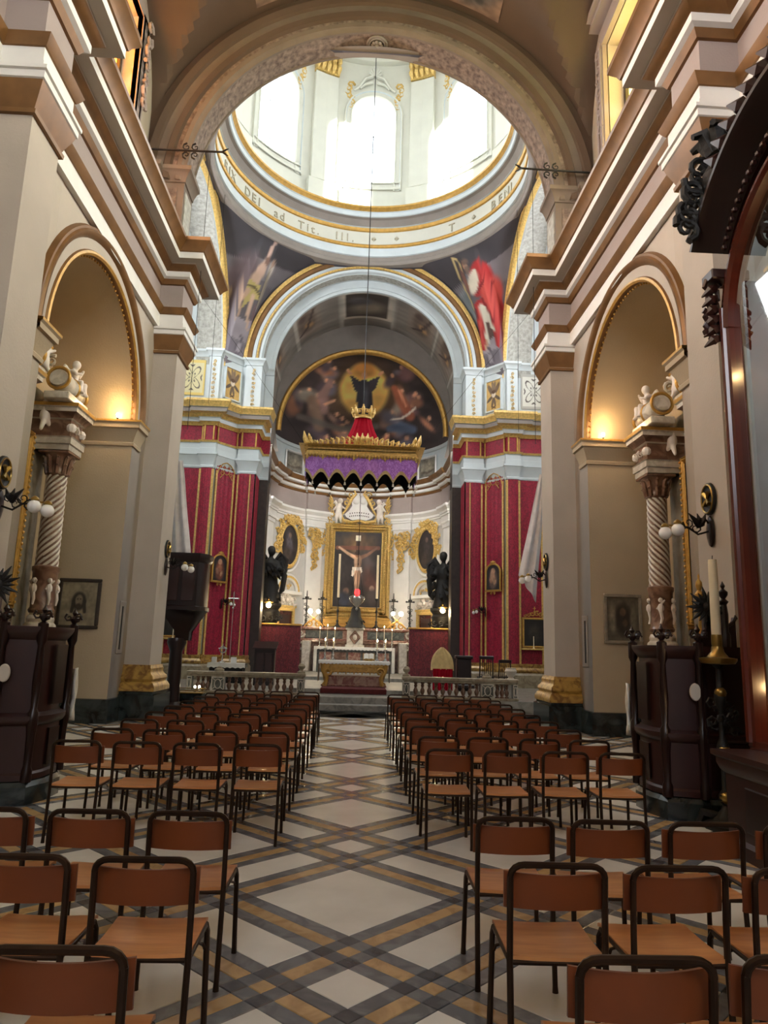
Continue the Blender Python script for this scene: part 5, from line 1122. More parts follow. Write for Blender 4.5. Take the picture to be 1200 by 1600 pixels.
for k in range(14):
    a = .98+1.2*k/13; c = f(a, 1.74, -.05); rg.ball(c, .12, 10, sz=.75)
    leaf(rg, (c[0]-.08, c[1], c[2]), (c[0]-.2, c[1]+.06, c[2]+.14), .14)
rg.build('carved_garland', 'dark_wood', po)
for (y, z, e) in ((5.3, 4.3, 14), (5.45, 1.3, 10)):
    l = thing('case_lamp', 'small warm lamp %s inside the glass display case' % ('high' if z > 3 else 'low'), 'lamp', (3.75, y, z))
    q = MB(); q.ball((0, 0, 0), .035, 10); q.build('glass_bulb', 'bulb_warm', l)
    q = MB(); q.tube([(0, 0, .03), (0, 0, .12), (.2, 0, .14)], .012, 6); q.build('holder', 'brass', l)
    point_light('case_lamp_light', (3.68, y, z-.02), e, (1, .62, .28), .03)

# ================================================================ SANCTUARY
def strip_panel(mb, a, b, z0, z1, wave=.012, n=14, bulge=0.0, top=None, seed=0):
    # cloth hung between two plan points, slightly pleated
    (x0, y0), (x1, y1) = a, b; l = math.hypot(x1-x0, y1-y0); nx, ny = (y1-y0)/l, -(x1-x0)/l
    if ny > 0.2 or (abs(ny) <= 0.2 and nx*x0 > 0): nx, ny = -nx, -ny
    P = []
    for i in range(n+1):
        u = i/n; d = .03+wave*math.sin(u*n*1.9+seed)+bulge*math.sin(PI*u); zt = z1 if top is None else z1+top(u)
        P.append([(x0+(x1-x0)*u+nx*d, y0+(y1-y0)*u+ny*d, z0+(zt-z0)*j/6) for j in range(7)])
    mb.grid(P); return (nx, ny)
for s, nm in ((-1, 'left'), (1, 'right')):
    t = thing('damask_hanging', 'crimson damask hanging with gold edging on the %s pier by the chancel' % nm, 'hanging', (0, 0, 0))
    segs = [((3.85, 26.2), (3.85, 25.36), 7.58, 0, None), ((3.87, 25.35), (4.44, 25.35), 7.58, .06, None), ((4.46, 25.44), (4.6, 25.44), 7.58, 0, None), ((4.6, 25.46), (5.19, 24.74), 7.6, 0, lambda u: .30*max(0, math.sin(PI*u))**.6),
            ((5.27, 24.6), (5.65, 24.6), 7.58, .03, None), ((5.68, 24.72), (7.1, 24.72), 7.58, 0, None)]
    nrm = []
    for k, (a, b, zt, bu, top) in enumerate(segs):
        m_ = MB(); nn = strip_panel(m_, (s*a[0], a[1]), (s*b[0], b[1]), 1.1, zt, .008, 16, bu, top, k); m_.build('damask_panel', 'damask', t, 60); nrm.append(nn)
    for (x, y, nx, ny, w) in ((4.02, 25.24, 0, -1, .015), (4.48, 25.42, 0, -1, .03), (4.64, 25.37, -.77*s, -.64, .035), (5.14, 24.76, -.77*s, -.64, .035), (5.24, 24.6, 0, -1, .04), (5.68, 24.62, 0, -1, .045), (6.5, 24.68, 0, -1, .03)):
        g = MB(); x *= s; tx, ty = -ny, nx
        g.poly([(x-tx*w+nx*.03, y-ty*w+ny*.03, 1.1), (x+tx*w+nx*.03, y+ty*w+ny*.03, 1.1), (x+tx*w+nx*.03, y+ty*w+ny*.03, 7.55), (x-tx*w+nx*.03, y-ty*w+ny*.03, 7.55)])
        g.poly([(x-tx*w-nx*.03, y-ty*w-ny*.03, 1.1), (x-tx*w+nx*.03, y-ty*w+ny*.03, 1.1), (x-tx*w+nx*.03, y-ty*w+ny*.03, 7.55), (x-tx*w-nx*.03, y-ty*w-ny*.03, 7.55)])
        g.poly([(x+tx*w-nx*.03, y+ty*w-ny*.03, 1.1), (x+tx*w+nx*.03, y+ty*w+ny*.03, 1.1), (x+tx*w+nx*.03, y+ty*w+ny*.03, 7.55), (x+tx*w-nx*.03, y+ty*w-ny*.03, 7.55)])
        g.build('gilt_strip', 'gold_leaf', t, 0)
    # scrolled gold braid at the head of the middle panel
    ang = math.atan2(-.72*s, .59) if s > 0 else math.atan2(.72, .59)
    mxc = Matrix.Translation((s*4.895, 25.1, 0)) @ Matrix.Rotation(ang, 4, 'Z')
    g = MB()
    for q in (-1, 1):
        scroll(g, (q*.2, -.07, 7.5), .11, 1.3, PI/2, q, .14, n=12, seg=5); scroll(g, (q*.08, -.07, 7.72), .08, 1.2, PI/2, -q, .15, n=12, seg=5)
        g.tube([(q*.4, -.07, 7.45), (q*.36, -.07, 7.62), (q*.2, -.07, 7.82), (0, -.07, 7.9)], .02, 5); g.tube([(q*.28, -.07, 7.3), (q*.1, -.07, 7.5), (0, -.07, 7.45)], .015, 5)
    g.xform(mxc); g.build('gold_braid', 'gold', t)
    # gilded base mouldings below the hangings
    pth = [(s*3.85, 26.28), (s*3.85, 25.35), (s*4.45, 25.35), (s*4.45, 25.48), (s*4.58, 25.48), (s*5.2, 24.73), (s*5.26, 24.73), (s*5.26, 24.6), (s*5.66, 24.6), (s*5.66, 24.72), (s*7.18, 24.72)]
    b = MB(); b.sweep(pth, [(0, 1.12), (.04, 1.1), (.05, 1.03), (.04, .98), (.1, .9), (.1, .84), (.07, .8), (.13, .72), (.14, .3)], [0, 0, 0, 0, 0, 0, 1, 1], side=s); struct('trim_%d' % (23 if s < 0 else 24), b, ['gold_marble', 'rail_marble'])
    # portrait in an arched gold frame
    t = thing('arched_picture', 'small arched gold-framed picture hanging on the %s crimson damask' % nm, 'picture', (s*4.84, 24.98, 3.62), ang)
    W, H = .30, .66
    us = np.linspace(-W, W, 40); vs = np.linspace(0, 1, 50); U, Vn = np.meshgrid(us, vs, indexing='ij'); top = H+np.sqrt(np.maximum(0, W*W-U*U))*.85; V = Vn*top
    st = [('e', 0, .38, .19, .36, 0, (112, 62, 46) if s < 0 else (96, 80, 72), .4), ('e', 0, .68, .09, .11, 0, (176, 132, 104), .4), ('e', 0, .46, .1, .12, 0, (150, 96, 70), .6), ('e', -.1, .35, .06, .12, .4, (150, 110, 86), .6), ('e', .08, .28, .05, .1, -.4, (168, 130, 100), .6)]
    if s > 0: st += [('e', -.02, .5, .1, .24, .2, (172, 134, 108), .5)]
    paint_grid('canvas', np.stack([U, np.full(U.shape, -.03), V], -1), paint(U, V, (34, 28, 32), st, .25, 3+s), 'oil_paint', t)
    fr = MB(); out = [(-W-.02, 0), (-W-.02, H)]+[((-W-.02)*math.cos(PI*i/12), H+(W*.85+.02)*math.sin(PI*i/12)) for i in range(1, 12)]+[(W+.02, H), (W+.02, 0)]
    for r_, dd in ((.035, 0), (.02, .02)): fr.tube([(x, -.035-dd, z) for x, z in out], r_, 6, closed=True)
    fr.box(-W, W, -.02, .02, 0, H); fr.bbox(-W-.06, W+.06, -.06, .0, -.05, -.0, .01)
    for q in (-1, 1): scroll(fr, (q*.1, -.05, H+W*.9+.02), .07, 1.2, PI/2, q, .3, n=9, seg=5); scroll(fr, (q*.06, -.05, -.1), .05, 1.2, -PI/2, q, .3, n=9, seg=5)
    fr.ball((0, -.05, H+W*.95+.05), .06, 8); fr.build('gilt_frame', 'gold', t)
    sconce('small dark sconce with white globes under the %s arched picture' % nm, (s*(4.72 if s < 0 else 4.6), 25.22, 2.86), s, s, .35, True)
    # side picture / niche with shelf on the transept jamb
    t = thing('side_picture', 'dark picture in a crested gold frame low on the %s transept jamb' % nm, 'picture', (s*6.2, 24.66, 1.62))
    us = np.linspace(-.36, .36, 30); vs = np.linspace(.1, 1.0, 36); U, V = np.meshgrid(us, vs, indexing='ij')
    paint_grid('canvas', np.stack([U, np.full(U.shape, -.02), V], -1), paint(U, V, (30, 26, 24), [('e', 0, .5, .2, .3, 0, (52, 44, 38), .6)], .3, 2), 'oil_paint', t)
    fr = MB()
    for (a, b_, c_, d_) in ((-.44, .44, .04, .1), (-.44, .44, 1.0, 1.07), (-.44, -.36, .1, 1.0), (.36, .44, .1, 1.0)): fr.bbox(a, b_, -.06, 0, c_, d_, .015)
    fr.build('gilt_frame', 'gold', t, 0)
    cs = MB()
    for q in (-1, 1):
        for k in range(3): scroll(cs, (q*(.08+.13*k), -.05, 1.2-.035*k), .1-.02*k, 1.2, 1.0, q, .28, n=9, seg=5)
    cs.tube([(0, -.04, 1.25), (0, -.04, 1.45)], .015, 5); cs.tube([(-.05, -.04, 1.39), (.05, -.04, 1.39)], .012, 5); cs.build('crest', 'gold', t)
    sh = MB(); sh.bbox(-.46, .46, -.16, 0, -.04, .02, .012); sh.build('shelf', 'gold_leaf', t, 0)
    cd = thing('candle', 'slim white candle standing before the low %s side picture' % nm, 'candle', (s*6.15, 24.57, 1.64))
    q = MB(); q.lathe([(.04, 0), (.02, .03), (.014, .04), (.014, .4), (0.001, .41)], (0, 0, 0), 8); q.build('wax', 'candle', cd)
    # sheet of pale cloth hung behind the great pilaster
    crn = [(4.46, 17.2, 5.9), (4.62, 17.2, 5.9), (3.93, 17.0, 3.35), (4.35, 17.0, 2.7)] if s > 0 else [(4.40, 17.2, 5.9), (4.62, 17.2, 5.9), (4.04, 17.0, 3.62), (4.5, 17.0, 3.5)]
    P = []
    for i in range(16):
        u = i/15; row = []
        for j in range(18):
            v = j/17; x = (crn[0][0]*(1-u)+crn[1][0]*u)*(1-v)+(crn[2][0]*(1-u)+crn[3][0]*u)*v; z = crn[0][2]*(1-v)+(crn[2][2]*(1-u)+crn[3][2]*u)*v
            row.append((s*x, 17.1+.05*math.sin(u*13+v*2)*(.3+v)+.02*math.sin(v*9), z))
        P.append(row)
    c = MB(); c.grid(P); o = c.build('hung_sheet', 'sheet_cloth', None, 60); tag(o, 'pale cloth sheet hanging slantwise beyond the %s far pilaster' % nm, 'cloth'); so = o.modifiers.new('thickness', 'SOLIDIFY'); so.thickness = .006

# ---- hanging canopy over the altar
t = thing('hanging_canopy', 'purple and gold canopy with crimson cone hanging from the dome over the altar', 'canopy', (0, 20.55, 6.07))
fr_y, bk_y, hw = -.68, .72, 1.62
cb = MB(); rect = [(-hw, bk_y), (-hw, fr_y), (hw, fr_y), (hw, bk_y)]
cb.sweep(rect, [(-.1, .84), (.015, .84), (.03, .86), (.03, .9), (.015, .91), (.02, .99), (.045, 1.01), (.05, 1.03), (.05, 1.09), (.03, 1.11), (.05, 1.13), (.0, 1.15), (-.2, 1.15)], 0, side=-1, closed=True); cb.build('cornice', 'gold_leaf', t)
tp = MB(); tp.box(-hw+.05, hw-.05, fr_y+.05, bk_y-.05, .9, 1.06); tp.build('ceiling_cloth', 'black_cloth', t, 0)
cr = MB(); rs = random.Random(31)
for (a, b) in zip(rect, rect[1:]+rect[:1]):
    L_ = math.hypot(b[0]-a[0], b[1]-a[1]); nn = int(L_/.15)
    for k in range(nn):
        u = (k+.5)/nn; x, y = a[0]+(b[0]-a[0])*u, a[1]+(b[1]-a[1])*u; w_ = u-.5
        hgt = .09+(.17*max(0, math.cos(w_*PI*1.15)) if L_ > 2 else 0)
        sg = 1 if w_ > 0 else -1
        scroll(cr, (x, y-.02, 1.16+hgt*.55), .04+hgt*.42, 1.4, PI/2, sg, .26, n=12, seg=6)
        scroll(cr, (x+.07*sg, y-.03, 1.17), .05, 1.2, -PI/2, -sg, .3, n=9, seg=5)
        leaf(cr, (x-.05, y-.02, 1.14), (x-.04+.03*sg, y-.05, 1.18+hgt), .07)
        if abs(w_) < .06: leaf(cr, (x, y-.02, 1.2), (x, y-.03, 1.56), .12)
for sx in (-1, 1): scroll(cr, (sx*(hw-.04), fr_y, 1.3), .12, 1.4, PI/2, sx, .28, n=12, seg=6); scroll(cr, (sx*(hw-.2), fr_y, 1.22), .08, 1.4, PI/2, -sx, .28, n=10, seg=6); leaf(cr, (sx*hw, fr_y, 1.15), (sx*(hw+.08), fr_y-.02, 1.56), .13); leaf(cr, (sx*(hw-.1), fr_y, 1.3), (sx*(hw-.06), fr_y-.02, 1.5), .1)
cr.build('gilt_cresting', 'gold_leaf', t)
pe = MB()
for (a, b) in zip(rect, rect[1:]+rect[:1]):
    L_ = math.hypot(b[0]-a[0], b[1]-a[1]); nn = max(2, int(L_/.09))
    for k in range(nn):
        u = (k+.5)/nn; x, y = a[0]+(b[0]-a[0])*u, a[1]+(b[1]-a[1])*u; d = .05 if k % 5 else .12
        pe.tube([(x, y-.03, .9), (x, y-.04, .84), (x, y-.035, .84-d)], [.035, .045, .012], 5)
        if k % 5 == 0:
            for q in (-1, 1): pe.ball((x+q*.04, y-.03, .8), .025, 5)
pe.build('gilt_pendant_border', 'gold_leaf', t)
def valance(a, b, nsc, ztop, drop, cut, mat_, nm_, off=0.0, ph=0.0):
    L_ = math.hypot(b[0]-a[0], b[1]-a[1]); n = nsc*12; P = []; ed = []; m_ = MB(); dx_, dy_ = (b[0]-a[0])/L_, (b[1]-a[1])/L_
    for i in range(n+1):
        u = i/n; zb = ztop-drop+cut*abs(math.cos(PI*nsc*u+ph))**1.0
        w = .015*math.sin(u*nsc*2*PI*1.5); x, y = a[0]+(b[0]-a[0])*u-dy_*(w+off), a[1]+(b[1]-a[1])*u+dx_*(w+off)
        P.append([(x, y, ztop+(zb-ztop)*j/5) for j in range(6)]); ed.append((x, y, zb))
    m_.grid(P); vo = m_.build(nm_, mat_, t, 60); return ed, vo
ed, vo = valance((-hw, fr_y), (hw, fr_y), 7, .86, .70, .27, 'purple', 'valance')
fg = MB(); P = [[(x, y-.012, z+.0), (x, y-.014, z-.07)] for x, y, z in ed]; fg.grid(P); P = [[(x, y-.014, z+.035), (x, y-.02, z+.0)] for x, y, z in ed]; fg.grid(P); fg.build('fringe', 'fringe', vo)
for k in range(7):
    x = -hw+2*hw*(k+.5)/7; g = MB(); g.tube([(x, fr_y-.01, .17), (x, fr_y-.01, .08)], .006, 4); g.lathe([(0.001, .09), (.025, .075), (.018, .06), (.035, .0), (0.001, -.005)], (x, fr_y-.01, 0), 8); g.build('tassel', 'white_cloth', vo)
for (a, b, n_) in (((hw, fr_y), (hw, bk_y), 3), ((hw, bk_y), (-hw, bk_y), 7), ((-hw, bk_y), (-hw, fr_y), 3)):
    ed, v2 = valance(a, b, n_, .86, .74, .27, 'black_cloth', 'valance_lining', .03)
    ed, v3 = valance(a, b, n_, .86, .70, .27, 'purple', 'valance')
    for k in range(n_):
        u = (k+.5)/n_; g = MB(); g.lathe([(0.001, .09), (.025, .075), (.018, .06), (.035, .0), (0.001, -.005)], (a[0]+(b[0]-a[0])*u, a[1]+(b[1]-a[1])*u, 0), 8); g.tube([(a[0]+(b[0]-a[0])*u, a[1]+(b[1]-a[1])*u, .17), (a[0]+(b[0]-a[0])*u, a[1]+(b[1]-a[1])*u, .08)], .006, 4); g.build('tassel', 'white_cloth', v3)
cn = MB(); P = []
for i in range(72):
    a = 2*PI*i/72; row = []
    for j in range(9):
        q = j/8; r = (.72*(1-q)**1.35+.24*(1-(1-q)**1.35))*(1+.07*math.sin(a*16)*(1-.4*q)); row.append((r*math.cos(a), .75*r*math.sin(a), 1.1+1.13*q))
    P.append(row)
cn.grid(P, closeu=True); cn.build('crimson_cone', 'red_cloth', t, 60)
cw = MB(); cw.lathe([(.24, 2.06), (.27, 2.07), (.26, 2.12), (.27, 2.16), (.25, 2.17), (.18, 2.14)], (0, 0, 0), 24)
for k in range(8):
    a = 2*PI*k/8; cw.tube([(.26*math.cos(a), .26*math.sin(a), 2.15), (.32*math.cos(a), .32*math.sin(a), 2.3), (.34*math.cos(a), .34*math.sin(a), 2.42)], [.05, .06, .015], 6); cw.ball((.31*math.cos(a+.39), .31*math.sin(a+.39), 2.24), .05, 6); cw.ball((.34*math.cos(a), .34*math.sin(a), 2.42), .03, 6)
for k in range(4): a = PI*k/2; cw.tube([(.24*math.cos(a), .24*math.sin(a), 2.2), (.18*math.cos(a), .18*math.sin(a), 2.4), (0, 0, 2.42)], .02, 5)
cw.ball((0, 0, 2.46), .05, 8); cw.xform(Matrix.Translation((0, 0, .13))); cw.build('crown', 'gold_leaf', t)
cd = MB(); cd.tube([(0, 0, 2.58), (0, 0, 12), (0, -.1, 24.7)], .014, 5); cd.build('suspension_cord', 'iron', t)
for sx in (-1, 1):
    cd = MB(); cd.tube([(sx*hw, fr_y, 1.1), (sx*3.2, -1.2, 3.2), (sx*5.0, -1.6, 5.5)], .006, 4); cd.build('guy_wire', 'iron', t)

# ---- hanging sanctuary lamp
t = thing('sanctuary_lamp', 'silver sanctuary lamp with red glass hanging before the altarpiece', 'lamp', (0.02, 27.0, 3.2))
q = MB(); q.lathe([(0.001, -.35), (.03, -.33), (.05, -.28), (.03, -.22), (.1, -.15), (.26, .0), (.3, .12), (.28, .18), (.2, .22), (.16, .24)], (0, 0, 0), 20); q.build('bowl', 'silver', t)
q = MB(); q.lathe([(.07, .24), (.1, .3), (.09, .42), (.06, .46), (0.001, .47)], (0, 0, 0), 12); q.build('red_glass', 'bulb_red', t)
q = MB()
for k in range(3): a = 2*PI*k/3+.5; q.tube([(.28*math.cos(a), .28*math.sin(a), .18), (0, 0, 1.5)], .01, 4)
q.tube([(0, 0, 1.5), (0, 0, 8.8)], .012, 5); q.build('chain', 'iron', t)

# ---- high altar
HY = 31.0
t = thing('high_altar', 'marble high altar with stepped shelves and white cloth under the altarpiece', 'altar', (0, HY, .42))
q = MB(); q.bbox(-1.62, 1.62, .05, .8, .0, .98, .02); q.build('altar_block', 'marble_green', t, 0)
for k in range(5): q = MB(); q.bbox(-1.5+.62*k, -.98+.62*k, .02, .06, .15, .85, .012); q.build('frontal_panel', ('marble_red', 'marble_brown')[k % 2], t, 0)
q = MB(); q.bbox(-1.72, 1.72, -.05, .85, .98, 1.06, .02); q.build('mensa', 'marble_white', t, 0)
q = MB()
P = [[(x, y, z) for (y, z) in ((.7, 1.075), (.2, 1.078), (-.06, 1.075), (-.075, 1.06), (-.08, .95+.012*math.sin(x*40)))] for x in np.linspace(-1.74, 1.74, 120)]; q.grid(P)
for sx in (-1, 1):
    P = [[(sx*(1.74+.01*math.sin(y*25)), y, z) for z in (1.075, .8, .4, .0)] for y in np.linspace(-.08, .7, 16)]; q.grid(P)
    P = [[(sx*(1.60+.14*i/6), -.085+.01*math.sin(i*2.2), z) for z in (1.07, .7, .35, .02)] for i in range(7)]; q.grid(P)
q.build('altar_cloth', 'white_cloth', t, 60)
q = MB(); q.bbox(-2.45, 2.45, .85, 1.6, 0, 1.2, .02); q.bbox(-2.52, 2.52, .8, 1.6, 1.2, 1.32, .025); q.build('lower_shelf', 'marble_brown', t, 0)
q = MB(); q.bbox(-2.4, 2.4, 1.05, 1.7, 1.32, 1.8, .02); q.bbox(-2.5, 2.5, .98, 1.75, 1.8, 1.92, .025); q.bbox(-2.5, 2.5, .95, 1.75, 1.32, 1.38, .02); q.build('upper_shelf', 'marble_red', t, 0)
for (a, b) in ((-2.2, -.55), (.55, 2.2)): q = MB(); q.bbox(a, b, 1.02, 1.08, 1.42, 1.76, .012); q.build('inlaid_panel', 'marble_green', t, 0)
for sx in (-1, 1):
    q = MB(); scroll(q, (sx*2.42, 1.0, 1.6), .2, 1.3, 0, sx, .3, n=12, seg=6); scroll(q, (sx*2.3, .8, 1.1), .22, 1.3, 0, sx, .3, n=12, seg=6); q.bbox(sx*2.1-.18, sx*2.1+.18, .2, .84, 0, 1.3, .03); q.build('scroll_bracket', 'marble_white', t)
q = MB(); q.bbox(-.36, .36, .7, 1.2, 1.06, 1.9, .02); q.bbox(-.42, .42, .66, 1.2, 1.06, 1.18, .02); q.bbox(-.42, .42, .66, 1.2, 1.82, 1.92, .02); tb = q.build('tabernacle', 'marble_white', t, 0)
q = MB(); q.poly([(0, .66, 1.78), (.22, .66, 1.5), (0, .66, 1.22), (-.22, .66, 1.5)]); q.poly([(0, .67, 1.78), (.22, .67, 1.5), (0, .67, 1.22), (-.22, .67, 1.5)])
for a, b in zip([(0, 1.78), (.22, 1.5), (0, 1.22), (-.22, 1.5)], [(.22, 1.5), (0, 1.22), (-.22, 1.5), (0, 1.78)]): q.tube([(a[0], .66, a[1]), (b[0], .66, b[1])], .03, 5)
q.build('diamond_inlay', 'marble_brown', tb)
q = MB(); q.ball((0, .66, 1.5), .1, 10, sy=.3, sz=1.3); q.build('diamond_boss', 'marble_white', tb)
q = MB(); q.lathe([(.46, 1.92), (.44, 2.0), (.36, 2.1), (.3, 2.3), (.24, 2.42), (.22, 2.6), (.2, 2.75), (.12, 2.88), (0.001, 2.95)], (0, 1.0, 0), 20)
for k in range(5): a = PI+PI*k/4; scroll(q, (.3*math.cos(a), 1.0+.3*math.sin(a), 2.15), .12, 1.2, a, 1, .32, n=8, seg=5)
q.build('tabernacle_dome', 'bronze_black', t)
# big candlesticks on the top shelf
def candlestick(label, group, loc, h, cross=False, candle=0.0, mt='bronze_black'):
    t = thing('candlestick', label, 'candlestick', loc, 0, group)
    q = MB(); q.lathe([(.14*h, 0), (.13*h, .03*h), (.06*h, .08*h), (.03*h, .16*h), (.045*h, .22*h), (.02*h, .28*h), (.025*h, .5*h), (.045*h, .56*h), (.02*h, .62*h), (.02*h, .9*h), (.07*h, .97*h), (.07*h, 1.0*h), (0.001, 1.0*h)], (0, 0, 0), 12); q.build('stem', mt, t)
    if cross:
        q = MB(); q.tube([(-.17, 0, h*.93), (.17, 0, h*.93)], .03, 5)
        for sx in (-1, 1): q.ball((sx*.17, 0, h*.93), .045, 6)
        for k in range(6): scroll(q, (.05*(-1)**k, -.03, h*(.3+.09*k)), .08, 1.2, k, (-1)**k, .3, n=7, seg=4)
        q.tube([(0, 0, h), (0, 0, h+.28)], [.03, .015], 5); q.build('scrolled_arm', mt, t)
    if candle:
        q = MB(); q.lathe([(.028*max(1, candle), h), (.026*max(1, candle), h+candle), (0.001, h+candle+.01)], (0, 0, 0), 10); q.build('candle', 'candle', t)
    return t
for k, x in enumerate((-2.24, -1.53, 1.71, 2.47)):
    candlestick('tall dark scrolled candlestick without candle, %s on the high altar shelf' % ('far left', 'second from left', 'second from right', 'far right')[k], 'dark candlesticks on the high altar', (x, HY+1.55, 2.34), 1.35, True)
for k, x in enumerate((-.82, .94)): candlestick('tall candlestick with long white candle, %s of the red lamp' % ('left', 'right')[k], 'candlesticks with long candles', (x, HY+1.5, 2.34), 1.35, False, 2.0)
# globes and gilt stands at the shelf ends
for sx, nm in ((-1, 'left'), (1, 'right')):
    t = thing('globe_lamp', 'pair of lit white globes on a gilt scroll stand, %s side of high altar' % nm, 'lamp', (sx*1.86, HY+1.15, 2.34))
    q = MB()
    for k in (-1, 1): scroll(q, (k*.2, 0, .12), .15, 1.3, PI/2, k, .3, n=12, seg=6)
    q.tube([(-.42, 0, .02), (-.25, 0, .2), (0, 0, .33), (.25, 0, .2), (.42, 0, .02)], .04, 6); q.ball((0, 0, .36), .07, 8); q.build('gilt_stand', 'gold', t)
    for k, dx_ in enumerate((-.18, .18)):
        q = MB(); q.tube([(0, 0, .35), (dx_, 0, .55)], .015, 5); q.build('stem', 'brass', t)
        q = MB(); q.ball((dx_, 0, .68), .11 if (k == 0) == (sx < 0) else .09, 12); q.build('globe', 'globe_lit', t)
    point_light('globe_lamp_light', (sx*1.86, HY+.9, 3.05), 40, (1, .82, .55), .1)
def small_candle(label, group, loc, h, r=.016, base=True, name='lit_candle'):
    t = thing(name, label, 'candle', loc, 0, group)
    if base:
        q = MB(); q.lathe([(.08, 0), (.075, .02), (.03, .05), (.02, .12), (.035, .16), (.016, .2), (.02, .27), (.05, .3), (.05, .32), (0.001, .32)], (0, 0, 0), 12); q.build('candlestick', 'silver', t); zb = .32
    else: zb = 0
    q = MB(); q.lathe([(r, zb), (r*.95, zb+h), (0.001, zb+h+.005)], (0, 0, 0), 8); q.build('wax', 'candle', t)
    q = MB(); q.lathe([(0.001, zb+h+.0), (.018, zb+h+.03), (.012, zb+h+.06), (0.001, zb+h+.09)], (0, 0, 0), 8); q.build('flame', 'flame', t)
LOC6 = ((-1.53, .3), (-1.2, .42), (-.88, .3), (.95, .3), (1.28, .42), (1.62, .3)); NM6 = ('outermost left', 'middle left', 'inner left', 'inner right', 'middle right', 'outermost right')
for (x, h), n_ in zip(LOC6, NM6): small_candle('small lit white candle on the high altar cloth, %s one' % n_, 'lit candles on the high altar', (x, HY+.45, 1.5), h+.12)
# altarpiece
t = thing('altarpiece', 'large crucifixion painting in a carved gold frame above the high altar', 'painting', (0, 34.0, 2.76))
us = np.linspace(-1.12, 1.12, 110); vs = np.linspace(.62, 4.2, 150); U, V = np.meshgrid(us, vs, indexing='ij')
SK = (198, 160, 130); SKD = (128, 92, 72)
st = [('e', 0, 3.7, .9, .5, 0, (84, 62, 40), .9), ('e', 0, 3.5, .35, .3, 0, (120, 90, 54), .9), ('e', .3, 2.6, .5, .9, 0, (78, 68, 66), .9), ('e', -.7, 2.2, .4, .9, 0, (50, 42, 40), .9), ('e', .7, 1.6, .35, .8, .2, (84, 52, 44), .9), ('e', 0, 1.1, 1.0, .4, 0, (52, 44, 36), .9),
      ('l', [(0, .9), (0, 4.05)], .09, (58, 38, 28), .3), ('l', [(-.98, 3.42), (.98, 3.46)], .1, (110, 66, 48), .3), ('l', [(-.9, 3.44), (-.45, 3.14), (-.1, 2.96)], [.05, .07, .1], SK, .5), ('l', [(.9, 3.46), (.5, 3.14), (.12, 2.96)], [.05, .07, .1], SKD, .5),
      ('e', 0, 2.78, .17, .32, 0, SK, .4), ('e', .08, 2.75, .1, .28, 0, (150, 116, 92), .6), ('e', -.02, 2.5, .13, .2, 0, (176, 140, 112), .5), ('e', -.03, 3.1, .1, .13, .2, (140, 98, 74), .4), ('e', -.03, 3.17, .12, .09, 0, (52, 34, 26), .5),
      ('p', [(-.24, 2.5), (.2, 2.5), (.24, 2.3), (.12, 2.15), (-.1, 2.25), (-.2, 2.05), (-.28, 2.1)], (214, 204, 190)), ('e', .06, 2.28, .12, .1, 0, (178, 166, 152), .5), ('l', [(-.04, 2.25), (-.06, 1.75), (-.03, 1.3)], [.1, .08, .05], SK, .5), ('l', [(.08, 2.25), (.06, 1.75), (.02, 1.3)], [.09, .07, .05], (150, 114, 90), .5),
      ('p', [(-.12, 4.05), (.12, 4.05), (.12, 3.78), (-.12, 3.78)], (206, 198, 178)), ('e', -.5, 1.35, .14, .16, 0, (120, 90, 72), .5), ('e', .72, 1.5, .12, .14, 0, (150, 122, 104), .5), ('e', -.6, .95, .3, .35, .3, (44, 48, 62), .6), ('e', .75, 1.1, .25, .35, 0, (60, 50, 48), .6)]
paint_grid('canvas', np.stack([U, np.full(U.shape, -.06), V], -1), paint(U, V, (32, 26, 26), st, .3, 14), 'oil_paint', t)
fr = MB(); rect_ = lambda w, z0, z1, y: [(-w, y, z0), (w, y, z0), (w, y, z1), (-w, y, z1)]
for w, z0, z1, y, r in ((1.16, .56, 4.25, -.1, .05), (1.3, .4, 4.36, -.14, .11), (1.46, .22, 4.5, -.08, .07), (1.54, .12, 4.58, -.04, .05)): fr.tube(rect_(w, z0, z1, y), r, 8, closed=True)
fr.box(-1.52, -1.1, -.05, .1, .1, 4.56); fr.box(1.1, 1.52, -.05, .1, .1, 4.56); fr.box(-1.5, 1.5, -.05, .1, .1, .6); fr.box(-1.5, 1.5, -.05, .1, 4.2, 4.56)
for k in range(44):
    z = .3+4.15*k/43
    for sx in (-1, 1): fr.ball((sx*1.3, -.24, z), .05, 6, sz=.7)
for k in range(28):
    x = -1.25+2.5*k/27
    for z in (.4, 4.36): fr.ball((x, -.24, z), .05, 6, sz=.7)
fr.build('gilt_frame', 'gold_leaf', t)
q = MB(); q.bbox(-1.75, 1.75, -.25, .1, -.35, -.2, .02); q.bbox(-1.68, 1.68, -.2, .1, -.2, .02, .02); q.bbox(-1.62, 1.62, -.15, .1, .02, .12, .02); q.build('base_moulding', 'gold', t, 0)
for sx in (-1, 1):
    g = MB(); rs = random.Random(8)
    for k in range(9): scroll(g, (sx*(1.62+.12*math.sin(k*.9)), -.12, 4.5-.18*k), .15, 1.2, k*1.3, sx*(-1)**k, .33, n=9, seg=5)
    for k in range(6): scroll(g, (sx*(1.7+.1*k), -.12, 3.15-.06*math.sin(k)), .1, 1.2, k, sx, .33, n=8, seg=5)
    g.build('carved_garland', 'gold_leaf', t)
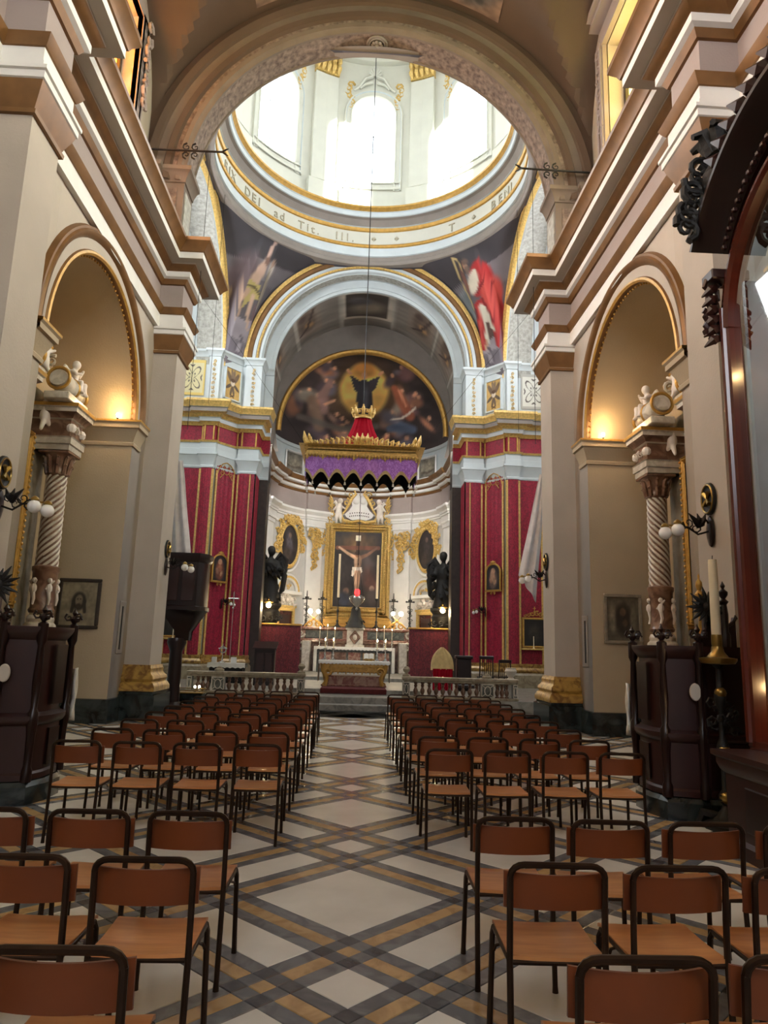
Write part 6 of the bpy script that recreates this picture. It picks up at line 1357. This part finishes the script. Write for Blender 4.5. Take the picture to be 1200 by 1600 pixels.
# cartouche above
t = thing('cartouche', 'white and gold carved cartouche with two putti above the altarpiece', 'carving', (0, 33.95, 7.4))
g = MB()
for sx in (-1, 1):
    g.tube([(sx*.0, -.1, .12), (sx*.35, -.13, .02), (sx*.75, -.14, .1), (sx*.88, -.12, .35), (sx*.72, -.1, .55)], [.06, .07, .08, .07, .05], 7)
    g.tube([(sx*.75, -.1, .5), (sx*.55, -.14, .85), (sx*.38, -.14, 1.2), (sx*.2, -.14, 1.42), (sx*.28, -.14, 1.6)], [.05, .07, .08, .07, .04], 7)
    scroll(g, (sx*.62, -.1, 1.0), .2, 1.3, PI/2, sx, .3, n=12, seg=6); scroll(g, (sx*.42, -.12, 1.38), .16, 1.3, 0, sx, .3, n=12, seg=6)
    for k in range(7): scroll(g, (sx*(1.35+.05*math.sin(k*2)), -.06, .05+.16*k), .15-.01*k, 1.2, k*1.1, sx*(-1)**k, .32, n=9, seg=5)
    for k in range(4): leaf(g, (sx*1.3, -.05, .7+.1*k), (sx*(1.55-.03*k), -.1, .95+.14*k), .12)
    for k in range(4): scroll(g, (sx*(.2+.2*k), -.12, .02), .1, 1.2, k, sx, .32, n=8, seg=5)
g.build('gilt_scrollwork', 'gold_leaf', t)
q = MB(); pts = [(-.62, .25), (-.35, .12), (0, .18), (.35, .12), (.62, .25), (.7, .42), (.5, .6), (.35, .85), (.42, 1.1), (.25, 1.35), (0, 1.42), (-.25, 1.35), (-.42, 1.1), (-.35, .85), (-.5, .6), (-.7, .42)]
q.poly([(x, -.12, z) for x, z in pts])
for a, b in zip(pts, pts[1:]+pts[:1]): q.quad((a[0], -.12, a[1]), (b[0], -.12, b[1]), (b[0], .05, b[1]), (a[0], .05, a[1]))
q.ball((-.17, -.1, 1.1), .2, 10, sy=.4); q.ball((.17, -.1, 1.1), .2, 10, sy=.4); q.build('shield', 'white', t)
q = MB()
for r_, n_ in ((.5, 9), (.36, 11)):
    for k in range(n_):
        u = (k+.5)/n_-.5; q.box(u*1.0-.025, u*1.0+.02, -.126, -.118, r_-.03-.25*u*u, r_+.035-.25*u*u)
q.build('inscription', 'frame_dark', t, 0)
for sx in (-1, 1):
    p = MB(); c = (sx*1.0, -.12, .45)
    limb(p, [(c[0], c[1], c[2]), (c[0]-sx*.03, c[1]-.02, c[2]+.38)], [.17, .13]); p.ball((c[0]-sx*.06, c[1]-.05, c[2]+.6), .14, 10); limb(p, [(c[0]-sx*.1, c[1], c[2]+.35), (c[0]-sx*.3, c[1]-.05, c[2]+.22)], [.065, .045]); limb(p, [(c[0]+sx*.1, c[1], c[2]+.35), (c[0]+sx*.25, c[1], c[2]+.15)], [.065, .045])
    limb(p, [(c[0]-.07, c[1]-.02, c[2]), (c[0]-.1, c[1]-.1, c[2]-.25), (c[0]-.08, c[1]-.03, c[2]-.45)], [.1, .08, .05]); limb(p, [(c[0]+.07, c[1]-.02, c[2]), (c[0]+.1, c[1]-.1, c[2]-.25), (c[0]+.12, c[1]-.03, c[2]-.42)], [.1, .08, .05])
    p.tube([(c[0]+sx*.05, c[1]+.05, c[2]+.3), (c[0]+sx*.2, c[1]+.05, c[2]+.6), (c[0]+sx*.32, c[1]+.05, c[2]+.45)], [.07, .09, .03], 6)
    remeshed(p, 'putto', 'statue_white', t, .03, 3)
# apse: oval pictures, pedimented doors
for sx, nm in ((-1, 'left'), (1, 'right')):
    a = sx*52.5; th_ = math.radians(a)
    t = thing('oval_picture', 'dark oval picture in a garlanded gold frame on the apse wall, %s side' % nm, 'picture', (4.1*math.sin(th_), AY+4.1*math.cos(th_), 6.05), -th_)
    us = np.linspace(0, 1, 24); vs = np.linspace(0, 2*PI, 60); Q, T_ = np.meshgrid(us, vs, indexing='ij'); U = .56*Q*np.cos(T_); V = .92*Q*np.sin(T_)
    paint_grid('canvas', np.stack([U, np.full(U.shape, -.1), V], -1), paint(U, V, (44, 40, 42), [('e', 0, .1, .2, .45, .2, (88, 84, 92) if sx < 0 else (60, 54, 54), .7), ('e', .02, .45, .1, .12, 0, (120, 100, 90), .5), ('e', -.1, -.4, .25, .25, 0, (64, 56, 52), .8)], .3, 21+sx), 'oil_paint', t)
    fr = MB(); fr.tube(ring_pts((0, -.12, 0), .6, 36, 'y', ry=.97), .06, 8, closed=True); fr.tube(ring_pts((0, -.08, 0), .68, 36, 'y', ry=1.05), .04, 8, closed=True); fr.build('gilt_frame', 'gold_leaf', t)
    fr = MB(); fr.tube(ring_pts((0, -.04, -.08), .78, 36, 'y', ry=1.14), .07, 8, closed=True); fr.build('white_moulding', 'white', t)
    g = MB(); rs = random.Random(40+sx)
    for k in range(46):
        al = -.25+(PI+.5)*k/45; r_ = rs.uniform(.68, .98); scroll(g, (r_*math.cos(al), -.12-.1*rs.random(), r_*1.38*math.sin(al)+.05), rs.uniform(.12, .19), 1.2, rs.random()*6, rs.choice((-1, 1)), .33, n=8, seg=5)
    for k in range(10): leaf(g, (rs.uniform(-.3, .3), -.12, 1.0), (rs.uniform(-.5, .5), -.2, 1.3+.1*rs.random()), .12)
    g.build('carved_garland', 'gold_leaf', t)
    t = thing('pediment_relief', 'rounded white and gold pediment with carved relief, %s of the high altar' % nm, 'carving', (4.1*math.sin(th_), AY+4.1*math.cos(th_), 3.13), -th_)
    pm_ = MB(); fz = lambda al, r, d: (r*math.cos(al), d, .8+r*math.sin(al)*.95)
    pm_.arcsweep(fz, 0, PI, 20, [(.56, .05), (.56, -.12), (.63, -.2), (.73, -.22), (.8, -.14), (.85, -.14), (.88, .05)], [0, 0, 1, 0, 0, 1]); pm_.bbox(-.92, .92, -.2, .05, .66, .82, .02); pm_.build('pediment', ['white', 'gold_leaf'], t)
    g = MB(); rs = random.Random(50+sx); foliage_cluster(g, -.4, .4, .9, 1.15, -.04, .1, 12, rs); g.build('gilt_relief', 'gold_leaf', t)['kind'] = 'stuff'
    g = MB(); rs = random.Random(60+sx); foliage_cluster(g, -.55, .55, .15, .62, -.06, .16, 26, rs)
    for k in range(3): g.ball((-.3+.3*k, -.12, .4), .1, 8)
    g.build('white_relief', 'statue_white', t)['kind'] = 'stuff'
    t = bpy.data.objects.new('door_%d' % (1 if sx < 0 else 2), None); C.objects.link(t); t['kind'] = 'structure'; t.location = (4.1*math.sin(th_), AY+4.1*math.cos(th_), .42); t.rotation_euler = (0, 0, -th_)
    q = MB(); q.bbox(-.42, .42, -.06, .04, 0, 2.6, .01); q.build('door_leaf', 'mahogany', t, 0)
    for (z0, z1) in ((.2, 1.2), (1.35, 2.45)): q = MB(); q.bbox(-.32, .32, -.08, -.05, z0, z1, .012); q.build('panel', 'dark_wood', t, 0)
    q = MB()
    for (x0_, x1_, z0, z1) in ((-.58, -.42, 0, 2.68), (.42, .58, 0, 2.68), (-.58, .58, 2.6, 2.76), (-.68, .68, 2.76, 2.86)): q.bbox(x0_, x1_, -.14, .04, z0, z1, .02)
    q.build('gilt_doorframe', 'gold_leaf', t, 0)
    # damask dado wall with angel on it
    t = thing('dado_screen', 'low dull red damask screen with gilt top rail, %s side of chancel' % nm, 'screen', (sx*3.05, 27.95, .42))
    q = MB(); P = [[(x, -.08+.008*math.sin(x*20), z) for z in (0, .6, 1.2, 1.83)] for x in np.linspace(-.95, .95, 24)]; q.grid(P); q.build('damask_cloth', 'damask_dull', t, 60)
    q = MB(); q.box(-.95, .95, -.06, .06, 0, 1.83); q.build('core', 'dark_wood', t, 0)
    q = MB(); q.bbox(-.98, .98, -.12, .12, 1.83, 1.9, .015); q.build('top_rail', 'gold', t, 0)
    # dark angel lamp bearer
    t = thing('angel_statue', 'dark carved angel statue with folded wings on a tall pedestal, %s of chancel' % nm, 'statue', (sx*3.5, 28.65, .42))
    q = MB(); q.lathe([(.55, 0), (.55, .2), (.45, .26), (.42, 1.5), (.5, 1.6), (.5, 1.7), (.35, 1.8), (.42, 2.1), (.48, 2.35), (.4, 2.45), (.52, 2.6), (.52, 2.7), (0.001, 2.7)], (0, 0, 0), 20)
    for k in range(10): a_ = 2*PI*k/10; scroll(q, (.45*math.cos(a_), .45*math.sin(a_), 2.1), .14, 1.2, a_, 1, .33, n=8, seg=5)
    q.build('pedestal', 'bronze_black', t)
    p = MB(); z0 = 2.7
    p.lathe([(.001, z0-.02), (.44, z0), (.42, z0+.1), (.36, z0+.5), (.32, z0+.9), (.28, z0+1.15), (.33, z0+1.4), (.32, z0+1.6), (.2, z0+1.75), (.1, z0+1.82), (.001, z0+1.85)], (0, 0, 0), 20)
    for k in range(10): a_ = 2*PI*k/10; p.tube([(.34*math.cos(a_), .34*math.sin(a_), z0), (.29*math.cos(a_+.1), .29*math.sin(a_+.1), z0+.5), (.23*math.cos(a_+.2), .23*math.sin(a_+.2), z0+1.1)], [.06, .045, .02], 6)
    p.tube([(0, 0, z0+1.75), (0, -.02, z0+1.95)], .09, 8); p.ball((-sx*.02, -.04, z0+2.08), .16, 12, sz=1.15); p.ball((0, .02, z0+2.16), .17, 10)
    for q_ in (-1, 1):
        limb(p, [(q_*.26, 0, z0+1.6), (q_*.4, -.08, z0+1.3), (q_*.2 if q_ != -sx else q_*.52, -.35, z0+1.3)], [.14, .12, .09])
        p.ball((q_*.2 if q_ != -sx else q_*.56, -.38, z0+1.3), .07, 8)
    remeshed(p, 'figure', 'bronze_black', t, .035, 3)
    for q_ in (-1, 1):
        w = MB()
        for k in range(7): w.tube([(q_*.1, .14, z0+1.62-.04*k), (q_*(.36+.035*k), .2, z0+2.02-.15*k), (q_*(.62-.02*k), .16, z0+1.75-.2*k), (q_*(.6-.04*k), .14, z0+1.3-.16*k)], [.09, .12, .1, .03], 6)
        w.build('wing', 'bronze_black', t)
    w = MB(); rs = random.Random(70+sx)
    for k in range(26):
        a_ = rs.random()*2*PI; zz = z0+rs.random()*1.5; leaf(w, (.36*math.cos(a_), .3*math.sin(a_), zz+.2), (.48*math.cos(a_+.4), .4*math.sin(a_+.4), zz-.15), .2)
    w.build('drapery_fold', 'bronze_black', t)
    l = thing('angel_lamp', 'bright lit lamp held out at the %s angel pedestal' % nm, 'lamp', (sx*3.38, 27.75, 3.0))
    q = MB(); q.ball((0, 0, 0), .1, 12); q.build('glass_bulb', 'bulb_warm', l)
    q = MB(); q.lathe([(.1, .06), (.2, .12), (.1, .18), (.03, .2)], (0, 0, 0), 14); q.tube([(0, 0, .2), (0, .1, .28), (0, .4, .2)], .02, 5); q.build('brass_shade', 'brass', l)
    point_light('angel_lamp_light', (sx*3.3, 27.6, 2.9), 46, (1, .78, .45), .08)
    # fluted gilt post in front
    t = thing('gilt_post', 'narrow gilded carved post at the end of the %s damask screen' % nm, 'post', (sx*3.72, 26.5, .42))
    q = MB(); q.bbox(-.13, .13, -.13, .13, 0, 1.6, .02); q.lathe([(.13, 1.6), (.15, 1.66), (.09, 1.72), (.12, 1.84), (.06, 1.95), (.09, 2.02), (0.001, 2.12)], (0, 0, 0), 12); q.build('shaft', 'gold_marble', t)
    for k in range(2): q = MB(); q.bbox(-.08, .08, -.15, -.12, .15+.75*k, .8+.7*k, .01); q.build('panel', 'marble_brown', t, 0)
# lights for the apse: little spotlights on the cornice
for sx, nm in ((-1, 'left'), (1, 'right')):
    t = thing('spotlight', 'small white spotlight standing on the %s pier cornice' % nm, 'lamp', (sx*3.5, 25.75, 10.02))
    q = MB(); q.lathe([(.06, 0), (.06, .02), (.015, .03), (.015, .12)], (0, 0, 0), 10); q.build('base', 'white', t)
    q = MB(); q.tube([(sx*.1, -.06, .22), (-sx*.1, .06, .14)], .075, 12); q.build('housing', 'white', t)
    so = bpy.data.objects.new('spot_beam', bpy.data.lights.new('spot_beam', 'SPOT')); C.objects.link(so); so.data.energy = SPOT_E; so.data.color = (1, .95, .87); so.data.spot_size = 1.5; so.data.spot_blend = .7; so.data.shadow_soft_size = .08
    so.location = (sx*3.36, 25.9, 10.25); so.rotation_euler = Vector((-sx*2.6, 7.5, -5.2)).to_track_quat('-Z', 'Y').to_euler()

# ---- front altar with predella
t = thing('altar_platform', 'low dark red carpeted platform under the front altar', 'platform', (0, 20.1, .30))
q = MB(); q.bbox(-1.75, 1.75, -1.15, 1.4, 0, .13, .01); q.build('step', 'step_stone', t, 0)
q = MB(); q.bbox(-.86, .86, -1.17, 1.2, .02, .145, .008); q.build('carpet', 'carpet', t, 0)
t = thing('front_altar', 'gilded front altar table with white lace cloth and four silver candlesticks on it', 'altar', (0, 20.3, .445))
q = MB(); q.bbox(-.95, .95, -.36, .42, .62, .68, .012); q.build('tabletop', 'marble_white', t, 0)
q = MB(); P = [[(x, y, z) for (y, z) in ((.43, .69), (0, .692), (-.37, .69), (-.385, .68), (-.39, .60+.012*math.sin(x*60)))] for x in np.linspace(-.98, .98, 90)]; q.grid(P)
for sx in (-1, 1): P = [[(sx*(.985+.006*math.sin(y*30)), y, z) for z in (.69, .5, .3, .12)] for y in np.linspace(-.38, .43, 14)]; q.grid(P)
q.build('altar_cloth', 'white_cloth', t, 60)
for sx in (-1, 1):
    q = MB(); q.tube([(sx*.86, -.3, .6), (sx*.84, -.33, .42), (sx*.74, -.34, .22), (sx*.78, -.36, .04)], [.08, .075, .06, .06], 8); scroll(q, (sx*.72, -.38, .4), .12, 1.2, 0, sx, .3, n=10, seg=5); scroll(q, (sx*.8, -.38, .06), .07, 1.2, 0, sx, .3, n=10, seg=5); q.build('leg', 'gold', t)
    q = MB(); q.tube([(sx*.86, .36, .6), (sx*.84, .38, .3), (sx*.78, .38, .03)], [.08, .06, .05], 8); q.build('leg', 'gold', t)
q = MB(); q.bbox(-.8, .8, -.34, -.28, .38, .6, .012)
rs = random.Random(3)
for k in range(13):
    x = -.66+.11*k; scroll(q, (x, -.36, .5+.02*(-1)**k), .055, 1.2, k, (-1)**k, .32, n=8, seg=4); q.tube([(x, -.35, .4), (x, -.35, .32+.03*(k % 2))], [.03, .008], 5)
q.build('gilt_apron', 'gold', t)
q = MB(); q.bbox(-.82, .82, -.3, .38, .02, .28, .03); q.bbox(-.9, .9, -.36, .42, -.0, .05, .015); q.build('base_chest', 'marble_red', t, 0)
for x, n_ in zip((-.83, -.6, .63, .86), ('outer left', 'inner left', 'inner right', 'outer right')): small_candle('silver candlestick with lit candle on the front altar, %s one' % n_, 'candlesticks on the front altar', (x, 20.25, 1.137), .2)
t = thing('missal_stand', 'small stand with an open book on the front altar cloth', 'book stand', (.4, 20.3, 1.137))
q = MB(); q.xform(Matrix()); q.quad((-.16, -.1, .03), (.16, -.1, .03), (.16, .1, .2), (-.16, .1, .2)); q.quad((-.16, -.09, .02), (.16, -.09, .02), (.16, .11, .19), (-.16, .11, .19)); q.box(-.1, .1, -.08, .08, 0, .03); q.build('stand', 'gold_marble', t, 0)
q = MB()
for sx in (-1, 1): q.grid([[(sx*.005, -.09, .06), (sx*.005, .08, .2)], [(sx*.07, -.09, .075), (sx*.07, .08, .215)], [(sx*.14, -.09, .055), (sx*.14, .08, .195)]])
q.build('open_book', 'white_cloth', t)
# ---- altar rail
RY = 18.16
for s, nm in ((-1, 'left'), (1, 'right')):
    t = thing('altar_rail', 'marble altar rail with balusters and pierced panel piers, %s half' % nm, 'altar rail', (0, RY, .30))
    q = MB(); q.bbox(min(s*1.2, s*4.12), max(s*1.2, s*4.12), -.12, .12, .44, .53, .015); q.bbox(min(s*1.24, s*4.1), max(s*1.24, s*4.1), -.1, .1, .4, .44, .01); q.build('handrail', 'rail_marble', t, 0)
    q = MB(); q.bbox(min(s*1.2, s*4.12), max(s*1.2, s*4.12), -.12, .12, 0, .06, .012); q.build('base_rail', 'rail_marble', t, 0)
    for (x0, x1) in ((1.22, 1.40), (3.18, 3.50), (3.98, 4.1)):
        q = MB(); xa, xb = min(s*x0, s*x1), max(s*x0, s*x1); q.bbox(xa, xb, -.11, .11, .06, .4, .01); pr_ = q.build('pier', 'marble_green', t, 0)
        q = MB()
        for (a, b, c_, d_) in ((xa, xb, .06, .085), (xa, xb, .375, .4), (xa, xa+.02, .085, .375), (xb-.02, xb, .085, .375)): q.box(a, b, -.125, -.105, c_, d_)
        q.tube(ring_pts(((xa+xb)/2, -.115, .23), (xb-xa)*.24, 16, 'y', ry=.11), .012, 5, closed=True)
        for sx in (-1, 1):
            for sz_ in (-1, 1): q.tube([((xa+xb)/2+sx*(xb-xa)*.45, -.115, .23+sz_*.14), ((xa+xb)/2+sx*(xb-xa)*.2, -.115, .23+sz_*.08)], .01, 4)
        q.build('pierced_tracery', 'marble_white', pr_)
    fn = MB(); fn.lathe([(.1, .53), (.1, .57), (.05, .59), (.04, .62), (.08, .66), (.09, .71), (.06, .76), (0.001, .78)], (s*1.31, 0, 0), 14); fn.build('finial', 'rail_marble', t)
    fn = MB(); fn.lathe([(.12, .53), (.12, .58), (.07, .6), (.07, .63), (0.001, .66)], (s*3.34, 0, 0), 14); fn.build('finial', 'rail_marble', t)
    xs = [1.55+.17*k for k in range(10)]+[3.6+.12*k for k in range(3)]
    q = MB(); q.lathe([(.055, .06), (.055, .09), (.03, .1), (.055, .16), (.06, .2), (.028, .27), (.045, .32), (.03, .35), (.05, .37), (.05, .4)], (0, 0, 0), 12); first = q.build('baluster', 'marble_brown', t); first.location = (s*xs[0], 0, 0)
    for x in xs[1:]: o = bpy.data.objects.new('baluster', first.data); C.objects.link(o); o.parent = t; o.location = (s*x, 0, 0)
# ---- furniture inside the rail
t = thing('credence_table', 'table under a white cloth behind the left altar rail', 'table', (-3.8, 22.0, .30))
q = MB(); q.bbox(-.52, .52, -.28, .28, .58, .62, .01); q.build('tabletop', 'darker_wood', t, 0)
for sx in (-1, 1):
    for sy in (-1, 1): q = MB(); q.lathe([(.03, 0), (.035, .1), (.025, .3), (.035, .58)], (sx*.46, sy*.23, 0), 8); q.build('leg', 'darker_wood', t)
q = MB(); q.grid([[(x, y, z) for (y, z) in ((.3, .5), (.3, .635), (-.3, .635), (-.305, .5+.015*math.sin(x*40)))] for x in np.linspace(-.56, .56, 40)]); q.build('tablecloth', 'white_cloth', t, 60)
q = MB(); q.box(-.5, .5, -.27, -.25, .05, .5); q.build('dark_frontal', 'black_cloth', t, 0)
t = thing('altar_cross', 'small silver cross on a round foot standing on the credence table', 'cross', (-3.98, 22.0, .936))
q = MB(); q.lathe([(.1, 0), (.09, .03), (.03, .07), (.015, .12), (.012, .28)], (0, 0, 0), 12); q.build('foot', 'silver', t)
q = MB(); q.tube(ring_pts((0, 0, .38), .09, 20, 'y'), .018, 6, closed=True); q.tube([(0, 0, .26), (0, 0, .56)], .016, 5); q.tube([(-.13, 0, .42), (.13, 0, .42)], .014, 5); q.build('cross_arms', 'silver', t)
for k, (x, w, h) in enumerate(((-4.2, .07, .16), (-3.62, .08, .17))):
    t = thing('altar_card', 'white card box on the credence table, %s the silver cross' % ('left of', 'right of'), 'box') if False else thing('card_box', ('white box just left of the silver cross on the table', 'white box right of the silver cross on the table')[k], 'box', (x, 21.9, .936))
    q = MB(); q.bbox(-w, w, -.05, .05, 0, h, .006); q.build('box_body', 'white', t, 0)
t = thing('lectern', 'dark wooden lectern standing in front of the left damask screen', 'lectern', (-2.7, 22.0, .30))
q = MB(); q.bbox(-.3, .3, -.18, .2, 0, 1.08, .015); q.build('body', 'darker_wood', t, 0)
q = MB(); q.quad((-.36, -.26, 1.1), (.36, -.26, 1.1), (.36, .24, 1.3), (-.36, .24, 1.3)); q.quad((-.36, -.26, 1.06), (.36, -.26, 1.06), (.36, .24, 1.26), (-.36, .24, 1.26)); q.quad((-.36, -.26, 1.06), (.36, -.26, 1.06), (.36, -.26, 1.1), (-.36, -.26, 1.1))
for sx in (-1, 1): q.quad((sx*.36, -.26, 1.06), (sx*.36, .24, 1.26), (sx*.36, .24, 1.3), (sx*.36, -.26, 1.1))
q.build('sloped_top', 'dark_wood', t, 0)
for (x0, x1) in ((-.24, -.02), (.02, .24)): q = MB(); q.bbox(x0, x1, -.2, -.17, .12, .96, .01); q.build('panel', 'dark_wood', t, 0)
t = thing('draped_chair', 'high-backed chair draped in cream cloth over a red skirt', 'chair', (2.68, 22.0, .30))
q = MB(); P = []
for i in range(25):
    u = i/24*2-1; row = []
    for j in range(10):
        v = j/9; w = .34*(1-.9*v**3.2)*(1+.02*math.sin(u*9)); row.append((u*w, -.16+.1*v+.05*u*u+.012*math.sin(u*12+v*4), .62+.66*v-.03*u*u*(1-v)))
    P.append(row)
q.grid(P); P2 = [[(x, .14-.02*abs(x), z) for x, y, z in r] for r in P]; q.grid(P2)
for i in range(24): q.quad(P[i][9], P[i+1][9], P2[i+1][9], P2[i][9])
for j in range(9):
    for e_ in (0, 24): q.quad(P[e_][j], P[e_][j+1], P2[e_][j+1], P2[e_][j])
q.build('cream_drape', 'cream_cloth', t, 60)
q = MB(); P = [[(.3*u+.0, -.17+.02*math.sin(u*22), z) for z in (.0, .3, .64)] for u in np.linspace(-1, 1, 40)]; q.grid(P); q.build('red_skirt', 'red_cloth', t, 60)
for sx in (-1, 1):
    for y in (-.1, .12): q = MB(); q.box(sx*.25-.025, sx*.25+.025, y-.025, y+.025, 0, .62); q.build('leg', 'darker_wood', t, 0)
q = MB(); q.box(-.28, .28, -.14, .14, .4, .46); q.build('seat', 'darker_wood', t, 0)
t = thing('kneeler_bench', 'dark wooden bench end beside the draped chair', 'bench', (3.36, 22.0, .30))
q = MB(); q.bbox(-.24, .2, -.12, .2, 0, .95, .02); q.bbox(-.28, .24, -.2, .24, .95, 1.05, .02); q.build('body', 'darker_wood', t, 0)
q = MB(); q.bbox(-.28, .24, -.5, -.12, .1, .2, .015); q.build('knee_board', 'darker_wood', t, 0)
for k, (x, y) in enumerate(((4.0, 22.0), (4.55, 22.2))):
    t = thing('side_chair', ('dark spindle-back chair behind the right altar rail, nearer the draped chair', 'dark spindle-back chair behind the right altar rail, nearer the pilaster')[k], 'chair', (x, y, .30), .3*k)
    q = MB(); q.bbox(-.22, .22, -.2, .2, .42, .46, .01); q.build('seat', 'darker_wood', t, 0)
    for sx in (-1, 1):
        q = MB(); q.tube([(sx*.2, .18, 0), (sx*.19, .17, .42)], .02, 6); q.build('leg', 'darker_wood', t)
        q = MB(); q.tube([(sx*.2, -.18, 0), (sx*.2, -.18, .46), (sx*.19, -.21, 1.05-.1*k)], .02, 6); q.build('leg', 'darker_wood', t)
    for j in range(5): q = MB(); q.tube([(-.13+.065*j, -.18, .46), (-.13+.065*j, -.21, 1.0-.1*k)], .01, 5); q.build('spindle', 'darker_wood', t)
    q = MB(); q.bbox(-.22, .22, -.235, -.19, .96-.1*k, 1.06-.1*k, .012); q.build('top_rail', 'darker_wood', t, 0)
t = thing('white_urn', 'white marble urn on the right altar rail end by the pilaster', 'urn', (4.02, 18.5, .3))
q = MB(); q.lathe([(.14, 0), (.14, .5), (.1, .52), (.06, .56), (.12, .64), (.16, .72), (.12, .78), (.14, .8), (0.001, .8)], (0, 0, 0), 14); q.build('body', 'marble_white', t)
# processional cross beside the left damask
t = thing('processional_cross', 'slim silver processional cross standing before the left crimson damask', 'cross', (-4.2, 24.6, .3))
q = MB(); q.tube([(0, 0, 0), (0, 0, 2.4)], .012, 6); q.lathe([(.14, 0), (.12, .05), (.02, .1)], (0, 0, 0), 10); q.build('staff', 'silver', t)
q = MB(); q.tube([(0, 0, 2.4), (0, 0, 2.95)], .02, 5); q.tube([(-.18, 0, 2.72), (.18, 0, 2.72)], .02, 5); q.ball((0, 0, 2.4), .04, 8); q.build('cross_head', 'silver', t)
# ---- pulpit behind the left pilaster
t = thing('pulpit', 'dark wooden pulpit seen past the left far pilaster', 'pulpit', (-3.95, 16.55, 0))
q = MB(); pth = [(-.42, -.4), (.34, -.4), (.47, -.2), (.47, .25), (.34, .4), (-.42, .4)]
q.sweep(pth, [(-.3, 1.55), (-.28, 1.75), (-.12, 2.0), (0, 2.2), (.04, 2.22), (.04, 2.3), (0, 2.32), (0, 3.3), (.04, 3.34), (.07, 3.42), (.07, 3.5), (-.1, 3.52)], 0, side=1, closed=True); q.build('tub', 'darker_wood', t)
q = MB(); q.poly([(x, y, 3.5) for x, y in pth]); q.poly([(x*.35, y*.35, 1.56) for x, y in pth]); q.build('cap', 'darker_wood', t, 0)
for (x0, x1) in ((-.36, -.08), (0.0, .28)): q = MB(); q.bbox(x0, x1, -.425, -.39, 2.42, 3.22, .012); q.build('panel', 'dark_wood', t, 0)
q = MB(); q.lathe([(.3, 0), (.3, .12), (.16, .2), (.14, 1.3), (.22, 1.5), (.2, 1.6)], (-.1, 0, 0), 16); q.build('post', 'darker_wood', t)
# ---- votive stand with little lamps
t = thing('votive_stand', 'dark iron votive stand with a brass rail by the left altar steps', 'stand', (-3.93, 17.28, 0))
q = MB(); q.bbox(-.42, .42, -.18, .18, 0, .34, .015); q.build('box_body', 'black_marble', t, 0)
q = MB(); q.bbox(-.44, .44, -.2, .2, .34, .37, .008); q.tube([(-.44, -.2, .42), (.44, -.2, .42), (.44, .2, .44), (-.44, .2, .44)], .012, 5, closed=True); q.build('brass_rail', 'brass', t)
for k, (x, y) in enumerate(((-.3, 0), (.22, -.05), (.3, .05))):
    l = thing('votive_lamp', 'small lit votive lamp on the dark stand, %s' % ('alone at the left end', 'front one of the right pair', 'back one of the right pair')[k], 'lamp', (-3.93+x, 17.28+y, .372), 0, 'votive lamps')
    q = MB(); q.lathe([(.03, 0), (.035, .06), (.03, .09)], (0, 0, 0), 8); q.build('cup', 'silver', l); q = MB(); q.ball((0, 0, .12), .03, 8); q.build('bulb', 'globe_lit', l)
# dark post carrying a notice between rail and pilaster on the left is part of the pulpit; thin lamp cords hang from above
for x, y, z0, z1, nm in ((-3.62, 15.9, 7.0, 12.4, 'left'), (3.66, 15.9, 6.6, 12.4, 'right')):
    q = MB(); q.tube([(x, y, z1), (x, y, z0)], .006, 4); o = q.build('lamp_cord', 'black_line', None); tag(o, 'thin dark cord hanging just beyond the %s far pilaster' % nm, 'cord')
